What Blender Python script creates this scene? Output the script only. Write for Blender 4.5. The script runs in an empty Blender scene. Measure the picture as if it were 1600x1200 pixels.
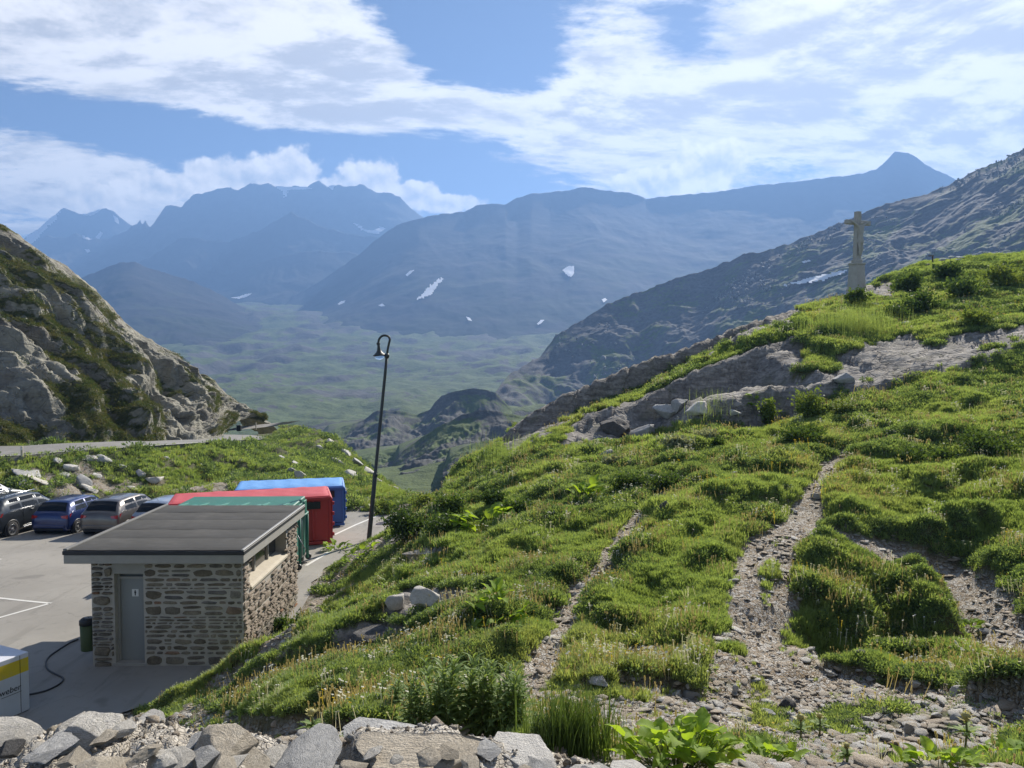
import bpy, bmesh, math, random
import numpy as np
from mathutils import Vector, Matrix, Euler
from mathutils.bvhtree import BVHTree
from math import radians, sin, cos, tan, pi, atan2, sqrt

random.seed(7)
rng = np.random.default_rng(11)
S = bpy.context.scene
COL = S.collection

# ------------------------------------------------------------------ camera
CAM_H = 7.2
FPX = 1200.0                                  # focal length in pixels of a 1600 px wide frame
PITCH = math.atan(50.0 / FPX)
cam_d = bpy.data.cameras.new('camera'); cam = bpy.data.objects.new('camera', cam_d); COL.objects.link(cam)
cam_d.sensor_fit = 'HORIZONTAL'; cam_d.sensor_width = 36.0; cam_d.lens = 36.0 * FPX / 1600.0
cam_d.clip_start = 0.05; cam_d.clip_end = 60000.0
cam.location = (0, 0, CAM_H); cam.rotation_euler = (pi / 2 - PITCH, 0, 0)
S.camera = cam

# ------------------------------------------------------------------ light
SUN_AZ, SUN_EL = radians(27.0), radians(34.0)      # azimuth measured from +Y towards +X
SUN_DIR = Vector((sin(SUN_AZ) * cos(SUN_EL), cos(SUN_AZ) * cos(SUN_EL), sin(SUN_EL)))
sun_d = bpy.data.lights.new('sun', 'SUN'); sun_d.energy = 5.0; sun_d.angle = radians(0.55); sun_d.color = (1.0, 0.93, 0.82)
sun = bpy.data.objects.new('sun', sun_d); COL.objects.link(sun)
sun.rotation_euler = SUN_DIR.to_track_quat('Z', 'Y').to_euler(); sun.location = (0, 0, 60)
S.view_settings.view_transform = 'Standard'; S.view_settings.look = 'None'
S.view_settings.gamma = 1.0; S.view_settings.use_curve_mapping = False
S.view_settings.exposure = 1.05
S.render.engine = 'CYCLES'
S.cycles.use_denoising = True
S.cycles.max_bounces = 6; S.cycles.diffuse_bounces = 2; S.cycles.glossy_bounces = 2
S.cycles.transmission_bounces = 4; S.cycles.transparent_max_bounces = 8; S.cycles.volume_bounces = 0
S.cycles.sample_clamp_indirect = 4.0
HAZE_DENSITY = 0.00022

# ------------------------------------------------------------------ node helper
class NB:
    """tiny wrapper to write node graphs as expressions"""
    def __init__(s, nt): s.nt = nt
    def n(s, t, **kw):
        nd = s.nt.nodes.new(t)
        for k, v in kw.items(): setattr(nd, k, v)
        return nd
    def link(s, a, b): s.nt.links.new(a, b)
    def put(s, sock, v):
        if isinstance(v, bpy.types.NodeSocket): s.link(v, sock)
        elif v is not None:
            if isinstance(v, (tuple, list)) and len(v) == 3 and sock.type == 'RGBA': v = (*v, 1.0)
            sock.default_value = v
    def m(s, op, a, b=None, c=None, clamp=False):
        nd = s.n('ShaderNodeMath', operation=op); nd.use_clamp = clamp
        s.put(nd.inputs[0], a)
        if b is not None: s.put(nd.inputs[1], b)
        if c is not None: s.put(nd.inputs[2], c)
        return nd.outputs[0]
    def v(s, op, a, b=None, scale=None):
        nd = s.n('ShaderNodeVectorMath', operation=op); s.put(nd.inputs[0], a)
        if b is not None: s.put(nd.inputs[1], b)
        if scale is not None: s.put(nd.inputs['Scale'], scale)
        return nd.outputs['Value'] if op in ('LENGTH', 'DOT_PRODUCT', 'DISTANCE') else nd.outputs[0]
    def sep(s, a):
        nd = s.n('ShaderNodeSeparateXYZ'); s.put(nd.inputs[0], a); return nd.outputs
    def comb(s, x, y, z):
        nd = s.n('ShaderNodeCombineXYZ')
        for i, q in enumerate((x, y, z)): s.put(nd.inputs[i], q)
        return nd.outputs[0]
    def noise(s, vec, scale=1.0, detail=4.0, rough=0.5, dist=0.0, col=False, lac=2.0, dim='3D'):
        nd = s.n('ShaderNodeTexNoise'); nd.noise_dimensions = dim
        s.put(nd.inputs['Vector'], vec); s.put(nd.inputs['Scale'], scale); s.put(nd.inputs['Detail'], detail)
        s.put(nd.inputs['Roughness'], rough); s.put(nd.inputs['Distortion'], dist); s.put(nd.inputs['Lacunarity'], lac)
        return nd.outputs['Color'] if col else nd.outputs['Fac']
    def vor(s, vec, scale=1.0, feature='F1', out='Distance', rnd=1.0):
        nd = s.n('ShaderNodeTexVoronoi', feature=feature)
        s.put(nd.inputs['Vector'], vec); s.put(nd.inputs['Scale'], scale); s.put(nd.inputs['Randomness'], rnd)
        return nd.outputs[out]
    def ss(s, x, a, b, lo=0.0, hi=1.0):
        nd = s.n('ShaderNodeMapRange'); nd.interpolation_type = 'SMOOTHSTEP'
        s.put(nd.inputs[0], x); s.put(nd.inputs[1], a); s.put(nd.inputs[2], b); s.put(nd.inputs[3], lo); s.put(nd.inputs[4], hi)
        return nd.outputs[0]
    def mix(s, f, a, b, mode='MIX'):
        nd = s.n('ShaderNodeMix', data_type='RGBA', blend_type=mode); nd.clamp_factor = True
        s.put(nd.inputs[0], f); s.put(nd.inputs[6], a); s.put(nd.inputs[7], b)
        return nd.outputs[2]
    def ramp(s, f, stops):
        nd = s.n('ShaderNodeValToRGB'); s.put(nd.inputs[0], f)
        e = nd.color_ramp.elements
        while len(e) < len(stops): e.new(0.5)
        for q, (p, c) in zip(e, stops): q.position = p; q.color = (*c, 1.0) if len(c) == 3 else c
        return nd.outputs[0]
    def attr(s, name, out='Fac'):
        nd = s.n('ShaderNodeAttribute'); nd.attribute_name = name; return nd.outputs[out]
    def bump(s, h, strength=0.5, dist=0.1, normal=None):
        nd = s.n('ShaderNodeBump'); s.put(nd.inputs['Strength'], strength); s.put(nd.inputs['Distance'], dist); s.put(nd.inputs['Height'], h)
        if normal is not None: s.put(nd.inputs['Normal'], normal)
        return nd.outputs[0]

# ------------------------------------------------------------------ world: Nishita sky with a broken cloud deck
W = bpy.data.worlds.new('World'); S.world = W; W.use_nodes = True
W.cycles.sampling_method = 'MANUAL'; W.cycles.sample_map_resolution = 512
wn = W.node_tree; wn.nodes.clear(); B = NB(wn)
sky = B.n('ShaderNodeTexSky', sky_type='NISHITA'); sky.sun_disc = False
sky.sun_elevation = SUN_EL; sky.sun_rotation = SUN_AZ; sky.altitude = 2400.0
sky.air_density = 0.75; sky.dust_density = 0.9; sky.ozone_density = 2.0
SKY_STRENGTH = 0.05
d = B.n('ShaderNodeTexCoord').outputs['Generated']
d = B.v('NORMALIZE', d)
dx, dy, dz = B.sep(d)
az = B.m('ARCTAN2', dx, dy)
el = B.m('ARCSINE', dz)
def px_azel(px, py):
    a, b = (px - 800) / FPX, (600 - py) / FPX
    v = Vector((a, cos(PITCH) + b * sin(PITCH), -sin(PITCH) + b * cos(PITCH))).normalized()
    return atan2(v.x, v.y), math.asin(v.z)
up = B.m('ADD', B.m('MAXIMUM', dz, 0.0), 0.10)
qx = B.m('DIVIDE', dx, up); qy = B.m('DIVIDE', dy, up)
# deck leans: wind rows run from upper left to lower right
q = B.comb(B.m('ADD', B.m('MULTIPLY', qx, 0.80), B.m('MULTIPLY', qy, 0.30)), B.m('SUBTRACT', B.m('MULTIPLY', qy, 0.95), B.m('MULTIPLY', qx, 0.24)), 0.0)
warp = B.noise(q, 0.55, 2.0, 0.5, col=True)
qw = B.v('ADD', q, B.v('SCALE', B.v('SUBTRACT', warp, (0.5, 0.5, 0.5)), scale=0.7))
big = B.noise(qw, 0.62, 3.0, 0.5)
fine = B.noise(qw, 2.9, 7.0, 0.64)
fine2 = B.noise(B.v('ADD', qw, (0.05, 0.11, 0.0)), 2.9, 5.0, 0.64)
ripple = B.noise(B.v('MULTIPLY', qw, (1.0, 1.35, 1.0)), 9.5, 4.0, 0.66)
blobs = [  # (px, py, sx, sy, weight)   + = cloud, - = clear
    (300, 70, 300, 75, .30), (60, 90, 140, 90, .20), (540, 110, 130, 60, .22), (420, 20, 200, 40, .12),
    (720, 62, 105, 62, -.55), (830, 110, 60, 38, -.28), (640, 20, 60, 30, -.15), (940, 30, 120, 28, -.02),
    (520, 172, 210, 36, .30), (900, 160, 260, 55, .34), (1000, 70, 90, 30, .10), (1250, 190, 280, 70, .32), (1450, 60, 260, 110, .42),
    (1060, 52, 55, 40, -.22), (1120, 84, 70, 26, -.16), (130, 172, 150, 32, -.30), (330, 218, 170, 24, -.36), (560, 232, 150, 20, -.30),
    (170, 205, 90, 22, -.16), (60, 260, 190, 36, .26), (130, 340, 220, 40, .26), (700, 262, 110, 36, -.22), (1000, 245, 160, 36, .14),
    (1215, 262, 110, 20, -.26), (1345, 172, 38, 15, -.40), (1170, 212, 80, 14, -.18), (760, 300, 80, 20, -.08), (1080, 295, 140, 18, .16), (1500, 250, 140, 30, .30), (1330, 235, 100, 16, .18)]
bias = None
for (px, py, sx, sy, wgt) in blobs:
    a0, e0 = px_azel(px, py)
    gx = B.m('DIVIDE', B.m('SUBTRACT', az, a0), sx / FPX * 0.95); gy = B.m('DIVIDE', B.m('SUBTRACT', el, e0), sy / FPX * 1.0)
    r2 = B.m('ADD', B.m('MULTIPLY', gx, gx), B.m('MULTIPLY', gy, gy))
    g = B.m('MULTIPLY', B.m('EXPONENT', B.m('MULTIPLY', r2, -0.7)), wgt)
    bias = g if bias is None else B.m('ADD', bias, g)
dens = B.m('ADD', B.m('ADD', B.m('MULTIPLY', big, 0.55), B.m('MULTIPLY', fine, 0.75)), B.m('ADD', B.m('MULTIPLY', ripple, 0.62), bias))
cov = B.ss(dens, 0.94, 1.22)
relief = B.m('MULTIPLY', B.m('SUBTRACT', fine2, fine), 2.8)
thick = B.ss(dens, 1.24, 1.70)
lum = B.m('ADD', B.m('SUBTRACT', 1.0, B.m('MULTIPLY', thick, 0.50)), relief)
lum = B.ss(lum, 0.35, 1.25, 0.62, 1.08)
# low cumulus heaped up behind the far crests
bill = B.noise(B.comb(B.m('MULTIPLY', az, 1.0), el, 0.0), 26.0, 4.0, 0.55)
bill2 = B.noise(B.comb(B.m('ADD', az, 0.004), B.m('ADD', el, 0.008), 0.0), 26.0, 4.0, 0.55)
cum = None
for (px, py, sx, sy) in [(455, 272, 58, 40), (400, 282, 80, 26), (350, 276, 60, 30), (585, 285, 58, 36), (640, 305, 60, 26), (700, 318, 60, 18), (140, 312, 42, 30), (1105, 262, 62, 44), (1020, 285, 90, 24), (520, 296, 70, 24), (245, 290, 70, 24)]:
    a0, e0 = px_azel(px, py)
    gx = B.m('DIVIDE', B.m('SUBTRACT', az, a0), sx / FPX); gy = B.m('DIVIDE', B.m('SUBTRACT', el, e0), sy / FPX)
    r = B.m('SUBTRACT', 1.0, B.m('SQRT', B.m('ADD', B.m('MULTIPLY', gx, gx), B.m('MULTIPLY', gy, gy))))
    cum = r if cum is None else B.m('MAXIMUM', cum, r)
cum = B.m('ADD', cum, B.m('MULTIPLY', B.m('SUBTRACT', bill, 0.5), 1.5))
ccov = B.ss(cum, -0.02, 0.24)
clum = B.m('SUBTRACT', 0.98, B.m('MULTIPLY', B.ss(cum, 0.35, 1.0), 0.22))
clum = B.m('ADD', clum, B.m('MULTIPLY', B.m('SUBTRACT', bill, bill2), 1.6))
clum = B.m('MINIMUM', B.m('MAXIMUM', clum, 0.62), 1.12)
# air below: clouds thin out into pale air near the horizon
cov = B.m('MULTIPLY', cov, B.ss(el, -0.02, 0.10))
ccov = B.m('MULTIPLY', ccov, 0.9)
skyc = sky.outputs[0]
CLOUD = 0.63 / SKY_STRENGTH
c1 = B.v('SCALE', B.mix(B.ss(lum, 0.5, 1.05), (0.92, 0.90, 0.88), (1.0, 0.955, 0.89)), scale=B.m('MULTIPLY', lum, CLOUD))
c2 = B.v('SCALE', B.mix(B.ss(clum, 0.6, 1.0), (0.84, 0.88, 0.94), (1.0, 0.95, 0.88)), scale=B.m('MULTIPLY', clum, CLOUD * 1.06))
out = B.mix(B.m('MULTIPLY', cov, 0.95), skyc, c1)
out = B.mix(ccov, out, c2)
bg = B.n('ShaderNodeBackground'); B.put(bg.inputs[0], out); bg.inputs[1].default_value = SKY_STRENGTH
wo = B.n('ShaderNodeOutputWorld'); B.link(bg.outputs[0], wo.inputs[0])
# ------------------------------------------------------------------ numpy noise
def _h(ix, iy, seed):
    n = (ix.astype(np.int64) * 374761393 + iy.astype(np.int64) * 668265263 + int(seed) * 974711) & 0xFFFFFFFF
    n = ((n ^ (n >> 13)) * 1274126177) & 0xFFFFFFFF
    n = ((n ^ (n >> 16)) * 2246822519) & 0xFFFFFFFF
    n = n ^ (n >> 15)
    return (n & 0xFFFFFF) / float(0xFFFFFF)
def pn(x, y, seed=0):
    x = np.asarray(x, float); y = np.asarray(y, float)
    ix = np.floor(x); iy = np.floor(y); fx = x - ix; fy = y - iy
    u = fx * fx * fx * (fx * (fx * 6 - 15) + 10); v = fy * fy * fy * (fy * (fy * 6 - 15) + 10)
    def g(ox, oy):
        a = _h(ix + ox, iy + oy, seed) * 2 * pi
        return np.cos(a) * (fx - ox) + np.sin(a) * (fy - oy)
    a = g(0, 0) * (1 - u) + g(1, 0) * u; b = g(0, 1) * (1 - u) + g(1, 1) * u
    return (a * (1 - v) + b * v) * 1.5
def crag(x, y, seed=0, k=1.0, rel=.6):
    """overlapping wedge-shaped blocks: sharp continuous ridges and flat faces"""
    x = np.asarray(x, float); y = np.asarray(y, float); ix = np.floor(x); iy = np.floor(y); best = np.full(x.shape, -9.0)
    for ox in (-2, -1, 0, 1, 2):
        for oy in (-2, -1, 0, 1, 2):
            cx = ix + ox; cy = iy + oy; jx = cx + _h(cx, cy, seed); jy = cy + _h(cx, cy, seed + 1)
            th = (_h(cx, cy, seed + 2) - .5) * 1.3; c_, s_ = np.cos(th), np.sin(th)
            u = (x - jx) * c_ + (y - jy) * s_; v = -(x - jx) * s_ + (y - jy) * c_
            a = .35 + 1.1 * _h(cx, cy, seed + 3); b_ = .6 + 1.6 * _h(cx, cy, seed + 5)
            hv = rel * _h(cx, cy, seed + 4) - k * np.maximum(np.maximum(u * b_, -u * .55), np.maximum(v * a, -v * 1.9))
            best = np.maximum(best, hv)
    return best
def fbm(x, y, seed=0, oct=4, gain=0.5, lac=2.03):
    r = 0; a = 1.0; f = 1.0
    for i in range(oct):
        r = r + a * pn(x * f + 17.3 * i, y * f - 9.1 * i, seed + i); a *= gain; f *= lac
    return r
def ridged(x, y, seed=0, oct=4, gain=0.5):
    r = 0; a = 1.0; f = 1.0; tot = 0
    for i in range(oct):
        r = r + a * (1 - np.abs(pn(x * f + 3.7 * i, y * f + 5.1 * i, seed + i)) * 1.6); tot += a; a *= gain; f *= 2.1
    return r / tot
def facets(x, y, seed=0, tilt=0.6, off=0.5):
    """Voronoi cells, each a tilted plane: broken-rock relief. Returns height, edge distance and a value per cell."""
    x = np.asarray(x, float); y = np.asarray(y, float)
    ix = np.floor(x); iy = np.floor(y)
    best = np.full(x.shape, 9.0); second = np.full(x.shape, 9.0); val = np.zeros(x.shape); rid = np.zeros(x.shape)
    for ox in (-1, 0, 1):
        for oy in (-1, 0, 1):
            cx = ix + ox; cy = iy + oy
            jx = cx + _h(cx, cy, seed); jy = cy + _h(cx, cy, seed + 1)
            dd = (x - jx) ** 2 + (y - jy) ** 2
            tx = (_h(cx, cy, seed + 2) - .5) * 2 * tilt; ty = (_h(cx, cy, seed + 3) - .5) * 2 * tilt
            r = _h(cx, cy, seed + 4)
            hv = (r - .5) * 2 * off + tx * (x - jx) + ty * (y - jy)
            closer = dd < best
            second = np.where(closer, best, np.minimum(second, dd))
            val = np.where(closer, hv, val); rid = np.where(closer, r, rid); best = np.where(closer, dd, best)
    return val, np.sqrt(second) - np.sqrt(best), rid
def sstep(x, a, b):
    t = np.clip((x - a) / (b - a), 0, 1); return t * t * (3 - 2 * t)

# ------------------------------------------------------------------ pixels <-> world
def ray(px, py):
    a, b = (px - 800) / FPX, (600 - py) / FPX
    return np.array([a, cos(PITCH) + b * sin(PITCH), -sin(PITCH) + b * cos(PITCH)])
def P(px, py, D):
    r = ray(px, py); t = D / r[1]
    return np.array([r[0] * t, D, CAM_H + r[2] * t])

# ------------------------------------------------------------------ object helpers
def props(o, label=None, cat=None, group=None, kind=None):
    if label: o['label'] = label
    if cat: o['category'] = cat
    if group: o['group'] = group
    if kind: o['kind'] = kind
    return o
def link(name, me, mat=None, parent=None, loc=None):
    o = bpy.data.objects.new(name, me); COL.objects.link(o)
    if mat is not None and me is not None and not me.materials: me.materials.append(mat)
    if parent is not None: o.parent = parent
    if loc is not None: o.location = loc
    return o
def empty(name, loc, rz=0.0, label=None, cat=None, group=None):
    o = bpy.data.objects.new(name, None); COL.objects.link(o); o.location = loc; o.rotation_euler = (0, 0, rz)
    o.empty_display_size = 0.2
    return props(o, label, cat, group)
def mesh_np(name, verts, faces, smooth=True):
    """faces: (n,3) or (n,4) int array, or list of tuples"""
    me = bpy.data.meshes.new(name)
    if isinstance(faces, np.ndarray):
        verts = np.asarray(verts, np.float32); k = faces.shape[1]; n = len(faces)
        me.vertices.add(len(verts)); me.vertices.foreach_set('co', verts.ravel())
        me.loops.add(n * k); me.loops.foreach_set('vertex_index', faces.astype(np.int32).ravel())
        me.polygons.add(n); me.polygons.foreach_set('loop_start', np.arange(0, n * k, k, dtype=np.int32))
        me.polygons.foreach_set('loop_total', np.full(n, k, np.int32))
        me.update(calc_edges=True)
    else:
        me.from_pydata([tuple(v) for v in verts], [], faces); me.update()
    if smooth: me.polygons.foreach_set('use_smooth', np.ones(len(me.polygons), bool))
    return me
def grid_faces(nr, nc, keep=None):
    i = np.arange(nr * nc).reshape(nr, nc)
    f = np.stack([i[:-1, :-1], i[:-1, 1:], i[1:, 1:], i[1:, :-1]], -1).reshape(-1, 4)
    if keep is not None: f = f[keep.reshape(-1)]
    return f
def add_attr(me, name, arr):
    a = me.attributes.new(name, 'FLOAT', 'POINT'); a.data.foreach_set('value', np.asarray(arr, np.float32).ravel())

class MB:
    """collects boxes, tubes, lathes and prisms into one mesh"""
    def __init__(s): s.v = []; s.f = []; s.sm = []
    def add(s, vs, fs, smooth=False):
        o = len(s.v); s.v += [tuple(q) for q in vs]; s.f += [tuple(i + o for i in f) for f in fs]; s.sm += [smooth] * len(fs); return s
    def box(s, c, size, rz=0.0, bev=0.0, M=None):
        hx, hy, hz = size[0] / 2, size[1] / 2, size[2] / 2
        if bev <= 0:
            vs = [(x, y, z) for z in (-hz, hz) for (x, y) in ((-hx, -hy), (hx, -hy), (hx, hy), (-hx, hy))]
            fs = [(3, 2, 1, 0), (4, 5, 6, 7), (0, 1, 5, 4), (1, 2, 6, 5), (2, 3, 7, 6), (3, 0, 4, 7)]
        else:
            b = min(bev, hx * .9, hy * .9, hz * .9); vs = []
            for sx in (-1, 1):
                for sy in (-1, 1):
                    for sz in (-1, 1):
                        vs += [(sx * hx, sy * (hy - b), sz * (hz - b)), (sx * (hx - b), sy * hy, sz * (hz - b)), (sx * (hx - b), sy * (hy - b), sz * hz)]
            bm = bmesh.new()
            for v in vs: bm.verts.new(v)
            bmesh.ops.convex_hull(bm, input=bm.verts[:]); bm.verts.index_update()
            vs = [v.co[:] for v in bm.verts]; fs = [tuple(v.index for v in f.verts) for f in bm.faces]; bm.free()
        R = Matrix.Rotation(rz, 4, 'Z') if M is None else M
        vs = [R @ Vector(v) + Vector(c) for v in vs]
        return s.add(vs, fs)
    def tube(s, pts, r, n=8, cap=True):
        pts = [Vector(p) for p in pts]; rs = r if isinstance(r, (list, tuple)) else [r] * len(pts)
        vs = []; prev = None
        for i, p in enumerate(pts):
            t = (pts[min(i + 1, len(pts) - 1)] - pts[max(i - 1, 0)]).normalized()
            if prev is None:
                a = t.orthogonal().normalized()
            else:
                a = (prev - t * prev.dot(t)).normalized()
            prev = a; b = t.cross(a)
            for k in range(n):
                th = 2 * pi * k / n; vs.append(p + (a * cos(th) + b * sin(th)) * rs[i])
        fs = [(i * n + k, i * n + (k + 1) % n, (i + 1) * n + (k + 1) % n, (i + 1) * n + k) for i in range(len(pts) - 1) for k in range(n)]
        s.add(vs, fs, True)
        if cap:
            o = len(s.v) - len(vs); s.f += [tuple(o + k for k in reversed(range(n))), tuple(o + (len(pts) - 1) * n + k for k in range(n))]; s.sm += [False, False]
        return s
    def lathe(s, prof, c=(0, 0, 0), n=20, M=None):
        vs = []; R = M or Matrix.Identity(4)
        for (r, z) in prof:
            for k in range(n):
                th = 2 * pi * k / n; vs.append(R @ Vector((r * cos(th), r * sin(th), z)) + Vector(c))
        m = len(prof)
        fs = [(i * n + k, i * n + (k + 1) % n, (i + 1) * n + (k + 1) % n, (i + 1) * n + k) for i in range(m - 1) for k in range(n)]
        return s.add(vs, fs, True)
    def prism(s, poly, a, b, axis='y', M=None):
        n = len(poly); vs = []
        for t in (a, b):
            for (p, q) in poly:
                v = {'y': (p, t, q), 'x': (t, p, q), 'z': (p, q, t)}[axis]
                vs.append(M @ Vector(v) if M else v)
        fs = [tuple(reversed(range(n))), tuple(range(n, 2 * n))] + [(i, (i + 1) % n, n + (i + 1) % n, n + i) for i in range(n)]
        return s.add(vs, fs)
    def build(s, name, mat, parent=None, loc=None, fix=True):
        me = bpy.data.meshes.new(name); me.from_pydata(s.v, [], s.f); me.update()
        if fix:
            bm = bmesh.new(); bm.from_mesh(me); bmesh.ops.recalc_face_normals(bm, faces=bm.faces[:]); bm.to_mesh(me); bm.free()
        if len(me.polygons) == len(s.sm): me.polygons.foreach_set('use_smooth', s.sm)
        return link(name, me, mat, parent, loc)

# ------------------------------------------------------------------ materials
MATS = {}
def material(name):
    m = bpy.data.materials.new(name); m.use_nodes = True; nt = m.node_tree; nt.nodes.clear()
    b = NB(nt); o = b.n('ShaderNodeOutputMaterial'); MATS[name] = m
    return m, b, o
def principled(b, o, col, rough=0.8, normal=None, metal=0.0, spec=0.3, coat=0.0):
    p = b.n('ShaderNodeBsdfPrincipled'); b.put(p.inputs['Base Color'], col); b.put(p.inputs['Roughness'], rough)
    b.put(p.inputs['Metallic'], metal); b.put(p.inputs['Specular IOR Level'], spec); b.put(p.inputs['Coat Weight'], coat)
    p.inputs['Coat Roughness'].default_value = 0.06
    if normal is not None: b.put(p.inputs['Normal'], normal)
    b.link(p.outputs[0], o.inputs[0]); return p
def geo(b): return b.n('ShaderNodeNewGeometry').outputs
def objc(b): return b.n('ShaderNodeTexCoord').outputs['Object']

def flat(name, col, rough=0.6, var=0.12, scale=6.0, metal=0.0, spec=0.4, coat=0.0, bump=0.0):
    m, b, o = material(name); c = objc(b)
    nz = b.noise(c, scale, 5.0, 0.6)
    nz2 = b.noise(c, scale * 9, 3.0, 0.6)
    f = b.m('ADD', b.m('MULTIPLY', nz, 0.7), b.m('MULTIPLY', nz2, 0.3))
    cc = b.mix(f, tuple(max(0, x * (1 - var * 1.6)) for x in col), tuple(min(1, x * (1 + var * 1.6)) for x in col))
    principled(b, o, cc, b.m('ADD', rough - .05, b.m('MULTIPLY', nz2, .1)), b.bump(nz2, bump, 0.01) if bump else None, metal, spec, coat)
    return m

def rock_mat(name, c_dark, c_mid, c_lite, scale=1.0, lichen=None, world=False, bumpd=0.03, grass=None):
    m, b, o = material(name)
    co = geo(b)['Position'] if world else objc(b)
    oi = b.n('ShaderNodeObjectInfo').outputs
    co2 = b.v('ADD', co, b.v('SCALE', b.comb(1.0, 2.0, 3.0), scale=b.m('MULTIPLY', oi['Random'], 30.0)))
    n1 = b.noise(co2, 1.3 * scale, 7.0, 0.62, 0.6); n2 = b.noise(co2, 9.0 * scale, 5.0, 0.65)
    st = b.noise(b.v('MULTIPLY', co2, (0.6, 1.5, 5.0)), 3.0 * scale, 4.0, 0.6, 0.5)
    f = b.m('ADD', b.m('MULTIPLY', n1, 0.5), b.m('ADD', b.m('MULTIPLY', n2, 0.3), b.m('MULTIPLY', st, 0.2)))
    c = b.ramp(f, [(0.32, c_dark), (0.5, c_mid), (0.66, c_lite)])
    c = b.mix(b.ss(oi['Random'], 0.0, 1.0, 0.0, 0.35), c, c_dark)
    if lichen:
        c = b.mix(b.m('MULTIPLY', b.ss(b.noise(co2, 3.1 * scale, 5.0, 0.7), 0.54, 0.66), 0.55), c, lichen)
    crack = b.vor(b.v('ADD', co2, b.v('SCALE', b.noise(co2, 2.0 * scale, 3.0, col=True), scale=0.6 / scale)), 2.2 * scale, 'DISTANCE_TO_EDGE')
    h = b.m('ADD', b.m('ADD', b.m('MULTIPLY', n1, 1.1), b.m('MULTIPLY', n2, 0.6)), b.m('ADD', b.m('MULTIPLY', st, 0.5), b.m('MULTIPLY', b.ss(crack, 0.0, 0.05), 0.05)))
    principled(b, o, c, 0.82, b.bump(h, 0.85, bumpd / scale * 3), spec=0.35)
    return m

def leaf_mat(name, c1, c2, trans=0.5, rough=0.5, dry=None):
    """thin leaves: diffuse + translucent so back-lit blades glow; colour varies from clump to clump"""
    m, b, o = material(name)
    oi = b.n('ShaderNodeObjectInfo').outputs; g = geo(b)
    pz = b.noise(g['Position'], 0.45, 3.0, 0.6)
    f = b.m('ADD', b.m('MULTIPLY', oi['Random'], 0.5), b.m('MULTIPLY', b.ss(pz, .3, .7), 0.5))
    c = b.mix(f, c1, c2)
    if dry: c = b.mix(b.m('MULTIPLY', b.ss(b.noise(g['Position'], 0.16, 4.0, 0.65), 0.52, 0.68), 0.55), c, dry)
    df = b.n('ShaderNodeBsdfDiffuse'); b.put(df.inputs[0], c)
    tr = b.n('ShaderNodeBsdfTranslucent'); b.put(tr.inputs[0], b.mix(1.0, c, (1.15, 1.05, 0.55), 'MULTIPLY'))
    ms = b.n('ShaderNodeMixShader'); ms.inputs[0].default_value = trans; b.link(df.outputs[0], ms.inputs[1]); b.link(tr.outputs[0], ms.inputs[2])
    gl = b.n('ShaderNodeBsdfGlossy'); gl.inputs[0].default_value = (1, 1, 1, 1); gl.inputs[1].default_value = rough
    ms2 = b.n('ShaderNodeMixShader'); ms2.inputs[0].default_value = 0.025
    b.link(ms.outputs[0], ms2.inputs[1]); b.link(gl.outputs[0], ms2.inputs[2]); b.link(ms2.outputs[0], o.inputs[0])
    return m
# ------------------------------------------------------------------ rocks: icospheres cut by random planes
_ico = {}
def ico(sub):
    if sub not in _ico:
        bm = bmesh.new(); bmesh.ops.create_icosphere(bm, subdivisions=sub, radius=1.0); bm.verts.index_update()
        _ico[sub] = (np.array([v.co[:] for v in bm.verts]), np.array([[v.index for v in f.verts] for f in bm.faces])); bm.free()
    return _ico[sub]
def rock_mesh(seed, sub=3, cuts=14, flatness=1.0, rough=.06, name='rock', smooth=False):
    r = np.random.default_rng(seed); v, f = ico(sub); v = v.copy()
    for _ in range(cuts):
        n = r.normal(size=3); n[2] *= 1.2; n /= np.linalg.norm(n); d_ = r.uniform(.34, .66)
        s = v @ n; v = v - np.outer(np.maximum(s - d_, 0), n)
    o = r.uniform(0, 50)
    if rough: v = v * (1 + rough * fbm(v[:, 0] * 2.2 + o, v[:, 1] * 2.2 + v[:, 2] * 1.9, seed, 3))[:, None]
    v[:, 2] *= flatness
    v = v / np.abs(v).max(0)
    return mesh_np(name, v, f, smooth)
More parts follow.
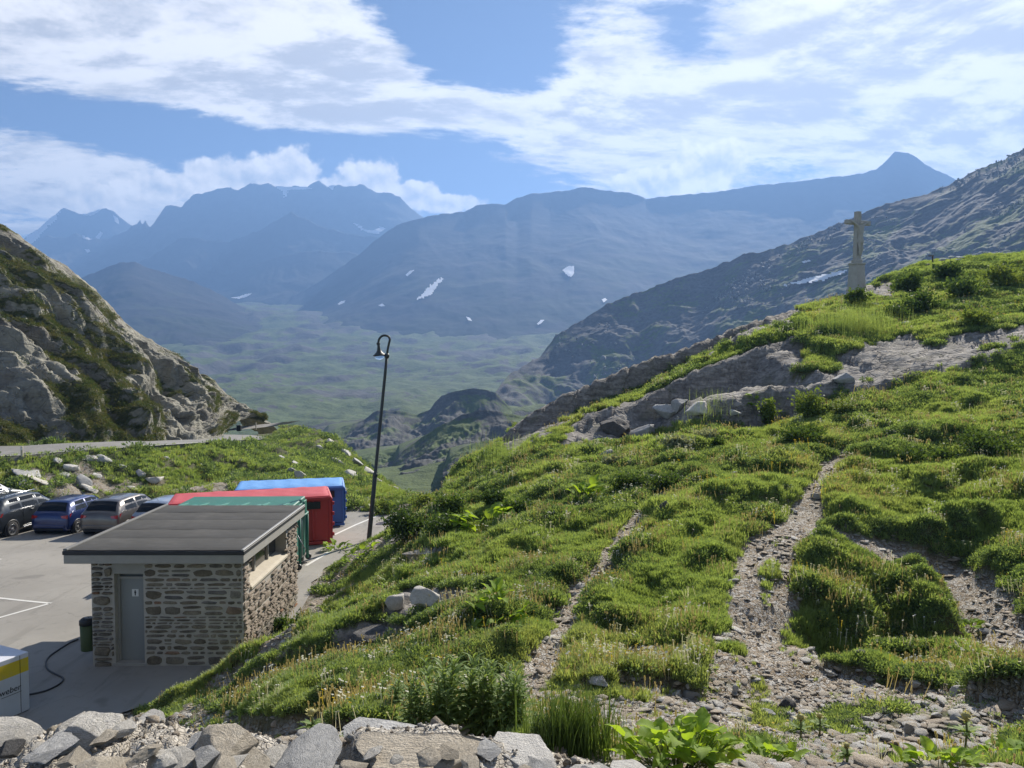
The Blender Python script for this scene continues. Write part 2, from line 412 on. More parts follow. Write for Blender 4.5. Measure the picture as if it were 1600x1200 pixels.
# ------------------------------------------------------------------ near ground: smooth base through surveyed points
def lot_z(y): return -0.05 * np.maximum(0, np.asarray(y, float) - 23.0)
_cp = """
-250 1270 3.4;0 1270 3.4;400 1270 3.4;800 1270 3.4;1200 1255 3.4;1600 1235 3.4;1850 1235 3.4
450 1165 4.3;720 1150 4.9;900 1165 4.5;1100 1185 4.6;1400 1190 5;1600 1195 5.2;1850 1195 5.2
1350 1150 6.4;1350 1060 9;1350 1000 11.0;1350 840 13.2;1350 760 16.5;1350 700 20;1350 660 23.5;1350 625 26.5;1400 540 32;1390 520 34;1390 480 40;1340 470 45;1340 457 49
1600 1080 7.6;1600 1000 9.5;1600 900 11.5;1600 800 14;1600 700 18;1600 640 22;1600 600 25.5;1600 560 28;1600 510 33;1600 480 38;1600 440 45;1600 405 54;1480 412 55;1480 450 46;1480 500 37
1850 1000 9.5;1850 800 14;1850 640 22;1850 560 28;1850 480 38;1850 390 54
1200 1100 7.5;1200 1000 9.3;1200 930 10.7;1200 850 13;1200 760 16.8;1200 720 19.5;1200 690 22.5;1200 665 25.5;1200 645 31;1100 655 30.2;1280 625 30.5;1200 536 32.8;1200 517 37.6;1260 480 42
1000 1060 8.3;1000 950 10.5;1000 880 12.8;1000 800 16;1000 740 20;1000 700 24;1000 692 27.6;1000 638 29.9;1000 616 33.4;1100 584 31.6;1100 562 35;900 690 27.2;900 666 28.9;905 652 31
870 1080 7.6;870 1000 9.5;870 900 12.7;870 820 16.5;870 760 21;870 720 25
780 720 27;700 1100 7;700 1000 10.5;700 900 14.5;700 830 19;700 790 24;700 752 28
640 1090 8.2;640 1000 11.8;640 900 17;640 840 22;640 795 27
560 1080 8.8;560 990 13;560 930 16.5;560 880 21.5;560 850 26;565 832 29.3
480 1100 8.8;480 1050 11.6;480 1000 14.6;480 960 17.8;480 925 20.8;482 900 23.4
420 1100 10;420 1060 12.6;420 1025 15.2;420 995 17.6;370 1100 11.5;370 1065 14.2;370 1045 16;300 1110 12.6;300 1095 14.2;300 1080 15.6
1500 858 13.8;1450 1000 11.1;1250 1000 10.4
"""
_pts = []
for ln in _cp.strip().replace('\n', ';').split(';'):
    a = [float(v) for v in ln.split()]; p = P(*a); _pts.append(p)
def PZ(px, D, z): _pts.append(np.array([(px - 800) / FPX * D, D, z]))
for px in (-700, -300, 200, 700, 1200, 1700, 2200):
    PZ(px, 1.5, 4.9); PZ(px, 2.3, 4.95)
for px in (-350, -150, 0, 100, 200):
    PZ(px, 14.4, -.06); PZ(px, 6.5, 3.2); PZ(px, 9.5, 1.0)
for px, D in ((300, 16.8), (330, 18), (420, 22), (440, 26), (455, 29), (490, 32), (530, 35), (560, 37)): PZ(px, D, lot_z(D) - .07)
for px in (-350, -100, 100, 250, 380):
    for D in (17, 22, 28, 34): PZ(px, D, lot_z(D) - .09)
_road = [(-400, 716, 42.0), (-200, 715.5, 42.3), (0, 714, 43.0), (100, 707, 45.0), (200, 700, 48.0), (300, 693.5, 53.0), (350, 690, 58.0), (400, 687, 66.0)]
for px, py, D in _road:
    p = P(px, py, D); _pts.append(p + np.array([0, 0, -.05])); _pts.append(p + np.array([0, 3.2, -.05])); 
    _pts.append(p + np.array([-2, 9, 0.6]))
for px, py, D in ((0, 786, 37.4), (100, 784, 37.6), (200, 781, 38.2), (300, 776, 39.5), (400, 768, 42), (470, 756, 46)): _pts.append(P(px, py, D))
for px, py, D in ((560, 797, 37.5), (620, 785, 40), (640, 781, 43), (600, 772, 48), (540, 750, 53), (650, 779, 64), (600, 757, 68), (560, 715, 72), (530, 692, 75), (480, 673, 80), (430, 667, 86)): _pts.append(P(px, py, D))
for px, zz in ((-400, 0), (-100, -1), (100, -3), (300, -8)): PZ(px, 84, zz)
for px, z50, z110 in ((430, -1.3, -24), (530, -3, -26), (640, -6, -30), (700, -7, -34), (780, -7, -38), (870, -4, -38), (1000, 0, -36), (1200, 6, -30), (1340, 10, -16), (1480, 13, -6), (1600, 14, -2), (1850, 15, 4)):
    PZ(px, 112, z110)
    if px >= 640: PZ(px, 50 if px < 1300 else 62, z50); PZ(px, 78, (z50 + z110) / 2 + 2)
_pts = np.array(_pts)
def _uv(x, y):
    y = np.maximum(y, 0.8); return x / y * 5.0, np.log(y) * 5.0
def _tps(r2): return r2 * np.log(r2 + 1e-9) * 0.5
_u, _v = _uv(_pts[:, 0], _pts[:, 1]); _n = len(_u)
_K = _tps((_u[:, None] - _u[None]) ** 2 + (_v[:, None] - _v[None]) ** 2) + np.eye(_n) * 0.02
_Q = np.stack([np.ones(_n), _u, _v], 1)
_A = np.block([[_K, _Q], [_Q.T, np.zeros((3, 3))]])
_w = np.linalg.solve(_A, np.concatenate([_pts[:, 2], np.zeros(3)]))
def base_z(x, y):
    x = np.asarray(x, float); y = np.asarray(y, float); sh = x.shape
    u, v = _uv(x.ravel(), y.ravel()); out = np.empty(len(u))
    for i in range(0, len(u), 20000):
        a, b = u[i:i + 20000], v[i:i + 20000]
        out[i:i + 20000] = _tps((a[:, None] - _u[None]) ** 2 + (b[:, None] - _v[None]) ** 2) @ _w[:_n] + _w[_n] + _w[_n + 1] * a + _w[_n + 2] * b
    return out.reshape(sh)
def march(px, py, zf, d0=2.0, d1=120.0, n=900):
    r = ray(px, py); D = np.exp(np.linspace(math.log(d0), math.log(d1), n)); t = D / r[1]
    x = r[0] * t; z = CAM_H + r[2] * t
    below = np.nonzero(z < zf(x, D))[0]
    i = below[0] if len(below) else n - 1
    return np.array([x[i], D[i], zf(x[i:i + 1], D[i:i + 1])[0]])

_lr = [(-8.2, 14.6), (-7.4, 15.5), (-6.35, 16.9), (-5.75, 17.6), (-5.8, 20.0), (-6.0, 22.4), (-6.35, 25), (-5.95, 28.8), (-5.3, 31), (-4.6, 33.5), (-5.2, 36.2)]
_rp3 = np.array([P(*q) for q in _road + [(420, 683.5, 74), (428, 678, 84), (436, 670, 97)]])
# ---- banks, hummocks and rock steps: crest lines with a steep side towards the viewer
# (points px,py,D | front slope | back slope | rocky | end fade)
STEPS = [
    # R1: the long rock back on the skyline below the cross
    ([(772, 694, 30.5), (800, 668, 31), (840, 640, 31.6), (880, 617, 32.4), (940, 592, 33.6), (1000, 566, 35), (1060, 548, 36.2), (1120, 525, 37.5), (1180, 500, 39.5), (1240, 483, 41.5)], 2.6, .75, 1),
    # R2: the darker rock step in front of it
    ([(868, 692, 27.6), (900, 662, 28.6), (930, 645, 29.2), (990, 632, 29.6), (1040, 606, 30.4), (1090, 578, 31.2), (1150, 556, 31.8), (1200, 538, 32.4), (1250, 528, 33)], 3.2, .25, 1),
    ([(1250, 528, 32.4), (1290, 512, 33.5), (1330, 503, 34.6), (1370, 498, 35.4), (1392, 520, 34.0)], 1.5, .35, 0),
    ([(1130, 622, 26.6), (1180, 612, 27.2), (1225, 600, 27.6), (1265, 604, 27.6), (1310, 588, 28)], 2.2, .15, 1),
    # slabs on the right
    ([(1335, 606, 26.9), (1370, 596, 27.2), (1410, 590, 27.4), (1440, 574, 28), (1475, 566, 28.4)], 2.6, -.22, 1),
    ([(1468, 588, 26.8), (1490, 570, 27.2), (1530, 556, 27.6), (1570, 545, 27.9), (1620, 527, 28.4), (1700, 510, 29)], 2.4, -.12, 1),
    ([(1390, 448, 50), (1430, 432, 52), (1470, 420, 53.5), (1520, 414, 54.5), (1580, 402, 55.5), (1640, 392, 56)], 1.0, .3, 0),
    # hummocks in the turf
    ([(1240, 945, 10.9), (1275, 918, 11.5), (1340, 898, 12.0), (1400, 904, 11.9), (1450, 924, 11.4), (1492, 952, 10.8)], 1.15, .30, 0),
    ([(1405, 842, 13.2), (1440, 818, 13.8), (1500, 800, 14.3), (1570, 792, 14.6), (1680, 785, 14.8)], 1.6, .10, 0),
    ([(1490, 905, 11.4), (1540, 885, 11.9), (1600, 874, 12.2), (1700, 866, 12.4)], 1.7, .10, 0),
    ([(1385, 742, 17.6), (1420, 726, 18.4), (1470, 716, 18.9)], 1.7, .10, 0),
    ([(1430, 768, 16.0), (1480, 752, 16.6), (1540, 750, 16.8)], 1.6, .12, 0),
    ([(1500, 690, 19.5), (1550, 676, 20.2), (1640, 668, 20.8)], 1.6, .12, 0),
    ([(586, 812, 25.0), (602, 792, 25.6), (640, 778, 26.2), (690, 764, 27.0), (720, 757, 27.4)], 2.2, .30, 0),
    ([(690, 790, 23.5), (720, 776, 24.2), (760, 770, 24.8)], 1.7, .22, 0),
    ([(545, 934, 14.6), (590, 914, 15.3), (640, 902, 15.8), (700, 902, 16.0), (760, 905, 15.9)], 2.1, .22, 0),
    ([(520, 984, 12.9), (560, 974, 13.2), (600, 970, 13.4), (640, 974, 13.3)], 1.9, .16, 1),
    ([(640, 968, 13.2), (690, 950, 13.8), (740, 948, 13.9)], 1.3, .2, 0),
    ([(1005, 842, 14.2), (1040, 822, 14.8), (1085, 812, 15.2), (1120, 806, 15.5)], 1.6, .18, 0),
    ([(925, 752, 20.4), (970, 737, 21.2), (1020, 730, 21.8)], 1.7, .2, 0),
    ([(1190, 735, 18.4), (1230, 716, 19.2), (1275, 702, 20.0), (1315, 697, 20.4)], 1.7, .16, 0),
    ([(640, 868, 17.4), (690, 862, 18.0), (740, 850, 18.6)], .9, .12, 0),
    ([(1060, 772, 17.6), (1120, 756, 18.4), (1160, 745, 18.9)], .9, .15, 0),
    ([(760, 868, 15.0), (830, 852, 15.6), (900, 842, 16.0)], .8, .15, 0),
    ([(1020, 905, 11.8), (1080, 890, 12.2), (1130, 884, 12.4)], .8, .15, 0),
    ([(470, 975, 14.3), (500, 962, 14.8), (540, 955, 15.2)], 1.0, .25, 0),
]
def seg_dist(x, y, pts):
    """distance to polyline, interpolated z, side (+ = behind), overrun past the ends"""
    bd = np.full(x.shape, 1e9); bz = np.zeros(x.shape); bs = np.zeros(x.shape); bo = np.zeros(x.shape)
    for i in range(len(pts) - 1):
        a, b = pts[i], pts[i + 1]; ab = b[:2] - a[:2]; L2 = ab @ ab
        t0 = ((x - a[0]) * ab[0] + (y - a[1]) * ab[1]) / L2; t = np.clip(t0, 0, 1)
        ov = np.zeros(x.shape)
        if i == 0: ov = np.maximum(ov, -t0 * sqrt(L2))
        if i == len(pts) - 2: ov = np.maximum(ov, (t0 - 1) * sqrt(L2))
        qx = a[0] + t * ab[0]; qy = a[1] + t * ab[1]
        dd = np.hypot(x - qx, y - qy); cl = dd < bd
        side = ab[0] * (y - a[1]) - ab[1] * (x - a[0])
        bd = np.where(cl, dd, bd); bz = np.where(cl, a[2] + t * (b[2] - a[2]), bz); bs = np.where(cl, np.sign(side), bs); bo = np.where(cl, ov, bo)
    return bd, bz, bs, bo
_steps3 = [([P(*q) for q in pts], fs, bk, rk) for pts, fs, bk, rk in STEPS]

# ---- trodden paths
PATHS = [
    ([(1052, 738), (1035, 765), (1000, 795), (965, 845), (935, 888), (905, 918), (882, 962), (855, 1000), (838, 1035), (826, 1068)], .18),
    ([(1380, 690), (1330, 700), (1298, 722), (1278, 752), (1262, 785), (1245, 810), (1232, 835)], .24),
    ([(1245, 812), (1290, 832), (1350, 848), (1410, 860), (1455, 876), (1492, 900), (1515, 925), (1545, 962), (1620, 1010), (1700, 1040)], .36),
    ([(1262, 800), (1215, 822), (1185, 850), (1168, 890), (1168, 940), (1160, 985), (1185, 1030), (1230, 1070), (1265, 1110)], .20),
    ([(1240, 830), (1222, 870), (1228, 905), (1212, 945), (1190, 985)], .16),
    ([(1000, 1010), (1060, 1012), (1120, 1000), (1165, 985)], .20),
]
_path3 = [(np.array([march(a, b, base_z) for a, b in pts]), w) for pts, w in PATHS]
def pix(x, y, z):
    """pixel position of world points"""
    zz = z - CAM_H; f = y * cos(PITCH) - zz * sin(PITCH); u_ = y * sin(PITCH) + zz * cos(PITCH)
    return 800 + FPX * x / f, 600 - FPX * u_ / f
def inpoly(px, py, poly):
    r = np.zeros(px.shape, bool); n = len(poly)
    for i in range(n):
        x1, y1 = poly[i]; x2, y2 = poly[(i + 1) % n]
        if y1 == y2: continue
        c = ((y1 > py) != (y2 > py)) & (px < (x2 - x1) * (py - y1) / (y2 - y1) + x1); r ^= c
    return r
ROCKPOLY = [  # bare slabs and outcrops, as seen
    [(1332, 602), (1400, 592), (1440, 590), (1475, 572), (1545, 545), (1600, 528), (1700, 505), (1700, 488), (1600, 508), (1520, 520), (1480, 524), (1466, 545), (1420, 522), (1400, 530), (1330, 545), (1300, 570), (1320, 590)],
    [(1215, 470), (1330, 452), (1392, 440), (1398, 468), (1345, 470), (1270, 474)],
    [(612, 884), (630, 866), (690, 856), (700, 860), (676, 876), (640, 886)],
    [(590, 965), (640, 918), (720, 918), (745, 940), (690, 950), (640, 972)],
    [(515, 1000), (530, 980), (640, 972), (650, 990), (600, 1010), (540, 1030), (515, 1025)],
    [(1130, 668), (1180, 656), (1225, 664), (1180, 676)],
    [(1120, 628), (1200, 600), (1330, 575), (1330, 600), (1270, 640), (1190, 640)],
    [(772, 692), (840, 638), (940, 590), (1060, 546), (1180, 498), (1240, 481), (1262, 484), (1240, 505), (1180, 524), (1100, 560), (1000, 610), (905, 652), (840, 690), (790, 712)],
    [(860, 700), (930, 646), (1040, 606), (1150, 558), (1235, 532), (1262, 560), (1240, 600), (1190, 640), (1100, 656), (1000, 692)],
]
DIRTPOLY = [
    [(1090, 1075), (1110, 1000), (1240, 1010), (1330, 1050), (1480, 1070), (1700, 1040), (1700, 1260), (1060, 1260), (880, 1140), (880, 1060), (1000, 1050)],
    [(330, 1110), (250, 1110), (390, 1030), (455, 940), (520, 880), (560, 905), (520, 960), (450, 1010), (420, 1060)],
    [(740, 1060), (880, 1010), (880, 1100), (720, 1150)],
    [(1470, 985), (1600, 940), (1700, 960), (1700, 1010), (1540, 1030)],
    [(-400, 1300), (-400, 1110), (250, 1105), (430, 1120), (540, 1120), (760, 1150), (1000, 1185), (1000, 1300)],
    [(440, 800), (560, 792), (660, 786), (640, 812), (560, 850), (500, 890), (470, 880)],
]
BANKROCK = [[(150, 730), (240, 722), (330, 742), (400, 748), (330, 775), (180, 778)], [(60, 720), (130, 712), (200, 735), (150, 760), (90, 760)]]

def near(x, y, full=False):
    b = base_z(x, y); dist = np.hypot(x, y)
    far = sstep(y, 4.2, 6.5)
    n1 = fbm(x * .33, y * .33, 3, 3); n2 = fbm(x * 1.1, y * 1.1, 9, 3); n3 = fbm(x * 3.7, y * 3.7, 21, 2)
    onlot = (y > 13) & (y < 39) & (b < lot_z(y) + .25) & (x < -3)
    amp = far * (1 - .95 * (sstep(b - lot_z(y), .9, .1) * (y < 40) * (x < -3)))
    leftbank = sstep(y, 39, 41) * sstep(-x, 8, 14)
    z = b + amp * (.17 * n1 + .10 * n2 * (1 - .5 * leftbank) + .03 * n3)
    # turf hummocks: rounded cushions with a steeper near side
    hum = fbm(x * .50 + .15 * n2, y * .50 - .25 + .15 * n2, 41, 3)
    z = z + amp * .22 * sstep(hum, -.15, .55) * (1 - .8 * leftbank) * (y < 60)
    rock = np.zeros(x.shape); wob = .22 * fbm(x * 1.3, y * 1.3, 33, 3) + .10 * pn(x * 4.1, y * 4.1, 35)
    fh, fe, fr = facets(x * .55 + .2 * n2, y * .8 + z * .9, 51, .55, .35)
    fh2, fe2, fr2 = facets(x * 1.9, y * 2.1 + z * 2.0, 57, .6, .3)
    for pts, fs, bk, rk in _steps3:
        pa = np.array(pts); m = (x > pa[:, 0].min() - 6) & (x < pa[:, 0].max() + 6) & (y > pa[:, 1].min() - 6) & (y < pa[:, 1].max() + 7)
        if not m.any(): continue
        xm, ym = x[m], y[m]; dd, zc, sd, ov = seg_dist(xm, ym, pa); zc = zc - 1.1 * ov - .025 * np.maximum(dd - 1.5, 0) ** 2 * (bk >= 0)
        front = sd < 0; wb = wob[m] * (1.0 if rk else .8)
        dn = np.maximum(0, dd + wb * np.minimum(1, dd * 2.5 + .15))
        rel = (fh[m] * .45 + fh2[m] * .16) if rk else .20 * n2[m] + .05 * n3[m]
        if rk: zf = zc - np.where(front, fs * np.maximum(dn - .12, 0), bk * dd) + rel * np.where(front, 1.0, .35) * np.minimum(1, dd * 1.5 + .15)
        else:
            fr_ = fs * (np.sqrt(dn * dn + .35 ** 2) - .35)       # rounded shoulder
            zf = zc - np.where(front, fr_, bk * dd) + rel
        # ends fade
        e0 = np.hypot(xm - pa[0, 0], ym - pa[0, 1]); e1 = np.hypot(xm - pa[-1, 0], ym - pa[-1, 1])
        if not rk: z[m] = z[m] - .10 * sstep(dd, 1.9, .2) * front * sstep(ov, .8, 0.) * (ym < 30)
        zb = z[m]; lim = zb + 3.4
        zf = np.minimum(zf, lim)
        k = .10 if rk else .22                                    # smooth maximum
        hmx = np.clip(.5 + .5 * (zf - zb) / k, 0, 1); zn = zb * (1 - hmx) + zf * hmx + k * hmx * (1 - hmx)
        if bk < 0: zn = np.where(front | (dd < 6), zn, zb)
        z[m] = zn
        if rk: rock[m] = np.maximum(rock[m], sstep(zf - zb, -.05, .12) * np.where(front, 1, sstep(.45 - dd, 0, .35)))
    px_, py_ = pix(x, y, z)
    wx = px_ + 9 * fbm(x * 1.7, y * 1.7, 61, 2); wy = py_ + 6 * fbm(x * 1.7 + 7, y * 1.7, 63, 2)
    for i, pl in enumerate(ROCKPOLY): rock = np.maximum(rock, inpoly(wx, wy, pl) * 1.0)
    dirt = np.zeros(x.shape)
    for pl in DIRTPOLY: dirt = np.maximum(dirt, inpoly(wx, wy, pl) * 1.0)
    if True:
        br = np.zeros(x.shape)
        for pl in BANKROCK: br = np.maximum(br, inpoly(wx + 14 * n2, wy + 8 * n2, pl) * 1.0)
        dirt = np.maximum(dirt, br * leftbank)
    flat_ = dirt * (1 - rock) * (~(leftbank > .5)) * (y < 12)
    z = z * (1 - .8 * flat_) + (b + .05 * n1 + .04 * n2) * .8 * flat_
    path = np.zeros(x.shape)
    for pa, w in _path3:
        m = (x > pa[:, 0].min() - 2) & (x < pa[:, 0].max() + 2) & (y > pa[:, 1].min() - 2) & (y < pa[:, 1].max() + 2)
        if not m.any(): continue
        dd, zc, sd, ov = seg_dist(x[m], y[m], pa); dd = dd + .16 * n2[m] + .06 * n3[m]
        mk = sstep(dd, w + .16, w - .06); path[m] = np.maximum(path[m], mk)
        k_ = sstep(dd, w + .45, w - .10); zs = b[m] + .07 * n1[m] + .035 * n2[m]
        z[m] = z[m] * (1 - k_) + (np.minimum(zs, z[m] + .10) - .10) * k_
    lay_ = (x * .42 + y * .85) * 1.25 + .55 * n2 + .25 * n1; saw_ = lay_ - np.floor(lay_)
    z = z + rock * far * (.10 * fh2 + .02 * n3 + .13 * (saw_ - .5)) * (1 - onlot)
    gravel = np.maximum(path, dirt) * (1 - rock)
    z = z + gravel * far * amp * (.035 * fbm(x * 7, y * 7, 71, 2) + .02 * facets(x * 6, y * 6, 73)[0])
    lx = np.interp(y, [q[1] for q in _lr], [q[0] for q in _lr]) - np.maximum(0, 14.6 - y) * .9
    edge = x - lx + .18 * n2 - .75 * sstep(y, 13.5, 16.5) * sstep(y, 26, 23.5) - .5 * sstep(y, 15.5, 13)
    capz = lot_z(y) - .05 + np.where(x > lx, .03, 0.) * sstep(y, 15, 17) + np.where(edge > 0, .50 * edge + .06 * np.minimum(edge, 1), 0.)
    z = np.where((y > 8.5) & (y < 38.2), np.minimum(z, np.where((x < 2), capz + np.maximum(0, x + 2.5) * 4, 99)), z)
    # level bench for the road
    dr, zr, sr, orr = seg_dist(x, y, _rp3); inside = sr > 0
    bench = np.where(inside, np.where(dr < 6.0, zr - .06, np.where(dr < 20, zr - .06 - .25 * (dr - 6), 99)), zr - .02 + 0 * dr)
    z = np.where((y > 40) & (x < -16) & (orr < .5) & (inside | (dr < .5)), np.minimum(z, bench), z)
    bank = (~inside) & (dr < 9) & (y > 37.5) & (x < -14) & (orr < .5)
    z = np.where(bank, np.minimum(z, np.maximum(zr - .10 - .42 * dr, lot_z(38) - .3) + .16 * n2 + .12 * n1 + .35 * sstep(n1, .1, .6) * sstep(dr, .8, 2.5)), z)
    if not full: return z
    return z, rock, path, dirt
def near_z(x, y): return near(np.atleast_1d(np.asarray(x, float)), np.atleast_1d(np.asarray(y, float)))
def gz(x, y): return float(near_z([x], [y])[0])
def ground_hit(px, py, d0=2.0, d1=110.0): return march(px, py, near_z, d0, d1, 700)

NC, NR = 560, 560
_a = np.linspace(-1.12, 1.12, NC); _D = np.exp(np.linspace(math.log(1.9), math.log(112), NR))
GX = (_a[None] * _D[:, None]); GY = np.repeat(_D[:, None], NC, 1)
GZ, GROCK, GPATH, GDIRT = near(GX, GY, True)
me = mesh_np('hillside', np.stack([GX, GY, GZ], -1).reshape(-1, 3), grid_faces(NR, NC))
add_attr(me, 'rock', GROCK); add_attr(me, 'path', GPATH); add_attr(me, 'dirt', GDIRT)
def ground_mat():
    m, b, o = material('hillside_ground'); pos = geo(b)['Position']
    rock = b.attr('rock'); path = b.attr('path'); dirt = b.attr('dirt')
    n1 = b.noise(pos, 1.1, 3.0, 0.6); n2 = b.noise(pos, 7.0, 3.0, 0.65); n3 = b.noise(pos, 34.0, 2.0, 0.6)
    turf = b.ramp(b.m('ADD', b.m('MULTIPLY', n1, .6), b.m('MULTIPLY', n2, .4)), [(.3, (.045, .048, .022)), (.5, (.085, .090, .040)), (.7, (.14, .13, .065))])
    peb = b.vor(pos, 17.0, 'F1', 'Color'); pebd = b.vor(pos, 17.0, 'DISTANCE_TO_EDGE'); peb2 = b.vor(pos, 42.0, 'F1', 'Color'); pebd2 = b.vor(pos, 42.0, 'DISTANCE_TO_EDGE')
    pr = b.sep(peb)[0]; pr2 = b.sep(peb2)[0]
    soil = b.ramp(n2, [(.3, (.16, .115, .074)), (.55, (.32, .245, .162)), (.75, (.44, .355, .25))])
    st = b.ramp(pr, [(.0, (.20, .18, .15)), (.5, (.36, .335, .29)), (1., (.56, .53, .48))])
    st2 = b.ramp(pr2, [(.0, (.17, .15, .12)), (.6, (.36, .325, .27)), (1., (.54, .50, .44))])
    soil = b.mix(b.m('MULTIPLY', b.ss(pebd2, .02, .12), b.ss(pr2, .35, .5)), soil, st2)
    soil = b.mix(b.m('MULTIPLY', b.ss(pebd, .03, .10), b.ss(pr, .55, .62)), soil, st)
    rk = b.noise(b.v('MULTIPLY', pos, (.5, .9, 2.6)), 2.2, 4.0, .62, .5)
    rc = b.ramp(b.m('ADD', b.m('MULTIPLY', rk, .6), b.m('MULTIPLY', n2, .4)), [(.30, (.085, .080, .074)), (.48, (.20, .187, .172)), (.62, (.34, .318, .288)), (.75, (.45, .425, .39))])
    rc = b.mix(b.m('MULTIPLY', b.ss(n1, .56, .68), .5), rc, (.13, .13, .085))
    bare = b.m('MAXIMUM', path, b.m('MULTIPLY', dirt, b.ss(n1, .30, .5)))
    c = b.mix(bare, turf, soil); c = b.mix(rock, c, rc)
    crack = b.vor(b.v('ADD', b.v('MULTIPLY', pos, (.7, .9, 2.2)), b.v('SCALE', b.noise(pos, 1.6, 3.0, col=True), scale=.5)), 1.5, 'DISTANCE_TO_EDGE')
    h = b.m('ADD', b.m('MULTIPLY', n2, .5), b.m('MULTIPLY', n3, .2))
    h = b.m('ADD', h, b.m('MULTIPLY', bare, b.m('ADD', b.m('MULTIPLY', b.ss(pebd, .0, .12), .5), b.m('MULTIPLY', b.ss(pebd2, 0, .12), .3))))
    h = b.m('ADD', h, b.m('MULTIPLY', rock, b.m('ADD', b.m('MULTIPLY', rk, 1.6), b.m('MULTIPLY', b.ss(crack, 0., .06), .5))))
    principled(b, o, c, .9, b.bump(h, .8, .07), spec=.25)
    return m
hillside = props(link('hillside', me, ground_mat()), kind='structure')
_ld0, _ld1 = math.log(1.9), math.log(112)
def near_z(x, y):
    # fast lookup on the finished sheet
    x = np.atleast_1d(np.asarray(x, float)); y = np.maximum(np.atleast_1d(np.asarray(y, float)), 1.91)
    fi = np.clip((np.log(y) - _ld0) / (_ld1 - _ld0) * (NR - 1), 0, NR - 1.001); fj = np.clip((x / y + 1.12) / 2.24 * (NC - 1), 0, NC - 1.001)
    i = fi.astype(int); j = fj.astype(int); a = fi - i; c = fj - j
    return GZ[i, j] * (1 - a) * (1 - c) + GZ[i + 1, j] * a * (1 - c) + GZ[i, j + 1] * (1 - a) * c + GZ[i + 1, j + 1] * a * c
# ------------------------------------------------------------------ car park and roads
def ribbon(name, left, right, mat, dz=0.0, sub=1):
    vs = [(*p[:2], p[2] + dz) for p in left] + [(*p[:2], p[2] + dz) for p in right]; n = len(left)
    return mesh_np(name, vs, [(i, i + 1, n + i + 1, n + i) for i in range(n - 1)])
def asphalt(name, base, patch):
    m, b, o = material(name); pos = geo(b)['Position']
    n1 = b.noise(pos, .35, 5.0, .6); n2 = b.noise(pos, 2.4, 5.0, .65); n3 = b.noise(pos, 60.0, 2.0, .6)
    c = b.mix(b.ss(n1, .35, .65), base, patch)
    c = b.mix(b.m('MULTIPLY', b.ss(n2, .55, .7), .35), c, tuple(x * .62 for x in base))
    c = b.mix(b.m('MULTIPLY', b.ss(n3, .5, .7), .30), c, tuple(min(1, x * 1.6) for x in base))
    tr = b.noise(b.v('MULTIPLY', pos, (2.6, .22, 1.)), .9, 3.0, .6)
    c = b.mix(b.m('MULTIPLY', b.ss(tr, .56, .66), .30), c, tuple(x * .60 for x in base))
    st = b.noise(pos, .8, 2.0, .5)
    c = b.mix(b.m('MULTIPLY', b.ss(st, .66, .72), .45), c, tuple(x * .5 for x in base))
    crk = b.vor(b.v('ADD', pos, b.v('SCALE', b.noise(pos, 1.2, 3.0, col=True), scale=1.4)), .28, 'DISTANCE_TO_EDGE')
    c = b.mix(b.m('MULTIPLY', b.ss(crk, .004, .001), .35), c, (.09, .085, .078))
    principled(b, o, c, .88, b.bump(n3, .35, .01), spec=.3)
    return m
M_ASPH = asphalt('asphalt', (.242, .229, .205), (.292, .277, .248))
M_ROAD = asphalt('road_asphalt', (.20, .195, .185), (.24, .235, .22))
M_PAINT = flat('road_paint', (.62, .61, .57), .7, .15, 3.0)
def _lx(y): return np.interp(y, [q[1] for q in _lr], [q[0] for q in _lr])
_ly = np.concatenate([np.linspace(9.0, 14.5, 8), np.linspace(14.6, 38.2, 70)])
vs = []; cols = 26
for y in _ly:
    xr = _lx(max(y, 14.6)) - max(0, 14.6 - y) * .8 + .12 * math.sin(y * 3.1) * (y > 23)
    for k in range(cols): 
        x = -46 + (xr + 46) * k / (cols - 1); vs.append((x, y, float(lot_z(y))))
parking = props(link('parking_lot', mesh_np('parking_lot', vs, grid_faces(len(_ly), cols)), M_ASPH), kind='structure')
def lot_pt(px, py):
    # pixel -> point on the car park surface
    r = ray(px, py); D = 20.0
    for _ in range(30):
        z = float(lot_z(D)); t = (z - CAM_H) / r[2]; D = r[1] * t
    return Vector((r[0] * t, D, float(lot_z(D))))
def strip(pts, w, dz, mb):
    for a, b in zip(pts[:-1], pts[1:]):
        a = Vector(a); b = Vector(b); dv = (b - a).to_2d().normalized(); nrm = Vector((-dv.y, dv.x, 0)) * w / 2
        up_ = Vector((0, 0, dz)); mb.add([a - nrm + up_, b - nrm + up_, b + nrm + up_, a + nrm + up_], [(0, 1, 2, 3)])
mb = MB()
strip([lot_pt(-60, 928), lot_pt(30, 938), lot_pt(80, 943)], .10, .006, mb); strip([lot_pt(78, 943), lot_pt(0, 965), lot_pt(-70, 985)], .10, .006, mb)
strip([lot_pt(-40, 872), lot_pt(2, 874)], .10, .006, mb)
strip([lot_pt(478, 884), lot_pt(505, 868), lot_pt(520, 858)], .12, .006, mb); strip([lot_pt(522, 836), lot_pt(556, 820), lot_pt(590, 806)], .13, .006, mb)
props(mb.build('parking_marking', M_PAINT, fix=False), kind='structure')
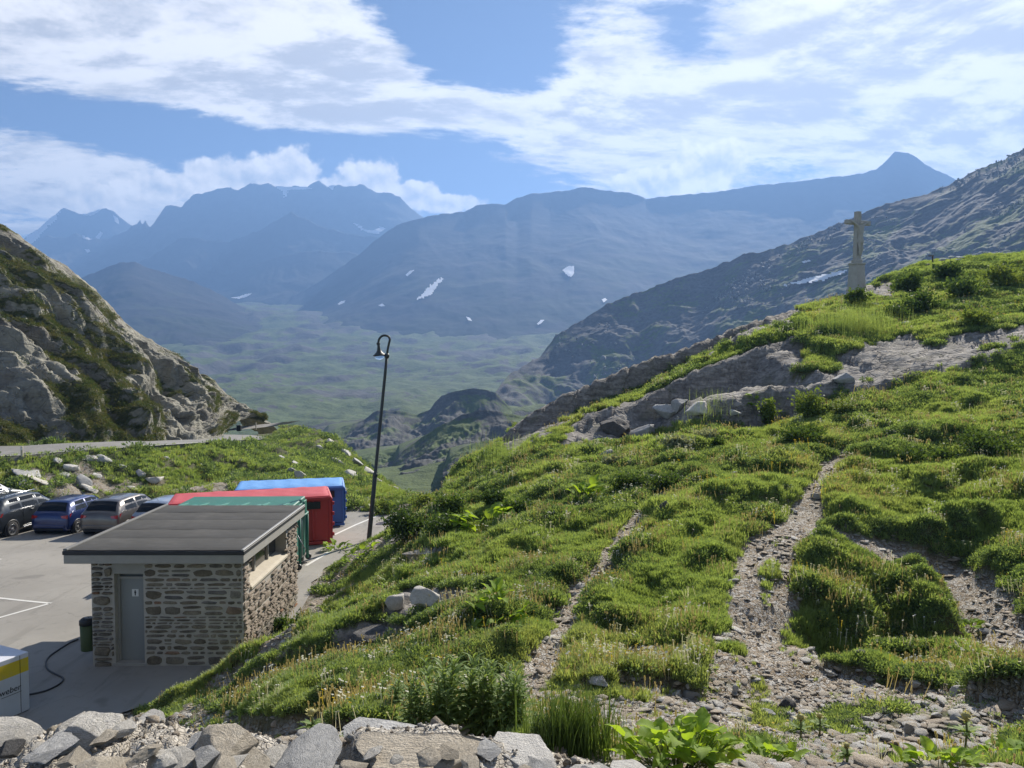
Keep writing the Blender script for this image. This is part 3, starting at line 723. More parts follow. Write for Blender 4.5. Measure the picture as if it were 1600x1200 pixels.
# mountain road along the foot of the cliff
def road_xy(k, w, off=0.0):
    pass
_rp = [P(*q) for q in _road]; _rp[-1] = P(404, 687.5, 66)
nearl = [Vector(p) for p in _rp]
def bezier_interp(pts, n):
    pts = [np.array(p) for p in pts]; out_ = []
    ext = [2 * pts[0] - pts[1]] + pts + [2 * pts[-1] - pts[-2]]
    for i in range(1, len(ext) - 2):
        p0, p1, p2, p3 = ext[i - 1:i + 3]
        for t in np.linspace(0, 1, n, endpoint=(i == len(ext) - 3)):
            out_.append(.5 * ((2 * p1) + (-p0 + p2) * t + (2 * p0 - 5 * p1 + 4 * p2 - p3) * t * t + (-p0 + 3 * p1 - 3 * p2 + p3) * t ** 3))
    return out_
_nl = bezier_interp(nearl, 8)
_rdir = []
rl, rr = [], []
for i, p in enumerate(_nl):
    t = np.array(_nl[min(i + 1, len(_nl) - 1)]) - np.array(_nl[max(i - 1, 0)]); t = t[:2] / np.hypot(*t[:2]); nrm = np.array([-t[1], t[0]])
    w = 4.6
    rl.append((p[0], p[1], p[2] + .02)); rr.append((p[0] + nrm[0] * w, p[1] + nrm[1] * w, p[2] + .06))
# widen into the bend at the far end
rl += [tuple(P(418, 685.5, 70)), tuple(P(412, 682.5, 74)), tuple(P(392, 680, 77))]
rr += [tuple(P(352, 683, 68)), tuple(P(345, 681, 74)), tuple(P(343, 679, 78))]
road = props(link('road', ribbon('road', rl, rr, M_ROAD, .02), M_ROAD), kind='structure')
r2l = [P(338, 676, 88), P(362, 673.4, 90), P(390, 670.6, 92), P(415, 667.8, 95), P(440, 665.5, 100)]
r2r = [p + np.array([1.0, 5.5, .15]) for p in r2l]
props(link('road', ribbon('road', r2l, r2r, M_ROAD, .05), M_ROAD), kind='structure')
mb = MB(); strip([Vector(p) + Vector((0.1, .25, .02)) for p in rl[:len(_nl)]], .14, .006, mb)
props(mb.build('road_edge_line', M_PAINT, fix=False), kind='structure')
# low dry-stone kerb under the road shoulder
M_DRY = rock_mat('shoulder_rock', (.07, .068, .062), (.15, .145, .13), (.27, .26, .235), 1.4, world=True)
vs = []; 
for i, p in enumerate(_nl):
    for (dy, dz) in ((.25, .015), (-.05, .0), (-.35, -.28), (-.7, -.75)):
        j = .10 * math.sin(i * 7.3 + dz * 20) + .08 * math.sin(i * 17.1)
        vs.append((p[0] + .2 * dy, p[1] + dy + j * (dz < -.1), p[2] + dz + .5 * j * (dz < -.1)))
props(link('road_shoulder', mesh_np('road_shoulder', vs, grid_faces(len(_nl), 4)), M_DRY), kind='structure')

# ------------------------------------------------------------------ cliff on the left
def cliff():
    # foot follows the inner road edge, crest follows the skyline
    crest = [(-500, 130, 76), (-300, 205, 76), (-120, 290, 77), (0, 364, 78), (30, 384, 78.5), (62, 402, 79), (85, 420, 80), (112, 442, 81), (160, 486, 83), (205, 516, 85), (240, 541, 87), (272, 562, 89), (305, 590, 91), (345, 612, 93), (375, 632, 95), (398, 650, 97), (412, 660, 99)]
    foot = [(-500, 42.2 + 5.2), (-300, 47.6), (-120, 48), (0, 48.6), (100, 51), (200, 54.5), (300, 61), (340, 68), (352, 78), (375, 90), (412, 97)]
    cx = np.array([c[0] for c in crest]); cy = np.array([c[1] for c in crest]); cD = np.array([c[2] for c in crest])
    nu, nv = 620, 430
    pxs = np.linspace(-420, 412, nu)
    cp = np.array([P(a, np.interp(a, cx, cy), np.interp(a, cx, cD)) for a in pxs])
    fD = np.interp(pxs, [f[0] for f in foot], [f[1] for f in foot])
    fpos = np.stack([(pxs - 800) / FPX * fD, fD], -1)
    fz = np.interp(fD, [p[1] for p in _rp], [p[2] for p in _rp]) - .35
    v = np.linspace(0, 1.25, nv)[:, None]
    vv = np.minimum(v, 1)
    prof = vv ** .88
    X = fpos[None, :, 0] * (1 - vv) + cp[None, :, 0] * vv; Y = fpos[None, :, 1] * (1 - vv) + cp[None, :, 1] * vv
    Z = fz[None] * (1 - prof) + cp[None, :, 2] * prof
    over = np.maximum(v - 1, 0); Y = Y + over * 60; Z = Z - over * over * 90 - over * 6
    # slope frame: s along the road, t up the slope; slabs dip from upper left to lower right
    s_ = np.cumsum(np.concatenate([[0], np.hypot(np.diff((fpos[:, 0] + cp[:, 0]) / 2), np.diff((fpos[:, 1] + cp[:, 1]) / 2))]))[None] + 0 * v
    t_ = np.hypot(Y - fpos[None, :, 1], Z - fz[None])
    a_ = radians(-52)
    ca, sa = cos(a_), sin(a_)
    al = s_ * ca + t_ * sa; ac = -s_ * sa + t_ * ca            # along / across the slabs
    w1 = fbm(s_ * .10, t_ * .10, 5, 2)
    c1 = crag(al * .060 + .25 * w1, ac * .17 + .30 * w1, 7, 1.0, .8)
    c2 = crag(al * .17 + .2 * w1, ac * .42 + .3 * w1, 17, 1.0, .8)
    c3 = crag(al * .50, ac * 1.05, 27, 1.0, .8)
    h4, e4, r4 = facets(al * 1.1, ac * 2.3, 37, .6, .4)
    r1 = _h(np.floor(al * .12), np.floor(ac * .3), 9); h2, e2, r2 = facets(al * .16, ac * .50, 17, .55, .5)
    amp = sstep(vv, 0, .06) * (1 - .55 * sstep(v, .93, 1.0)) * (1 - .6 * sstep(pxs[None], 380, 412))
    disp = 3.2 * c1 + 1.5 * c2 + .80 * c3 + .22 * h4 + .18 * fbm(s_ * .6, t_ * .6, 91, 3)
    disp = disp - np.median(disp)
    disp = disp * amp
    nx, ny, nz = .62, -.34, .70
    X = X + nx * disp; Y = Y + ny * disp; Z = Z + nz * disp
    # keep the road clear
    me = mesh_np('cliff', np.stack([X, Y, Z], -1).reshape(-1, 3), grid_faces(nv, nu))
    g = sstep(fbm(s_ * .09 + 3, t_ * .13, 101, 4) + .5 * fbm(al * .12, ac * .35, 103, 3) - .15 * h2, .05, .35)
    g = np.maximum(g, sstep(fbm(s_ * .05, t_ * .07, 105, 2) - .25, .0, .3) * .7)
    add_attr(me, 'grass', g); add_attr(me, 'tone', r2 * .6 + r1 * .4)
    return me, (X, Y, Z, g)
def cliff_mat():
    m, b, o = material('cliff_rock'); pos = geo(b)['Position']; nrm = geo(b)['Normal']
    n1 = b.noise(pos, .5, 6.0, .62, .4); n2 = b.noise(pos, 3.2, 5.0, .65); gr = b.attr('grass'); tone = b.attr('tone')
    st = b.noise(b.v('MULTIPLY', pos, (.5, .5, 2.2)), .9, 5.0, .65, .8)
    f = b.m('ADD', b.m('ADD', b.m('MULTIPLY', n1, .35), b.m('MULTIPLY', n2, .25)), b.m('ADD', b.m('MULTIPLY', st, .25), b.m('MULTIPLY', tone, .16)))
    c = b.ramp(f, [(.34, (.085, .083, .070)), (.46, (.185, .179, .148)), (.58, (.29, .278, .225)), (.72, (.39, .372, .302))])
    c = b.mix(b.m('MULTIPLY', b.ss(b.noise(pos, .28, 4.0, .6), .52, .64), .55), c, (.13, .115, .098))
    up_ = b.ss(b.sep(nrm)[2], .30, .55)
    gf = b.m('MULTIPLY', b.ss(b.m('ADD', gr, b.m('MULTIPLY', b.m('SUBTRACT', n2, .5), .9)), .42, .62), up_)
    gc = b.ramp(n2, [(.3, (.035, .045, .014)), (.55, (.075, .080, .026)), (.75, (.125, .115, .045))])
    c = b.mix(gf, c, gc)
    crack = b.vor(b.v('ADD', b.v('MULTIPLY', pos, (.8, .8, 1.2)), b.v('SCALE', b.noise(pos, .8, 3.0, col=True), scale=.9)), .7, 'DISTANCE_TO_EDGE')
    h = b.m('ADD', b.m('ADD', b.m('MULTIPLY', n1, 1.2), b.m('MULTIPLY', n2, .5)), b.m('ADD', b.m('MULTIPLY', st, .8), b.m('MULTIPLY', b.ss(crack, 0, .06), .35)))
    principled(b, o, c, .85, b.bump(h, .8, .28), spec=.3)
    return m
_cm, CLIFF = cliff()
props(link('cliff', _cm, cliff_mat()), kind='structure')

# ------------------------------------------------------------------ far terrain
def far_mat(name, rock, grass, scale, bmp=.5):
    m, b, o = material(name); g = geo(b); pos = g['Position']; nrm = g['Normal']
    n1 = b.noise(pos, scale, 6.0, .62, .3); n2 = b.noise(pos, scale * 7, 4.0, .65)
    gr = b.attr('grass')
    rc = b.ramp(b.m('ADD', b.m('MULTIPLY', n1, .5), b.m('MULTIPLY', n2, .5)), [(.3, tuple(.5 * x for x in rock)), (.5, rock), (.7, tuple(1.55 * x for x in rock))])
    gc = b.ramp(b.m('ADD', b.m('MULTIPLY', n1, .45), b.m('MULTIPLY', n2, .55)), [(.3, tuple(.55 * x for x in grass)), (.5, grass), (.7, tuple(1.5 * x for x in grass))])
    c = b.mix(b.ss(b.m('ADD', gr, b.m('MULTIPLY', b.m('SUBTRACT', n2, .5), 1.0)), .35, .65), rc, gc)
    principled(b, o, c, .95, b.bump(b.m('ADD', n1, b.m('MULTIPLY', n2, .5)), bmp, .08 / scale), spec=.15)
    return m
# the valley floor: one sheet from just below the pass to the foot of the ranges
_vp = [P(*q) for q in ((690, 768, 215), (640, 775, 240), (740, 730, 300), (660, 742, 330), (640, 722, 420), (560, 690, 620), (660, 668, 620), (560, 642, 900), (760, 640, 800), (500, 602, 1300), (400, 600, 1200), (450, 562, 1700), (300, 545, 2000), (650, 602, 1300), (700, 562, 1700), (850, 545, 1900), (600, 524, 2300), (400, 505, 2500), (850, 508, 2500), (200, 490, 2500), (0, 480, 2500), (1000, 500, 2500), (100, 560, 1700), (-300, 540, 1800), (300, 620, 1000), (0, 620, 1000))]
for (px, D, z) in ((430, 120, -30), (640, 120, -40), (800, 120, -45), (1000, 120, -45), (1300, 120, -28), (1700, 120, -20), (1200, 300, -60), (1600, 300, -50), (1100, 900, -40), (1700, 900, -20), (100, 120, -14), (-400, 120, -6), (200, 300, -50), (-200, 300, -40), (1700, 2500, 150), (-600, 2500, 150)):
    _vp.append(np.array([(px - 800) / FPX * D, D, z]))
_vp = np.array(_vp); _vu, _vv = _uv(_vp[:, 0], _vp[:, 1]); _m = len(_vu)
_A = np.block([[_tps((_vu[:, None] - _vu[None]) ** 2 + (_vv[:, None] - _vv[None]) ** 2) + np.eye(_m) * .05, np.stack([np.ones(_m), _vu, _vv], 1)], [np.stack([np.ones(_m), _vu, _vv], 0), np.zeros((3, 3))]])
_vw = np.linalg.solve(_A, np.concatenate([_vp[:, 2], np.zeros(3)]))
def valley_z(x, y):
    x = np.asarray(x, float); y = np.asarray(y, float); u, v = _uv(x, y)
    z = _vw[_m] + _vw[_m + 1] * u + _vw[_m + 2] * v
    for i in range(_m): z = z + _vw[i] * _tps((u - _vu[i]) ** 2 + (v - _vv[i]) ** 2)
    s = y * .012
    lump = ridged(x * .0042, y * .0030, 201, 4) - .6
    z = z + np.clip(s, 1.0, 22) * .9 * lump + np.clip(s, .5, 10) * .55 * fbm(x * .018, y * .014, 205, 4)
    hh = crag(x * .010, y * .006, 207, 1.0, .8)
    return z + np.clip(s, .5, 14) * 1.5 * sstep(fbm(x * .0022, y * .0016, 209, 2), -.25, .3) * hh
nr, nc = 420, 420
D_ = np.exp(np.linspace(math.log(105), math.log(4200), nr)); a_ = np.linspace(-1.05, 1.05, nc)
X = a_[None] * D_[:, None]; Y = np.repeat(D_[:, None], nc, 1); Z = valley_z(X, Y)
vme = mesh_np('valley', np.stack([X, Y, Z], -1).reshape(-1, 3), grid_faces(nr, nc))
gy_, gx_ = np.gradient(Z); slope = np.hypot(np.gradient(Z, axis=0) / np.gradient(Y, axis=0), np.gradient(Z, axis=1) / np.gradient(X, axis=1))
add_attr(vme, 'grass', np.clip(.80 - 1.1 * sstep(slope, .20, .55) + .55 * fbm(X * .006, Y * .006, 211, 3), 0, 1))
M_VALLEY = far_mat('valley_turf', (.075, .073, .068), (.082, .108, .040), .014, .8)
props(link('valley', vme, M_VALLEY), kind='structure')

def ridge_mesh(name, crest, toe, mat, amp, freq, seed, back=.5, nu=330, nv=120, rough=.0, grass=(.5, .5), shape=.9, facet=0.0):
    """crest/toe: lists of (px, py, D); the near face runs from crest to toe, the far side falls away behind"""
    c = np.array(crest, float); t = np.array(toe, float)
    px = np.linspace(c[0, 0], c[-1, 0], nu)
    cpy = np.interp(px, c[:, 0], c[:, 1]); cD = np.interp(px, c[:, 0], c[:, 2])
    cn = rough * fbm(px * .045, px * 0 + seed, seed, 5, .55) / FPX * cD
    tpy = np.interp(px, t[:, 0], t[:, 1]); tD = np.interp(px, t[:, 0], t[:, 2])
    cp = np.array([P(a, b_, d_) for a, b_, d_ in zip(px, cpy, cD)]); tp = np.array([P(a, b_, d_) for a, b_, d_ in zip(px, tpy, tD)])
    kk = max(5, nu // 14) | 1; zs = np.convolve(np.pad(cp[:, 2], kk // 2, mode='edge'), np.hanning(kk + 2)[1:-1] / np.hanning(kk + 2)[1:-1].sum(), 'valid'); cn = cn - (cp[:, 2] - zs); cp[:, 2] = zs
    v = np.concatenate([np.linspace(-back, 0, max(8, nv // 6), endpoint=False), np.linspace(0, 1, nv)])[:, None]
    w = np.clip(v, 0, 1) ** shape
    X = cp[None, :, 0] * (1 - v) + tp[None, :, 0] * v; Y = cp[None, :, 1] * (1 - v) + tp[None, :, 1] * v
    Z = cp[None, :, 2] * (1 - w) + tp[None, :, 2] * w
    drop = np.abs(cp[:, 2] - tp[:, 2])[None]
    Z = np.where(v < 0, cp[None, :, 2] + v * drop * 1.1, Z)
    Z = Z - cn[None] * np.exp(-np.abs(v) * 26)
    env = np.clip(v * 5, 0, 1) * (v > 0)
    rg = ridged(X * freq + .3 * fbm(X * freq, Y * freq, seed + 9, 2), Y * freq * .45, seed, 5, .52) - .62
    Z = Z + env * amp * rg * 2.0 + env * amp * .5 * fbm(X * freq * 3, Y * freq * 3, seed + 3, 4)
    if facet:
        hh, he, hr = facets(X * facet, Y * facet * .7 + Z * facet * .6, seed + 5, .6, .5); Z = Z + np.clip(v * 8, 0, 1) * hh * .06 / facet
        h2, he, hr = facets(X * facet * 3, Y * facet * 2.2 + Z * facet * 2, seed + 6, .6, .5); Z = Z + np.clip(v * 8, 0, 1) * h2 * .03 / facet
    me = mesh_np(name, np.stack([X, Y, Z], -1).reshape(-1, 3), grid_faces(len(v), nu))
    gr = grass[0] + (grass[1] - grass[0]) * np.clip(v, 0, 1) + .45 * fbm(X * freq * 1.6, Y * freq * 1.6, seed + 21, 4)
    slp = np.abs(np.gradient(Z, axis=0) / (np.abs(np.gradient(Y, axis=0)) + 1e-3))
    add_attr(me, 'grass', np.clip(gr - .7 * sstep(slp, .7, 1.4), 0, 1))
    o = props(link(name, me, mat), kind='structure')
    return o
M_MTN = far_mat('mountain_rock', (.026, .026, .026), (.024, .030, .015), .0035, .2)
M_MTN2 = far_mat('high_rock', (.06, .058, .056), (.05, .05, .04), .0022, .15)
M_SLOPE = far_mat('boulder_slope', (.115, .116, .118), (.095, .125, .055), .035)
M_KNOLL = far_mat('knoll_rock', (.095, .095, .09), (.085, .115, .042), .06)
RANGES = {}
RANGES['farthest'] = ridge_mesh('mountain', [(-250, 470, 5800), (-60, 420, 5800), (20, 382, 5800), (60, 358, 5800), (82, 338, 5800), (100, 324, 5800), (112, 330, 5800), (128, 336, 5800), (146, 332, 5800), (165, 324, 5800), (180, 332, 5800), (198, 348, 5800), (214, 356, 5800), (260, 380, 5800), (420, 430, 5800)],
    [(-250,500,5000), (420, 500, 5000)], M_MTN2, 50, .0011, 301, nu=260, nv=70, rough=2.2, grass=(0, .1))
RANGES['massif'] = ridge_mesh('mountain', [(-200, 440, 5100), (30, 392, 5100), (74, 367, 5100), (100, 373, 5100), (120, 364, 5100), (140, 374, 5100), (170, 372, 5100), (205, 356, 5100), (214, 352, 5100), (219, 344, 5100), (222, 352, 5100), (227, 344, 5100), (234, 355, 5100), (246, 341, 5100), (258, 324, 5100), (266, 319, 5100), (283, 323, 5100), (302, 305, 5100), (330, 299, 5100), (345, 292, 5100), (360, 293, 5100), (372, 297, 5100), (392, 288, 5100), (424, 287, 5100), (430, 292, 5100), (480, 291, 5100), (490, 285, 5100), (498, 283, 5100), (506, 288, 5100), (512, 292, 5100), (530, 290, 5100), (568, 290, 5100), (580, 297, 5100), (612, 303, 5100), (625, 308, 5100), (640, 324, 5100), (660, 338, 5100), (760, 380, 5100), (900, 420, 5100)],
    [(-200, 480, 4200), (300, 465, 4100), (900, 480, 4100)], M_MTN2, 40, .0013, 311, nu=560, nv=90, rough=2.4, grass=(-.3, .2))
RANGES['second'] = ridge_mesh('mountain', [(60, 470, 4300), (215, 410, 4300), (240, 398, 4300), (262, 384, 4300), (282, 373, 4300), (300, 371, 4300), (330, 377, 4300), (358, 378, 4300), (400, 362, 4300), (430, 345, 4300), (455, 331, 4300), (470, 340, 4300), (500, 352, 4300), (530, 362, 4300), (560, 368, 4300), (590, 370, 4300), (680, 400, 4300), (800, 440, 4300)],
    [(60,500,3600),(800,500,3600)], M_MTN, 30, .0017, 321, nu=380, nv=90, rough=2.0, grass=(-.2, .4))
RANGES['third'] = ridge_mesh('mountain', [(150, 500, 3900), (270, 446, 3900), (320, 440, 3900), (345, 436, 3900), (400, 412, 3900), (440, 400, 3900), (480, 392, 3900), (550, 394, 3900), (620, 420, 3900), (760, 470, 3900)],
    [(150, 530, 3000), (760, 525, 3000)], M_MTN, 14, .0022, 331, nu=300, nv=90, rough=2.2, grass=(.1, .6))
RANGES['main'] = ridge_mesh('mountain', [(200, 560, 3300), (330, 518, 3350), (430, 478, 3400), (500, 440, 3450), (560, 398, 3500), (590, 372, 3500), (620, 352, 3500), (655, 341, 3500), (690, 334, 3550), (726, 331, 3600), (745, 321, 3600), (766, 318, 3600), (790, 319, 3600), (808, 309, 3650), (830, 303, 3650), (860, 300, 3700), (890, 298, 3700), (905, 292, 3700), (925, 294, 3700), (945, 298, 3700), (985, 301, 3700), (1010, 310, 3700), (1050, 306, 3700), (1120, 300, 3700), (1180, 290, 3700), (1240, 284, 3650), (1300, 277, 3600), (1340, 272, 3600), (1368, 266, 3600), (1380, 256, 3600), (1390, 245, 3600), (1398, 237, 3600), (1418, 238, 3600), (1432, 246, 3600), (1445, 256, 3600), (1462, 266, 3600), (1480, 273, 3600), (1500, 285, 3600), (1580, 320, 3600), (1750, 360, 3600)],
    [(200, 600, 2300), (430, 545, 2300), (700, 535, 2200), (900, 530, 2200), (1200, 540, 2200), (1750, 540, 2200)], M_MTN, 9, .0021, 341, nu=640, nv=170, rough=1.6, grass=(.0, .75), shape=.82)
RANGES['dark'] = ridge_mesh('mountain', [(-150, 445, 2900), (60, 440, 2900), (92, 434, 2900), (104, 438, 2900), (120, 437, 2900), (150, 425, 2900), (175, 414, 2900), (205, 408, 2900), (225, 415, 2900), (255, 426, 2900), (290, 436, 2900), (330, 452, 2850), (380, 480, 2800), (440, 500, 2750), (520, 520, 2700)],
    [(-150, 540, 1900), (250, 548, 1950), (520, 545, 2100)], M_MTN, 10, .0028, 351, nu=300, nv=110, rough=2.0, grass=(.2, .7))
# boulder slope rising behind the cross, and the craggy spurs below it
RANGES['slope'] = ridge_mesh('boulder_slope', [(768, 650, 700), (774, 612, 740), (800, 582, 800), (845, 556, 850), (868, 524, 880), (900, 506, 900), (950, 474, 930), (1000, 455, 950), (1060, 434, 950), (1110, 420, 950), (1160, 398, 930), (1210, 388, 920), (1270, 366, 900), (1340, 336, 880), (1385, 318, 870), (1440, 306, 850), (1492, 284, 830), (1525, 266, 810), (1560, 252, 800), (1600, 232, 780), (1680, 200, 760), (1900, 120, 740)],
    [(768, 690, 580), (860, 690, 690), (1000, 640, 730), (1200, 560, 680), (1340, 505, 610), (1480, 470, 540), (1600, 455, 490), (1900, 430, 460)], M_SLOPE, 6, .011, 361, nu=520, nv=300, rough=3.0, grass=(.35, .60), facet=.022)
ridge_mesh('crag', [(495, 690, 560), (520, 672, 560), (560, 660, 560), (590, 642, 560), (615, 640, 560), (650, 648, 560), (672, 640, 560), (690, 618, 560), (720, 609, 560), (745, 606, 560), (775, 614, 560), (800, 640, 560)],
    [(495, 715, 430), (800, 715, 430)], M_KNOLL, 5, .022, 371, nu=220, nv=80, rough=1.8, grass=(.55, .1), facet=.05, shape=.55)
ridge_mesh('crag', [(605, 745, 350), (622, 712, 350), (650, 690, 352), (682, 668, 355), (715, 652, 358), (748, 640, 360), (790, 644, 360), (830, 655, 360), (900, 690, 360)],
    [(605, 765, 265), (900, 745, 265)], M_KNOLL, 4, .03, 381, nu=240, nv=90, rough=1.8, grass=(.6, .2), facet=.07, shape=.6)
ridge_mesh('crag', [(692, 735, 270), (702, 712, 270), (725, 698, 270), (760, 688, 270), (800, 690, 270), (850, 720, 270)],
    [(692, 745, 225), (850, 745, 225)], M_KNOLL, 2, .05, 391, nu=120, nv=50, rough=1.5, grass=(.8, .2), facet=.10, shape=.55)
ridge_mesh('crag', [(520, 745, 400), (538, 722, 400), (580, 708, 400), (620, 700, 400), (650, 698, 400), (680, 720, 400)],
    [(520, 755, 330), (680, 745, 330)], M_KNOLL, 3, .04, 401, nu=140, nv=60, rough=1.5, grass=(.8, .2), facet=.08, shape=.55)

# ------------------------------------------------------------------ snow lying in the gullies
M_SNOW = flat('old_snow', (.78, .80, .83), .6, .06, .05)
def bvh_of(o):
    me = o.data; return BVHTree.FromPolygons([v.co[:] for v in me.vertices], [tuple(p.vertices) for p in me.polygons])
_bvh = {}
def snow(poly, rng_name, label, lift):
    if rng_name not in _bvh: _bvh[rng_name] = bvh_of(RANGES[rng_name])
    bv = _bvh[rng_name]; pl = np.array(poly, float); n = 22
    gx = np.linspace(pl[:, 0].min(), pl[:, 0].max(), n); gy = np.linspace(pl[:, 1].min(), pl[:, 1].max(), n)
    vs = {}; faces = []; out_ = []
    ins = np.zeros((n - 1, n - 1), bool)
    cxs, cys = np.meshgrid((gx[1:] + gx[:-1]) / 2, (gy[1:] + gy[:-1]) / 2)
    wob = .05 * (pl.max(0) - pl.min(0))
    ins = inpoly(cxs + wob[0] * fbm(cxs * .6, cys * .9, 5, 2), cys + wob[1] * fbm(cxs * .5, cys * .8, 8, 2), poly)
    def vert(i, j):
        if (i, j) not in vs:
            r = Vector(ray(gx[j], gy[i])).normalized(); hit = bv.ray_cast(Vector((0, 0, CAM_H)), r)
            if hit[0] is None: vs[(i, j)] = None
            else:
                nn = hit[1] if hit[1].z > 0 else -hit[1]
                out_.append(hit[0] + nn * lift); vs[(i, j)] = len(out_) - 1
        return vs[(i, j)]
    for i in range(n - 1):
        for j in range(n - 1):
            if ins[i, j]:
                q_ = [vert(i, j), vert(i, j + 1), vert(i + 1, j + 1), vert(i + 1, j)]
                if None not in q_:
                    d_ = [(out_[k] - Vector((0, 0, CAM_H))).length for k in q_]
                    if max(d_) - min(d_) < .12 * max(d_): faces.append(tuple(q_))
    if faces:
        used = sorted({k for f in faces for k in f}); mp = {k: i for i, k in enumerate(used)}
        o = link('snow_patch', mesh_np('snow_patch', [out_[k] for k in used], [tuple(mp[k] for k in f) for f in faces]), M_SNOW)
        props(o, label, 'snow patch', 'old snow patches on the slopes')
snow([(648, 471), (658, 464), (668, 452), (680, 443), (691, 434), (693, 438), (684, 448), (676, 461), (662, 468)], 'main', 'long slanting snow patch in the middle of the main blue ridge', 6)
snow([(879, 424), (888, 418), (897, 418), (897, 430), (892, 435), (886, 432)], 'main', 'triangular snow patch high on the main ridge right of the lamp', 6)
snow([(634, 432), (641, 425), (649, 424), (643, 429), (637, 434)], 'main', 'small slanting snow streak above the long snow patch', 6)
snow([(592, 479), (598, 476), (602, 480), (596, 481)], 'main', 'tiny white snow dot above the lamp head', 5)
snow([(729, 497), (735, 499), (738, 504), (732, 503)], 'main', 'small snow dot at the foot of the main ridge', 5)
snow([(839, 508), (845, 502), (851, 502), (846, 507), (841, 510)], 'main', 'small snow scrap low on the ridge beside the spur', 5)
snow([(528, 477), (534, 472), (541, 471), (539, 475), (531, 478)], 'main', 'short snow streak on the left foot of the main ridge', 5)
snow([(940, 470), (945, 468), (948, 471), (943, 475)], 'main', 'tiny snow spot on the ridge beside the near spur', 5)
snow([(362, 467), (375, 465), (386, 461), (394, 460), (388, 465), (374, 469)], 'third', 'narrow flat snow patch left of the lamp behind the dark hill', 6)
snow([(552, 349), (560, 352), (570, 360), (584, 362), (596, 356), (602, 360), (590, 367), (574, 365), (560, 358)], 'massif', 'bright snowfield at the right foot of the far massif', 8)
snow([(424, 289), (445, 293), (482, 293), (488, 297), (450, 298), (447, 312), (441, 301)], 'massif', 'glacier cap between the two humps of the far massif', 8)
snow([(511, 289), (524, 291), (520, 299), (514, 294)], 'massif', 'snow notch right of the round summit hump', 8)
snow([(128, 365), (134, 372), (146, 375), (140, 377), (130, 374)], 'massif', 'small snow strip on the low left ridge crest', 8)
snow([(133, 391), (140, 391), (142, 395), (136, 397)], 'massif', 'tiny snow patch below the left ridge crest', 8)
snow([(128, 334), (142, 332), (158, 326), (164, 324), (156, 331), (144, 338), (132, 338)], 'farthest', 'white snow saddle between the two farthest summits', 8)
snow([(34, 384), (46, 366), (62, 356), (80, 340), (96, 328), (90, 342), (74, 358), (60, 372), (50, 386)], 'farthest', 'long snow flank on the farthest left summit', 8)
snow([(176, 336), (184, 342), (186, 352), (180, 348)], 'farthest', 'small snow gully right of the farthest saddle', 8)
snow([(150, 372), (158, 362), (162, 366), (156, 376)], 'farthest', 'short snow streak below the farthest saddle', 8)
snow([(1222, 450), (1262, 439), (1300, 430), (1326, 425), (1322, 431), (1290, 441), (1250, 447)], 'slope', 'large white snow tongue beside the stone cross', 3.0)
snow([(1252, 410), (1264, 407), (1268, 409), (1256, 412)], 'slope', 'small snow strip up the slope left of the cross', 1.0)

# ------------------------------------------------------------------ haze: one box of even air
_ext = []
for o_ in COL.objects:
    if o_.type == 'MESH' and o_.get('kind') == 'structure':
        cc = np.empty(len(o_.data.vertices) * 3, np.float32); o_.data.vertices.foreach_get('co', cc); cc = cc.reshape(-1, 3); _ext.append((cc.min(0), cc.max(0)))
_lo = np.min([e[0] for e in _ext], 0); _hi = np.max([e[1] for e in _ext], 0); print('EXTENT', _lo, _hi)
_hx, _hy0, _hy1, _hz0, _hz1 = max(-_lo[0], _hi[0]) + 200.0, -300.0, float(_hi[1]) + 200.0, float(_lo[2]) - 1.0, float(_hi[2]) + 12.0
mb = MB(); mb.box((0, (_hy0 + _hy1) / 2, (_hz0 + _hz1) / 2), (2 * _hx, _hy1 - _hy0, _hz1 - _hz0))
m, b, o = material('haze_air'); pv = b.n('ShaderNodeVolumePrincipled')
pv.inputs['Color'].default_value = (.265, .485, .95, 1.0); pv.inputs['Density'].default_value = HAZE_DENSITY; pv.inputs['Anisotropy'].default_value = 0.25
b.link(pv.outputs[0], o.inputs['Volume'])
haze = props(mb.build('haze', m), 'pale blue air filling the valley', None, None, 'stuff')
# ------------------------------------------------------------------ stone hut
def stone_mat():
    m, b, o = material('wall_stone'); co = geo(b)['Position']; r = b.n('ShaderNodeObjectInfo').outputs['Random']
    n1 = b.noise(co, 5.0, 5.0, .62, .4); n2 = b.noise(co, 30.0, 4.0, .65)
    base = b.ramp(r, [(0., (.10, .085, .065)), (.18, (.17, .148, .112)), (.36, (.235, .205, .155)), (.52, (.15, .135, .115)), (.66, (.24, .212, .160)), (.80, (.12, .115, .115)), (.93, (.25, .235, .20)), (1., (.24, .12, .06))])
    c = b.mix(b.ss(b.m('ADD', b.m('MULTIPLY', n1, .6), b.m('MULTIPLY', n2, .4)), .35, .65, 0, .75), b.mix(1.0, base, (.62, .60, .58), 'MULTIPLY'), b.mix(1.0, base, (1.45, 1.42, 1.38), 'MULTIPLY'))
    principled(b, o, c, .85, b.bump(b.m('ADD', n1, b.m('MULTIPLY', n2, .5)), .8, .02), spec=.3); return m
M_STONE = stone_mat()
M_MORTAR = flat('mortar', (.44, .41, .36), .95, .22, 9.0, bump=.6)
M_CONC = flat('concrete', (.33, .32, .29), .9, .16, 3.0, bump=.4)
M_CONC2 = flat('pale_concrete', (.50, .45, .36), .9, .14, 4.0, bump=.4)
M_DARKT = flat('bitumen_edge', (.030, .031, .034), .6, .2, 3.0)
M_DOOR = flat('painted_door', (.27, .285, .28), .55, .06, 2.0)
M_BLACK = flat('black_plastic', (.018, .019, .021), .45, .15, 5.0)
M_WHITE = flat('white_plastic', (.72, .72, .70), .5, .04, 3.0)
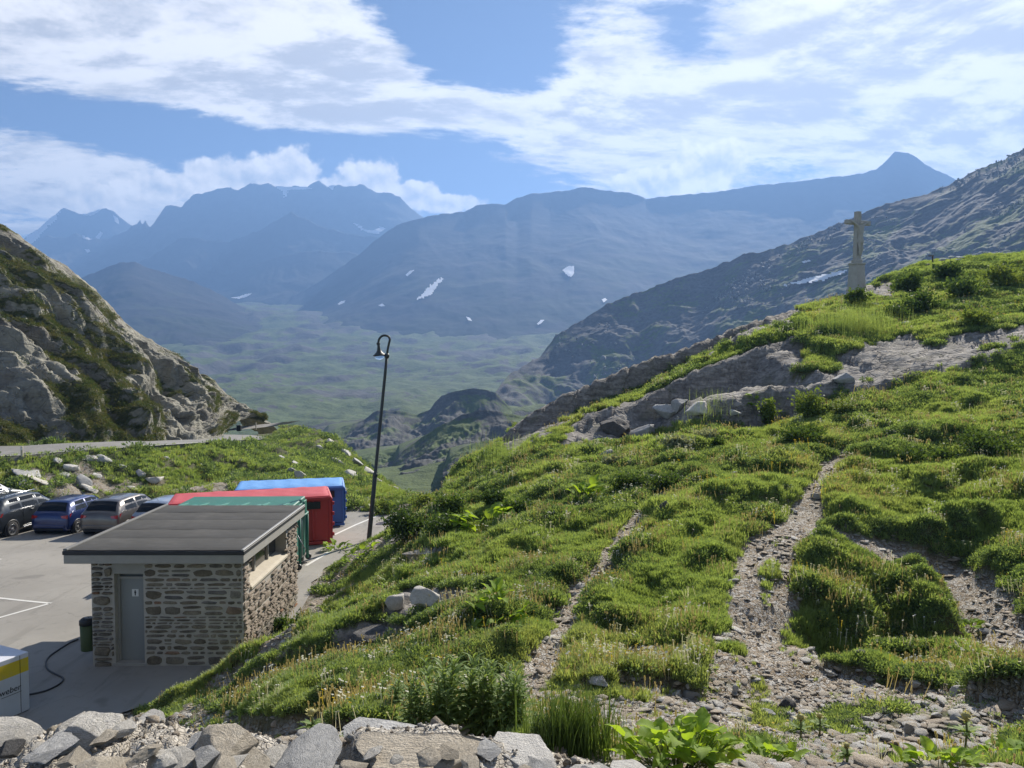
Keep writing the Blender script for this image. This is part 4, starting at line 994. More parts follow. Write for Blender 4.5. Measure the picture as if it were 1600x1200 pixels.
def felt():
    m, b, o = material('roof_felt'); co = objc(b); n1 = b.noise(co, 1.2, 6.0, .65, .3); n2 = b.noise(co, 70.0, 2.0, .6); n3 = b.noise(b.v('MULTIPLY', co, (1., 4., 1.)), 2.2, 4.0, .6)
    c = b.ramp(b.m('ADD', b.m('MULTIPLY', n1, .6), b.m('MULTIPLY', n3, .4)), [(.3, (.028, .028, .027)), (.5, (.042, .0415, .040)), (.68, (.068, .066, .063))])
    c = b.mix(b.m('MULTIPLY', n2, .3), c, (.09, .09, .087)); principled(b, o, c, .92, b.bump(n2, .5, .006), spec=.25); return m
M_FELT = felt()
HX0, HX1, HY0, HY1, HZ = -10.05, -6.0, 17.0, 22.1, 2.75
hut = empty('stone_hut', ((HX0 + HX1) / 2, (HY0 + HY1) / 2, 0), 0, 'small flat roofed stone hut with a grey toilet door', 'building')
def H(x, y, z): return (x - hut.location.x, y - hut.location.y, z)
WX0, WX1, WY0, WY1, WT = -9.62, -6.16, 17.36, 21.75, 2.46
# masonry core: walls of mortar with the door recess and the long window left open
mb = MB()
def wbox(x0, x1, y0, y1, z0, z1, m=mb): m.box(H((x0 + x1) / 2, (y0 + y1) / 2, (z0 + z1) / 2), (x1 - x0, y1 - y0, z1 - z0))
DX0, DX1 = -9.10, -8.43
wbox(WX0, DX0, WY0, WY0 + .45, -.3, WT); wbox(DX1, WX1, WY0, WY0 + .45, -.3, WT)
wbox(WX0, WX0 + .4, WY0 + .45, WY1, -.3, WT); wbox(WX0 + .4, WX1 - .4, WY1 - .4, WY1, -.3, WT)
SILL = 1.62; OY0, OY1 = WY0 + .50, 20.75
wbox(WX1 - .4, WX1, WY0 + .45, OY1, -.5, SILL); wbox(WX1 - .4, WX1, OY1, WY1, -.5, WT); 
wall = mb.build('wall', M_MORTAR, hut)
mb = MB(); wbox(DX0 - .06, DX1 + .06, WY0 - .012, WY0 + .45, 2.14, WT - .003, mb); mb.build('lintel', M_CONC, hut)
mb = MB(); wbox(DX0, DX1, WY0 + .22, WY0 + .30, 1.98, 2.14, mb); mb.build('transom_panel', M_DARKT if False else flat('transom', (.17, .18, .17), .6), hut)
dm = MB(); wbox(DX0 + .02, DX1 - .0, WY0 + .20, WY0 + .25, .06, 1.975, dm); door = dm.build('door', M_DOOR, hut)
fm = MB(); wbox(DX0 - .0, DX0 + .05, WY0 + .14, WY0 + .30, .0, 2.13, fm); wbox(DX0 + .05, DX1, WY0 + .14, WY0 + .199, 1.976, 2.03, fm); fm.build('frame', M_CONC, door)
sm = MB(); wbox(-8.79, -8.64, WY0 + .190, WY0 + .199, 1.55, 1.72, sm); sgn = sm.build('toilet_sign', M_WHITE, door)
pm = MB(); zc = 1.635; xc = -8.715
pm.lathe([(0, .0), (.011, .003), (.013, .011), (.011, .020), (0, .023)], H(xc, WY0 + .187, zc + .040), 10)
pm.prism([(xc - .018, zc + .036), (xc + .018, zc + .036), (xc + .022, zc - .005), (xc + .013, zc - .005), (xc + .011, zc - .062), (xc - .011, zc - .062), (xc - .013, zc - .005), (xc - .022, zc - .005)], 0, .003, 'y', Matrix.Translation(Vector(H(0, WY0 + .186, 0))))
pm.build('figure', M_BLACK, sgn)
hm = MB(); hm.box(H(-8.5, WY0 + .185, 1.02), (.03, .03, .12), bev=.006); hm.build('handle', M_BLACK, door)
stp = MB(); wbox(DX0 - .05, DX1 + .05, WY0 - .02, WY0 + .40, -.05, .06, stp); stp.build('doorstep', M_CONC, hut)
# window band under the eaves: sill, piers and dark glass
sl = MB(); n = 14
for i in range(n):
    y0 = OY0 + (OY1 - OY0) * i / n; y1 = OY0 + (OY1 - OY0) * (i + 1) / n - .002
    sl.prism([(WX1 - .42, SILL), (WX1 + .045, SILL), (WX1 + .045, SILL + .05), (WX1 - .02, SILL + .10), (WX1 - .42, SILL + .17)], y0 - hut.location.y, y1 - hut.location.y, 'y', Matrix.Translation((-hut.location.x, 0, 0)))
sl.build('window_sill', M_CONC2, hut)
for (y0, y1) in ((OY0 + .02, OY0 + .95), (OY0 + 1.10, OY0 + 2.0), (OY0 + 2.15, OY1 - .03)):
    gm = MB(); wbox(WX1 - .30, WX1 - .285, y0, y1, SILL + .16, WT - .12, gm); gl = gm.build('window', flat('hut_glass', (.03, .035, .04), .12, .1, 1.0, spec=.6), hut)
    gm = MB(); wbox(WX1 - .32, WX1 - .24, y0 - .07, y0 - .001, SILL + .15, WT - .01, gm); wbox(WX1 - .32, WX1 - .24, y0, y1, WT - .119, WT - .01, gm); gm.build('frame', M_CONC, gl)
# roof: concrete slab, bitumen edge and lapped felt sheets
rm = MB(); rm.box(H((HX0 + HX1) / 2, (HY0 + HY1) / 2, HZ - .19), (HX1 - HX0 - .02, HY1 - HY0 - .02, .20), bev=.01); roof = rm.build('roof', M_CONC, hut)
rm = MB(); rm.box(H((HX0 + HX1) / 2, (HY0 + HY1) / 2, HZ - .045), (HX1 - HX0 + .02, HY1 - HY0 + .02, .088), bev=.012); rm.build('roof_edge', M_DARKT, roof)
ny = 5
for i in range(ny):
    y0 = HY0 + .03 + (HY1 - HY0 - .06) * i / ny; y1 = HY0 + .03 + (HY1 - HY0 - .06) * (i + 1) / ny + .08 * (i < ny - 1)
    vs = []; nx_ = 24
    for (yy, zz) in ((y0, .004 + .004 * (i % 2 == 0) + .006), (y0 + .015, .012 + .004 * (i % 2 == 0)), (y1, .012 + .004 * (i % 2 == 0)), (y1 + .004, .0)):
        for k in range(nx_ + 1):
            x = HX0 + .04 + (HX1 - HX0 - .08) * k / nx_
            vs.append(H(x, yy + .012 * math.sin(k * 2.3 + i), HZ + zz + .002 * math.sin(k * .9 + i * 2)))
    link('felt_sheet', mesh_np('felt_sheet', vs, grid_faces(4, nx_ + 1)), M_FELT, roof)
M_FLASH = flat('lead_flashing', (.30, .30, .29), .5, .12, 4.0)
em = MB(); em.box(H(HX0 + .05, (HY0 + HY1) / 2, HZ + .028), (.09, HY1 - HY0, .05), bev=.012); em.build('roof_kerb', flat('kerb_felt', (.17, .17, .165), .85, .2, 6.0), roof)
em = MB(); em.box(H(HX1 - .03, (HY0 + HY1) / 2, HZ + .02), (.06, HY1 - HY0, .03), bev=.008); em.build('roof_kerb', M_FLASH, roof)
# rubble stones laid in the mortar
def rubble(w, h, seed):
    r = random.Random(seed); out_ = []; z = .0
    while z < h - .04:
        hc = min(r.choice((.06, .08, .10, .11, .13, .16, .20, .25)), h - z); x = -r.uniform(0, .1)
        while x < w:
            ww = r.uniform(.9, 3.0) * (hc + .05) * r.uniform(.75, 1.3); ww = max(.10, min(ww, .50))
            x0, x1 = max(x, 0), min(x + ww, w)
            if x1 - x0 > .06:
                if hc > .15 and r.random() < .45:
                    zm = z + hc * r.uniform(.4, .6); out_ += [(x0, x1, z, zm), (x0, x1, zm, z + hc)]
                else: out_.append((x0, x1, z, z + hc))
            x += ww
        z += hc
    return out_
def stone_mesh(w, h, seed, dep):
    r = random.Random(seed); g = .011 + r.random() * .008; hw, hh = w / 2 - g, h / 2 - g
    n = 10; ring = []
    for k in range(n):
        th = 2 * pi * (k + .5) / n; e = r.uniform(.45, .80)           # super-ellipse, uneven
        cx_, sx_ = cos(th), sin(th)
        ring.append((math.copysign(abs(cx_) ** e, cx_) * hw * r.uniform(.82, 1.04), math.copysign(abs(sx_) ** e, sx_) * hh * r.uniform(.72, 1.06)))
    vs = [(x, .02, z) for x, z in ring] + [(x * .97, -dep * .7, z * .95) for x, z in ring] + [(x * .80, -dep * r.uniform(.85, 1.2), z * .74) for x, z in ring] + [(r.uniform(-.1, .1) * hw, -dep * r.uniform(.9, 1.25), 0)]
    fs = []
    for q in range(2):
        fs += [(q * n + k, q * n + (k + 1) % n, (q + 1) * n + (k + 1) % n, (q + 1) * n + k) for k in range(n)]
    fs += [(2 * n + k, 2 * n + (k + 1) % n, 3 * n) for k in range(n)]
    return mesh_np('stone', vs, fs, smooth=False)
_rest = {'v': [], 'f': []}; _count = [0]
def lay(w, h, seed, origin, ax, nrm_deg, skip=None, dep=.020, cap=300):
    """ax: direction of the wall in plan; stones face the outward side"""
    for i, (x0, x1, z0, z1) in enumerate(rubble(w, h, seed)):
        xm, zm = (x0 + x1) / 2, (z0 + z1) / 2
        if skip and skip(xm, zm): continue
        me = stone_mesh(x1 - x0, z1 - z0, seed * 1000 + i, dep * random.uniform(.6, 1.4))
        loc = Vector(origin) + Vector((ax[0] * xm, ax[1] * xm, zm)); rot = Euler((random.uniform(-.03, .03), random.uniform(-.05, .05), nrm_deg))
        if _count[0] < cap:
            o = link('stone', me, M_STONE, wall); o.location = loc; o.rotation_euler = rot; _count[0] += 1
        else:
            M_ = Matrix.Translation(loc) @ rot.to_matrix().to_4x4(); k = len(_rest['v'])
            _rest['v'] += [tuple(M_ @ v.co) for v in me.vertices]; _rest['f'] += [tuple(k + j for j in p.vertices) for p in me.polygons]; bpy.data.meshes.remove(me)
lay(WX1 - DX1 - .02, WT - .02, 11, H(DX1 + .01, WY0, .0), (1, 0), 0)
lay(DX0 - WX0 - .02, WT - .02, 12, H(WX0, WY0, -.04), (1, 0), 0, dep=.05)
lay(WY1 - WY0, WT + .28, 13, H(WX1, WY0, -.30), (0, 1), pi / 2, skip=lambda s, z: z - .30 > SILL - .05 and OY0 - WY0 - .02 < s < OY1 - WY0 + .02, dep=.045)
if _rest['f']:
    o = link('stones', mesh_np('stones', _rest['v'], _rest['f'], False), M_STONE, wall); o['kind'] = 'stuff'
# things lying on the roof
def lump(name, loc, s, mat, label, cat, group=None):
    o = link(name, rock_mesh(random.randint(0, 9999), 2), mat); o.location = loc; o.scale = s; o.rotation_euler = (0, 0, random.uniform(0, 6)); return props(o, label, cat, group)
# ------------------------------------------------------------------ waste containers
def paint(name, col, rough=.42, dirt=.25):
    m, b, o = material(name); co = geo(b)['Position']; n1 = b.noise(co, 1.3, 6.0, .65, .5); n2 = b.noise(b.v('MULTIPLY', co, (3., 3., .6)), 3.0, 4.0, .6)
    c = b.mix(b.m('MULTIPLY', b.ss(n1, .45, .7), dirt), col, tuple(x * .55 + .04 for x in col)); c = b.mix(b.m('MULTIPLY', b.ss(n2, .55, .75), dirt * .8), c, tuple(x * .6 + .12 for x in col))
    principled(b, o, c, b.m('ADD', rough, b.m('MULTIPLY', n1, .2)), spec=.45); return m
M_RED = paint('red_steel', (.42, .030, .032)); M_BLUE = paint('blue_steel', (.035, .135, .42)); M_GREEN = paint('green_steel', (.025, .155, .115), .45, .35)
M_REDT = paint('red_tarp', (.50, .075, .085), .5); M_BLUET = paint('blue_tarp', (.13, .33, .68), .5); M_GREENT = paint('green_lid', (.10, .29, .235), .45, .3)
M_STEEL = flat('dull_steel', (.30, .31, .32), .4, .15, 8.0, metal=.7)
def container(name, label, corner, rz, L, Wd, Hh, mat, top, z0, vent=True, ribs=0, slope=0.0):
    """corner: near right-hand lower corner; the long side runs to the left of it"""
    root = empty(name, (corner[0], corner[1], z0), rz, label, 'container', 'waste containers on the car park')
    b_ = MB(); b_.box((-L / 2, Wd / 2, Hh / 2 + .08), (L, Wd, Hh - .16), bev=.03); body = b_.build('body', mat, root)
    n = max(2, int(L / .62))
    for i in range(n + 1):                                              # pressed ribs on the long side
        r_ = MB(); r_.box((-L + .05 + (L - .1) * i / n, -.02, Hh / 2 + .06), (.09, .05, Hh - .30), bev=.015); r_.build('side_rib', mat, body)
    for zz in (.10, Hh - .09): r_ = MB(); r_.box((-L / 2, -.03, zz), (L + .04, .09, .12), bev=.02); r_.build('rail', mat, body)
    for yy in (.35, Wd - .35): r_ = MB(); r_.box((-L / 2, yy, .035), (L, .14, .11)); r_.build('skid', M_BLACK, root)
    # lid / tarpaulin
    nx_, ny_ = 40, 9; vs = []
    for j in range(ny_):
        for i in range(nx_):
            x = -L - .03 + (L + .06) * i / (nx_ - 1); y = -.04 + (Wd + .08) * j / (ny_ - 1); e = min(i, nx_ - 1 - i, j, ny_ - 1 - j)
            vs.append((x, y, Hh + slope * j / (ny_ - 1) + (.035 + .02 * math.sin(i * .9 + j) * math.sin(j * .8) + .012 * random.uniform(-1, 1) if e > 0 else -.05)))
    lid = link('lid', mesh_np('lid', vs, grid_faces(ny_, nx_)), top, root)
    for i in range(ribs):
        r_ = MB(); x = -.25 - (L - .5) * i / max(1, ribs - 1)
        r_.prism([(x - .04, -.03), (x + .04, -.03), (x + .04, Wd + .02), (x - .04, Wd + .02)], 0, .05, 'z')
        r_.v = [(p[0], p[1], p[2] + Hh + .035 + slope * (p[1] / Wd)) for p in r_.v]; r_.build('lid_rib', top, lid)
    if vent:
        v_ = MB(); v_.box((-.72, -.045, Hh - .34), (.62, .03, .28), bev=.006); ve = v_.build('vent', M_BLACK, body)
        for k in range(5): q_ = MB(); q_.box((-.72, -.064, Hh - .45 + k * .055), (.56, .012, .018)); q_.build('louvre', M_BLACK, ve)
    # end door with hinge pins and a locking bar
    e_ = MB(); e_.box((.03, Wd / 2, Hh / 2 + .06), (.06, Wd - .10, Hh - .34), bev=.012); dr = e_.build('end_door', mat, root)
    for k in range(4): h_ = MB(); h_.box((.075, .06, .40 + k * (Hh - .7) / 3), (.10, .10, .13), bev=.015); h_.build('hinge', mat, dr)
    h_ = MB(); h_.tube([(.10, Wd * .5, .25), (.10, Wd * .5, Hh - .3)], .022, 8); h_.build('locking_bar', M_STEEL, dr)
    return root
cr = lot_pt(518, 850.5); container('waste_container', 'red container with a wrinkled red top and dark vent grille', (cr.x, cr.y), radians(17), 5.9, 2.3, 1.92, M_RED, M_REDT, cr.z)
cb = lot_pt(538, 822); container('waste_container', 'blue container with a pale blue top, farthest of the three containers', (cb.x, cb.y), radians(14), 4.6, 2.5, 1.80, M_BLUE, M_BLUET, cb.z)
cg = lot_pt(457, 896); gcont = container('waste_container', 'green ribbed steel container directly behind the stone hut', (cg.x - .02, cg.y), radians(2), 3.9, 2.0, 2.20, M_GREEN, M_GREENT, cg.z, vent=False, ribs=6, slope=-.20)
g_ = MB()                                                               # lifting hook frame on the green one
for yy in (.45, 1.55): g_.tube([(.16, yy, .12), (.16, yy, 1.75)], .05, 8)
g_.tube([(.16, .45, 1.72), (.30, 1.0, 1.80), (.16, 1.55, 1.72)], .045, 8); g_.build('hook_frame', M_GREEN, gcont)
for yy in (.35, 1.75): w_ = MB(); w_.lathe([(0, -.06), (.10, -.06), (.11, -.03), (.11, .03), (.10, .06), (0, .06)], (.14, yy, .11), 14, Matrix.Rotation(pi / 2, 4, 'X')); w_.build('roller', M_BLACK, gcont)
g_ = MB(); g_.tube([(.12, .3, 1.2), (.34, .5, .65), (.2, .7, .25)], .02, 6); g_.build('chain', M_STEEL, gcont)

# ------------------------------------------------------------------ parked cars
def carpaint(name, col, metal=.35):
    m, b, o = material(name); n = b.noise(geo(b)['Position'], 2.0, 4.0, .6)
    principled(b, o, b.mix(b.ss(n, .3, .7), tuple(x * .86 for x in col), tuple(x * 1.1 for x in col)), .30, None, metal, .5, coat=.7); return m
M_TYRE = flat('tyre_rubber', (.016, .016, .017), .85, .2, 8.0); M_RIM = flat('alloy_rim', (.42, .43, .44), .3, .1, 6.0, metal=.85)
M_GLASS = flat('car_glass', (.010, .013, .016), .08, .1, 1.0, spec=.25); M_TAIL = flat('tail_light', (.38, .018, .020), .2, .1, 3.0, spec=.7, coat=.6)
M_HEAD = flat('lamp_glass', (.55, .57, .58), .15, .1, 3.0, spec=.8); M_PLATE = flat('number_plate', (.62, .61, .55), .5, .12, 30.0); M_CHROME = flat('chrome_trim', (.62, .63, .64), .15, .05, 3.0, metal=1.0)
HATCH = [(-1.93, .66, .40, .64, .70, .58), (-1.90, .76, .30, .78, .84, .66), (-1.86, .80, .25, .92, .97, .68), (-1.78, .815, .23, .97, 1.04, .67), (-1.62, .825, .21, .985, 1.24, .60), (-1.46, .83, .20, .985, 1.375, .565), (-1.30, .832, .19, .98, 1.415, .56), (-.7, .835, .18, .965, 1.44, .57), (0., .835, .18, .95, 1.425, .565), (.40, .832, .18, .94, 1.345, .555), (.72, .83, .19, .93, 1.14, .58), (1.0, .825, .20, .91, .955, .62), (1.35, .81, .21, .85, .885, .62), (1.65, .78, .25, .77, .80, .58), (1.84, .70, .32, .66, .69, .52), (1.92, .58, .40, .56, .58, .45)]
def make_car(name, label, loc, rz, mat, prof=HATCH, sy=1.0, sz=1.0, sx=1.0, wheel_r=.30, suv=False, antenna=True, rack=False):
    root = empty(name, loc, rz, label, 'car', 'cars parked in a row below the road')
    T = np.array(prof, float); T[:, 0] *= sy; T[:, 1] *= sx; T[:, 5] *= sx; T[:, 2:5] *= sz
    ys = np.unique(np.concatenate([T[:, 0], np.linspace(T[0, 0], T[-1, 0], 44)]))
    I = lambda k, y: np.interp(y, T[:, 0], T[:, k])
    def sect(y):
        w, zb, zt, top, wr = (float(I(k, y)) for k in (1, 2, 3, 4, 5)); zm = zb + (zt - zb) * .55
        return [(0, zb), (w * .80, zb), (w * .965, zb + .05 * sz), (w * 1.0, zm - .10 * sz), (w * 1.005, zm), (w * .985, zm + (zt - zm) * .55), (w * .955, zt), (w * .955 * .5 + wr * .5, (zt + top) / 2), (wr, top - .025 * sz), (wr * .80, top + .004), (wr * .45, top + .022 * sz), (0, top + .028 * sz)]
    secs = [sect(y) for y in ys]; k = len(secs[0]); full = []
    for y, s_ in zip(ys, secs):
        full.append([(x, y, z) for x, z in s_] + [(-x, y, z) for x, z in reversed(s_[1:-1])])
    n = len(full[0]); vs = [p for r in full for p in r]
    fs = [(i * n + j, i * n + (j + 1) % n, (i + 1) * n + (j + 1) % n, (i + 1) * n + j) for i in range(len(ys) - 1) for j in range(n)]
    fs += [tuple(range(n)), tuple((len(ys) - 1) * n + j for j in reversed(range(n)))]
    me = mesh_np('body', vs, fs); bm = bmesh.new(); bm.from_mesh(me); bmesh.ops.recalc_face_normals(bm, faces=bm.faces[:]); bm.to_mesh(me); bm.free()
    body = link('body', me, mat, root)
    def side(y, s, sgn, off=.006):
        w, zb, zt, top, wr = (float(I(q, y)) for q in (1, 2, 3, 4, 5)); x = w * .955 * (1 - s) + wr * s; z = zt * (1 - s) + (top - .025 * sz) * s
        return (sgn * (x + off), y, z)
    def panel(fn, mat_, nm, nu=8, nv=4, parent=root):
        v_ = [fn(i / (nu - 1), j / (nv - 1)) for j in range(nv) for i in range(nu)]; return link(nm, mesh_np(nm, v_, grid_faces(nv, nu)), mat_, parent)
    yr, yf = T[5, 0], T[10, 0]
    for sgn in (1, -1):
        spans = [(yr + .16, -.78 * sy), (-.70 * sy, .02 * sy + .05), (.13 * sy, yf - .04)] if suv else [(yr + .16, -.52 * sy), (-.44 * sy, yf - .06)]
        for q, (a, b_) in enumerate(spans):
            lean = .26 if q == len(spans) - 1 else 0.0; lean0 = .16 if q == 0 else 0.0
            panel(lambda u_, v_, a=a, b_=b_, l1=lean, l0=lean0, s=sgn: side((a + l0 * v_) + ((b_ - l1 * v_) - (a + l0 * v_)) * u_, .10 + .80 * v_, s), M_GLASS, 'side_window')
        d_ = MB(); 
        for yy in ([-.48 * sy] if not suv else [-.74 * sy, .09 * sy]): w_ = float(I(1, yy)); d_.box((sgn * (w_ + .001), yy, (I(3, yy) + I(2, yy)) / 2 + .02), (.012, .012, (I(3, yy) - I(2, yy)) * .82))
        d_.build('door_seam', M_BLACK, body)
        h_ = MB(); h_.box((sgn * (float(I(1, -.3)) + .012), -.30 * sy, float(I(3, -.3)) - .10), (.03, .16, .028), bev=.008); h_.build('door_handle', mat, body)
        m_ = MB(); m_.box((sgn * (float(I(1, .7)) + .09), yf - .10, float(I(3, .7)) + .07), (.17, .09, .12), bev=.03); m_.build('mirror', mat, root)
        t_ = MB(); t_.box((sgn * (float(I(1, 0)) + .004), 0, float(I(2, 0)) + .10), (.02, 1.5 * sy, .07), bev=.008); t_.build('sill_trim', M_CHROME if suv else M_BLACK, body)
        # tail light wraps the rear corner
        tl = MB(); y0 = T[2, 0]; w0 = float(I(1, y0)); zl = float(I(3, y0))
        tl.add([(sgn * w0 * .62, y0 - .055, zl - .03), (sgn * w0 * .95, y0 - .030, zl + .0), (sgn * w0 * 1.005, y0 + .24, zl + .05), (sgn * w0 * 1.010, y0 + .12, zl - .10), (sgn * w0 * .96, y0 - .050, zl - .15), (sgn * w0 * .70, y0 - .065, zl - .12)], [(0, 1, 4, 5), (1, 2, 3, 4)], True); tl.build('tail_light', M_TAIL, root)
        hl = MB(); yh = T[-3, 0]; wh = float(I(1, yh)); zh = float(I(3, yh)); hl.add([(sgn * wh * .60, yh + .16, zh - .05), (sgn * wh * 1.01, yh + .0, zh - .02), (sgn * wh * 1.01, yh + .02, zh - .16), (sgn * wh * .62, yh + .19, zh - .18)], [(0, 1, 2, 3)]); hl.build('headlight', M_HEAD, root)
    def topwin(y0, y1, f):
        return lambda u_, v_: ((u_ * 2 - 1) * float(I(5, y0 + (y1 - y0) * v_)) * f, y0 + (y1 - y0) * v_ + (-.012 if y0 < 0 else .012), float(I(4, y0 + (y1 - y0) * v_)) + .030 * sz * (1 - abs(u_ * 2 - 1) ** 2 * .8) + .010)
    panel(topwin(T[3, 0] + .01, T[5, 0] - .02, .96), M_GLASS, 'rear_window', 10, 6); panel(topwin(T[11, 0] - .05, T[9, 0] + .05, .96), M_GLASS, 'windshield', 10, 6)
    yb = T[0, 0]
    p_ = MB(); p_.box((0, T[2, 0] - .045, (.74 if not suv else .80) * sz), (.52 if not suv else .34, .02, .115 if not suv else .16), bev=.004); p_.build('number_plate', M_PLATE, root)
    p_ = MB(); p_.box((0, yb - .005, .45 * sz), (1.36 * sx, .07, .16 * sz), bev=.03); p_.build('bumper', mat if not suv else M_BLACK, root)
    p_ = MB(); p_.box((0, yb + .02, .33 * sz), (1.2 * sx, .06, .09), bev=.02); p_.build('rear_skirt', M_BLACK, root)
    if antenna: p_ = MB(); p_.tube([(0, T[6, 0] + .12, float(I(4, T[6, 0])) + .02), (0, T[6, 0] - .06, float(I(4, T[6, 0])) + .20)], .006, 5); p_.build('antenna', M_BLACK, root)
    if rack:
        for sgn in (1, -1): p_ = MB(); p_.tube([(sgn * .53 * sx, T[6, 0], 1.46 * sz), (sgn * .53 * sx, T[6, 0] + .1, 1.50 * sz), (sgn * .53 * sx, .2, 1.50 * sz), (sgn * .53 * sx, .35, 1.44 * sz)], .02, 6); p_.build('roof_rail', M_CHROME, root)
    for (yy) in (T[0, 0] + .62 * sy, T[-1, 0] - .68 * sy):
        for sgn in (1, -1):
            w_ = float(I(1, yy)); R_ = Matrix.Rotation(sgn * pi / 2, 4, 'Y'); r = wheel_r
            a_ = MB(); a_.lathe([(0, 0), (r + .055, 0), (r + .06, .012), (r + .02, .014)], (sgn * (w_ + .001), yy, r + .01), 24, R_); a_.build('wheel_arch', M_BLACK, root)
            t_ = MB(); t_.lathe([(r * .62, -.19), (r * .93, -.20), (r, -.16), (r, -.03), (r * .95, .012), (r * .66, .018)], (sgn * (w_ + .012), yy, r), 24, R_); tyre = t_.build('tyre', M_TYRE, root)
            q_ = MB(); q_.lathe([(0, .012), (.05, .014), (.06, .004), (r * .52, -.01), (r * .60, .016), (r * .66, .016), (r * .66, -.1)], (sgn * (w_ + .012), yy, r), 24, R_); rim = q_.build('rim', M_RIM, tyre)
            for k_ in range(5):
                th = 2 * pi * k_ / 5; s_ = MB(); s_.add([R_ @ Vector((cos(th + e_) * rr_, sin(th + e_) * rr_, .006)) + Vector((sgn * (w_ + .012), yy, r)) for rr_, e_ in ((.07, .75), (r * .50, .22), (r * .50, 1.04))], [(0, 1, 2)]); s_.build('rim_opening', M_BLACK, rim)
    return root
def car_at(px, py, **kw):                                              # pixel of the middle of the rear bumper on the ground
    p = lot_pt(px, py); return p
MC_BLUE = carpaint('dark_blue_paint', (.010, .026, .115)); MC_GREY = carpaint('grey_brown_paint', (.125, .115, .108), .5); MC_DARK = carpaint('anthracite_paint', (.030, .036, .042)); MC_WHITE = carpaint('white_paint', (.72, .73, .74), .0); MC_SILV = carpaint('silver_blue_paint', (.33, .37, .43), .5)
def place(name, label, px, py, mat, head, **kw):
    p = lot_pt(px, py); sy = kw.get('sy', 1.0); h = Vector((sin(head), cos(head), 0)); c = p + h * 1.93 * sy
    return make_car(name, label, (c.x, c.y, float(lot_z(c.y))), -head, mat, **kw)
place('parked_car', 'dark blue hatchback with a pale number plate', 77, 836, MC_BLUE, radians(3))
place('parked_car', 'grey brown compact car beside the stone hut roof', 154, 838, MC_GREY, radians(5), sy=1.06, sz=1.06, sx=1.04)
place('parked_car', 'silver blue car mostly hidden behind the hut roof', 232, 838, MC_SILV, radians(6), sy=1.05, sz=1.0)
place('parked_car', 'anthracite sport utility car at the left edge of the photo', -34, 842, MC_DARK, radians(6), sy=1.16, sz=1.15, sx=1.10, wheel_r=.35, suv=True, rack=True)
place('parked_car', 'white car behind the anthracite sport utility car', -104, 822, MC_WHITE, radians(12), sy=1.2, sz=1.22, sx=1.06, wheel_r=.33, suv=True)

# ------------------------------------------------------------------ leaning street lamp
M_POLE = flat('lamp_iron', (.032, .040, .040), .5, .25, 6.0, spec=.5)
lb = P(576, 829, 30.6); lb[2] = min(lb[2], gz(lb[0], lb[1]) + .02)
top = P(604.5, 556, 30.6)
lamp = empty('street_lamp', tuple(lb), 0, 'tall leaning iron street lamp with a hooked neck', 'street lamp')
L0 = Vector((0, 0, -.3)); L1 = Vector(top) - Vector(lb)
p_ = MB(); p_.tube([L0, L1 * .02, L1 * .35, L1 * .352, L1 * .9, L1], [.10, .095, .085, .070, .060, .055], 14); p_.build('pole', M_POLE, lamp)
for f_ in (.36, 1.0): p_ = MB(); c_ = L1 * f_; p_.lathe([(0, -.11), (.07, -.09), (.10, -.03), (.10, .03), (.07, .09), (0, .11)], c_, 14); p_.build('collar', M_POLE, lamp)
def lpt(px, py): return Vector(P(px, py, 30.6)) - Vector(lb)
arc = [lpt(*q) for q in ((604.5, 556), (606, 545), (608.2, 535), (609, 530), (607, 526), (602.5, 524.3), (598, 524.6), (594.5, 527), (592, 531), (591.3, 535.5))]
arc = [Vector(v) for v in bezier_interp(arc, 4)]
p_ = MB(); p_.tube(arc, .045, 10); p_.build('neck', M_POLE, lamp)
hd = lpt(591.2, 537); 
p_ = MB(); p_.lathe([(0, .06), (.07, .04), (.075, -.02), (.045, -.06)], hd, 14); p_.build('collar', M_POLE, lamp)
tilt = Matrix.Rotation(radians(-5), 4, 'Y')
p_ = MB(); p_.lathe([(.05, .0), (.055, -.12), (.075, -.24), (.12, -.34), (.20, -.41), (.265, -.455), (.27, -.475), (.24, -.465), (.10, -.36)], hd, 22, tilt); p_.build('lamp_shade', M_POLE, lamp)
m, b, o = material('lamp_bowl'); gl_ = b.n('ShaderNodeBsdfGlass'); gl_.inputs['Roughness'].default_value = .02; gl_.inputs['IOR'].default_value = 1.1; gl_.inputs[0].default_value = (.95, .97, .97, 1); b.link(gl_.outputs[0], o.inputs[0])
p_ = MB(); p_.lathe([(.20, -.47), (.19, -.53), (.15, -.59), (.08, -.63), (.0, -.64)], hd, 20, tilt); p_.build('glass_bowl', m, lamp)

# ------------------------------------------------------------------ litter bin, hose and boxed goods
M_BIN = flat('green_bin', (.055, .085, .030), .55, .15, 5.0)
bp = lot_pt(129, 1016); bn = empty('litter_bin', (bp.x - .01, bp.y - .55, .12), 0, 'green litter bin with a dark lid beside the hut corner', 'litter bin')
bn.location = (-9.83, 17.55, .30)
p_ = MB(); p_.lathe([(0, 0), (.15, 0), (.155, .02), (.17, .66), (.165, .66), (.15, .03)], (0, 0, 0), 22); p_.build('bin_body', M_BIN, bn)
p_ = MB(); p_.lathe([(.172, .60), (.180, .605), (.180, .70), (.13, .745), (0, .75)], (0, 0, 0), 22); ld = p_.build('lid', M_BLACK, bn)
p_ = MB(); p_.tube([(-.06, -.08, .745), (-.05, -.08, .785), (.05, -.08, .785), (.06, -.08, .745)], .01, 6); p_.build('handle', M_STEEL, ld)
p_ = MB(); p_.box((.20, .02, .40), (.12, .05, .5), bev=.01); p_.build('bracket', M_STEEL, bn)
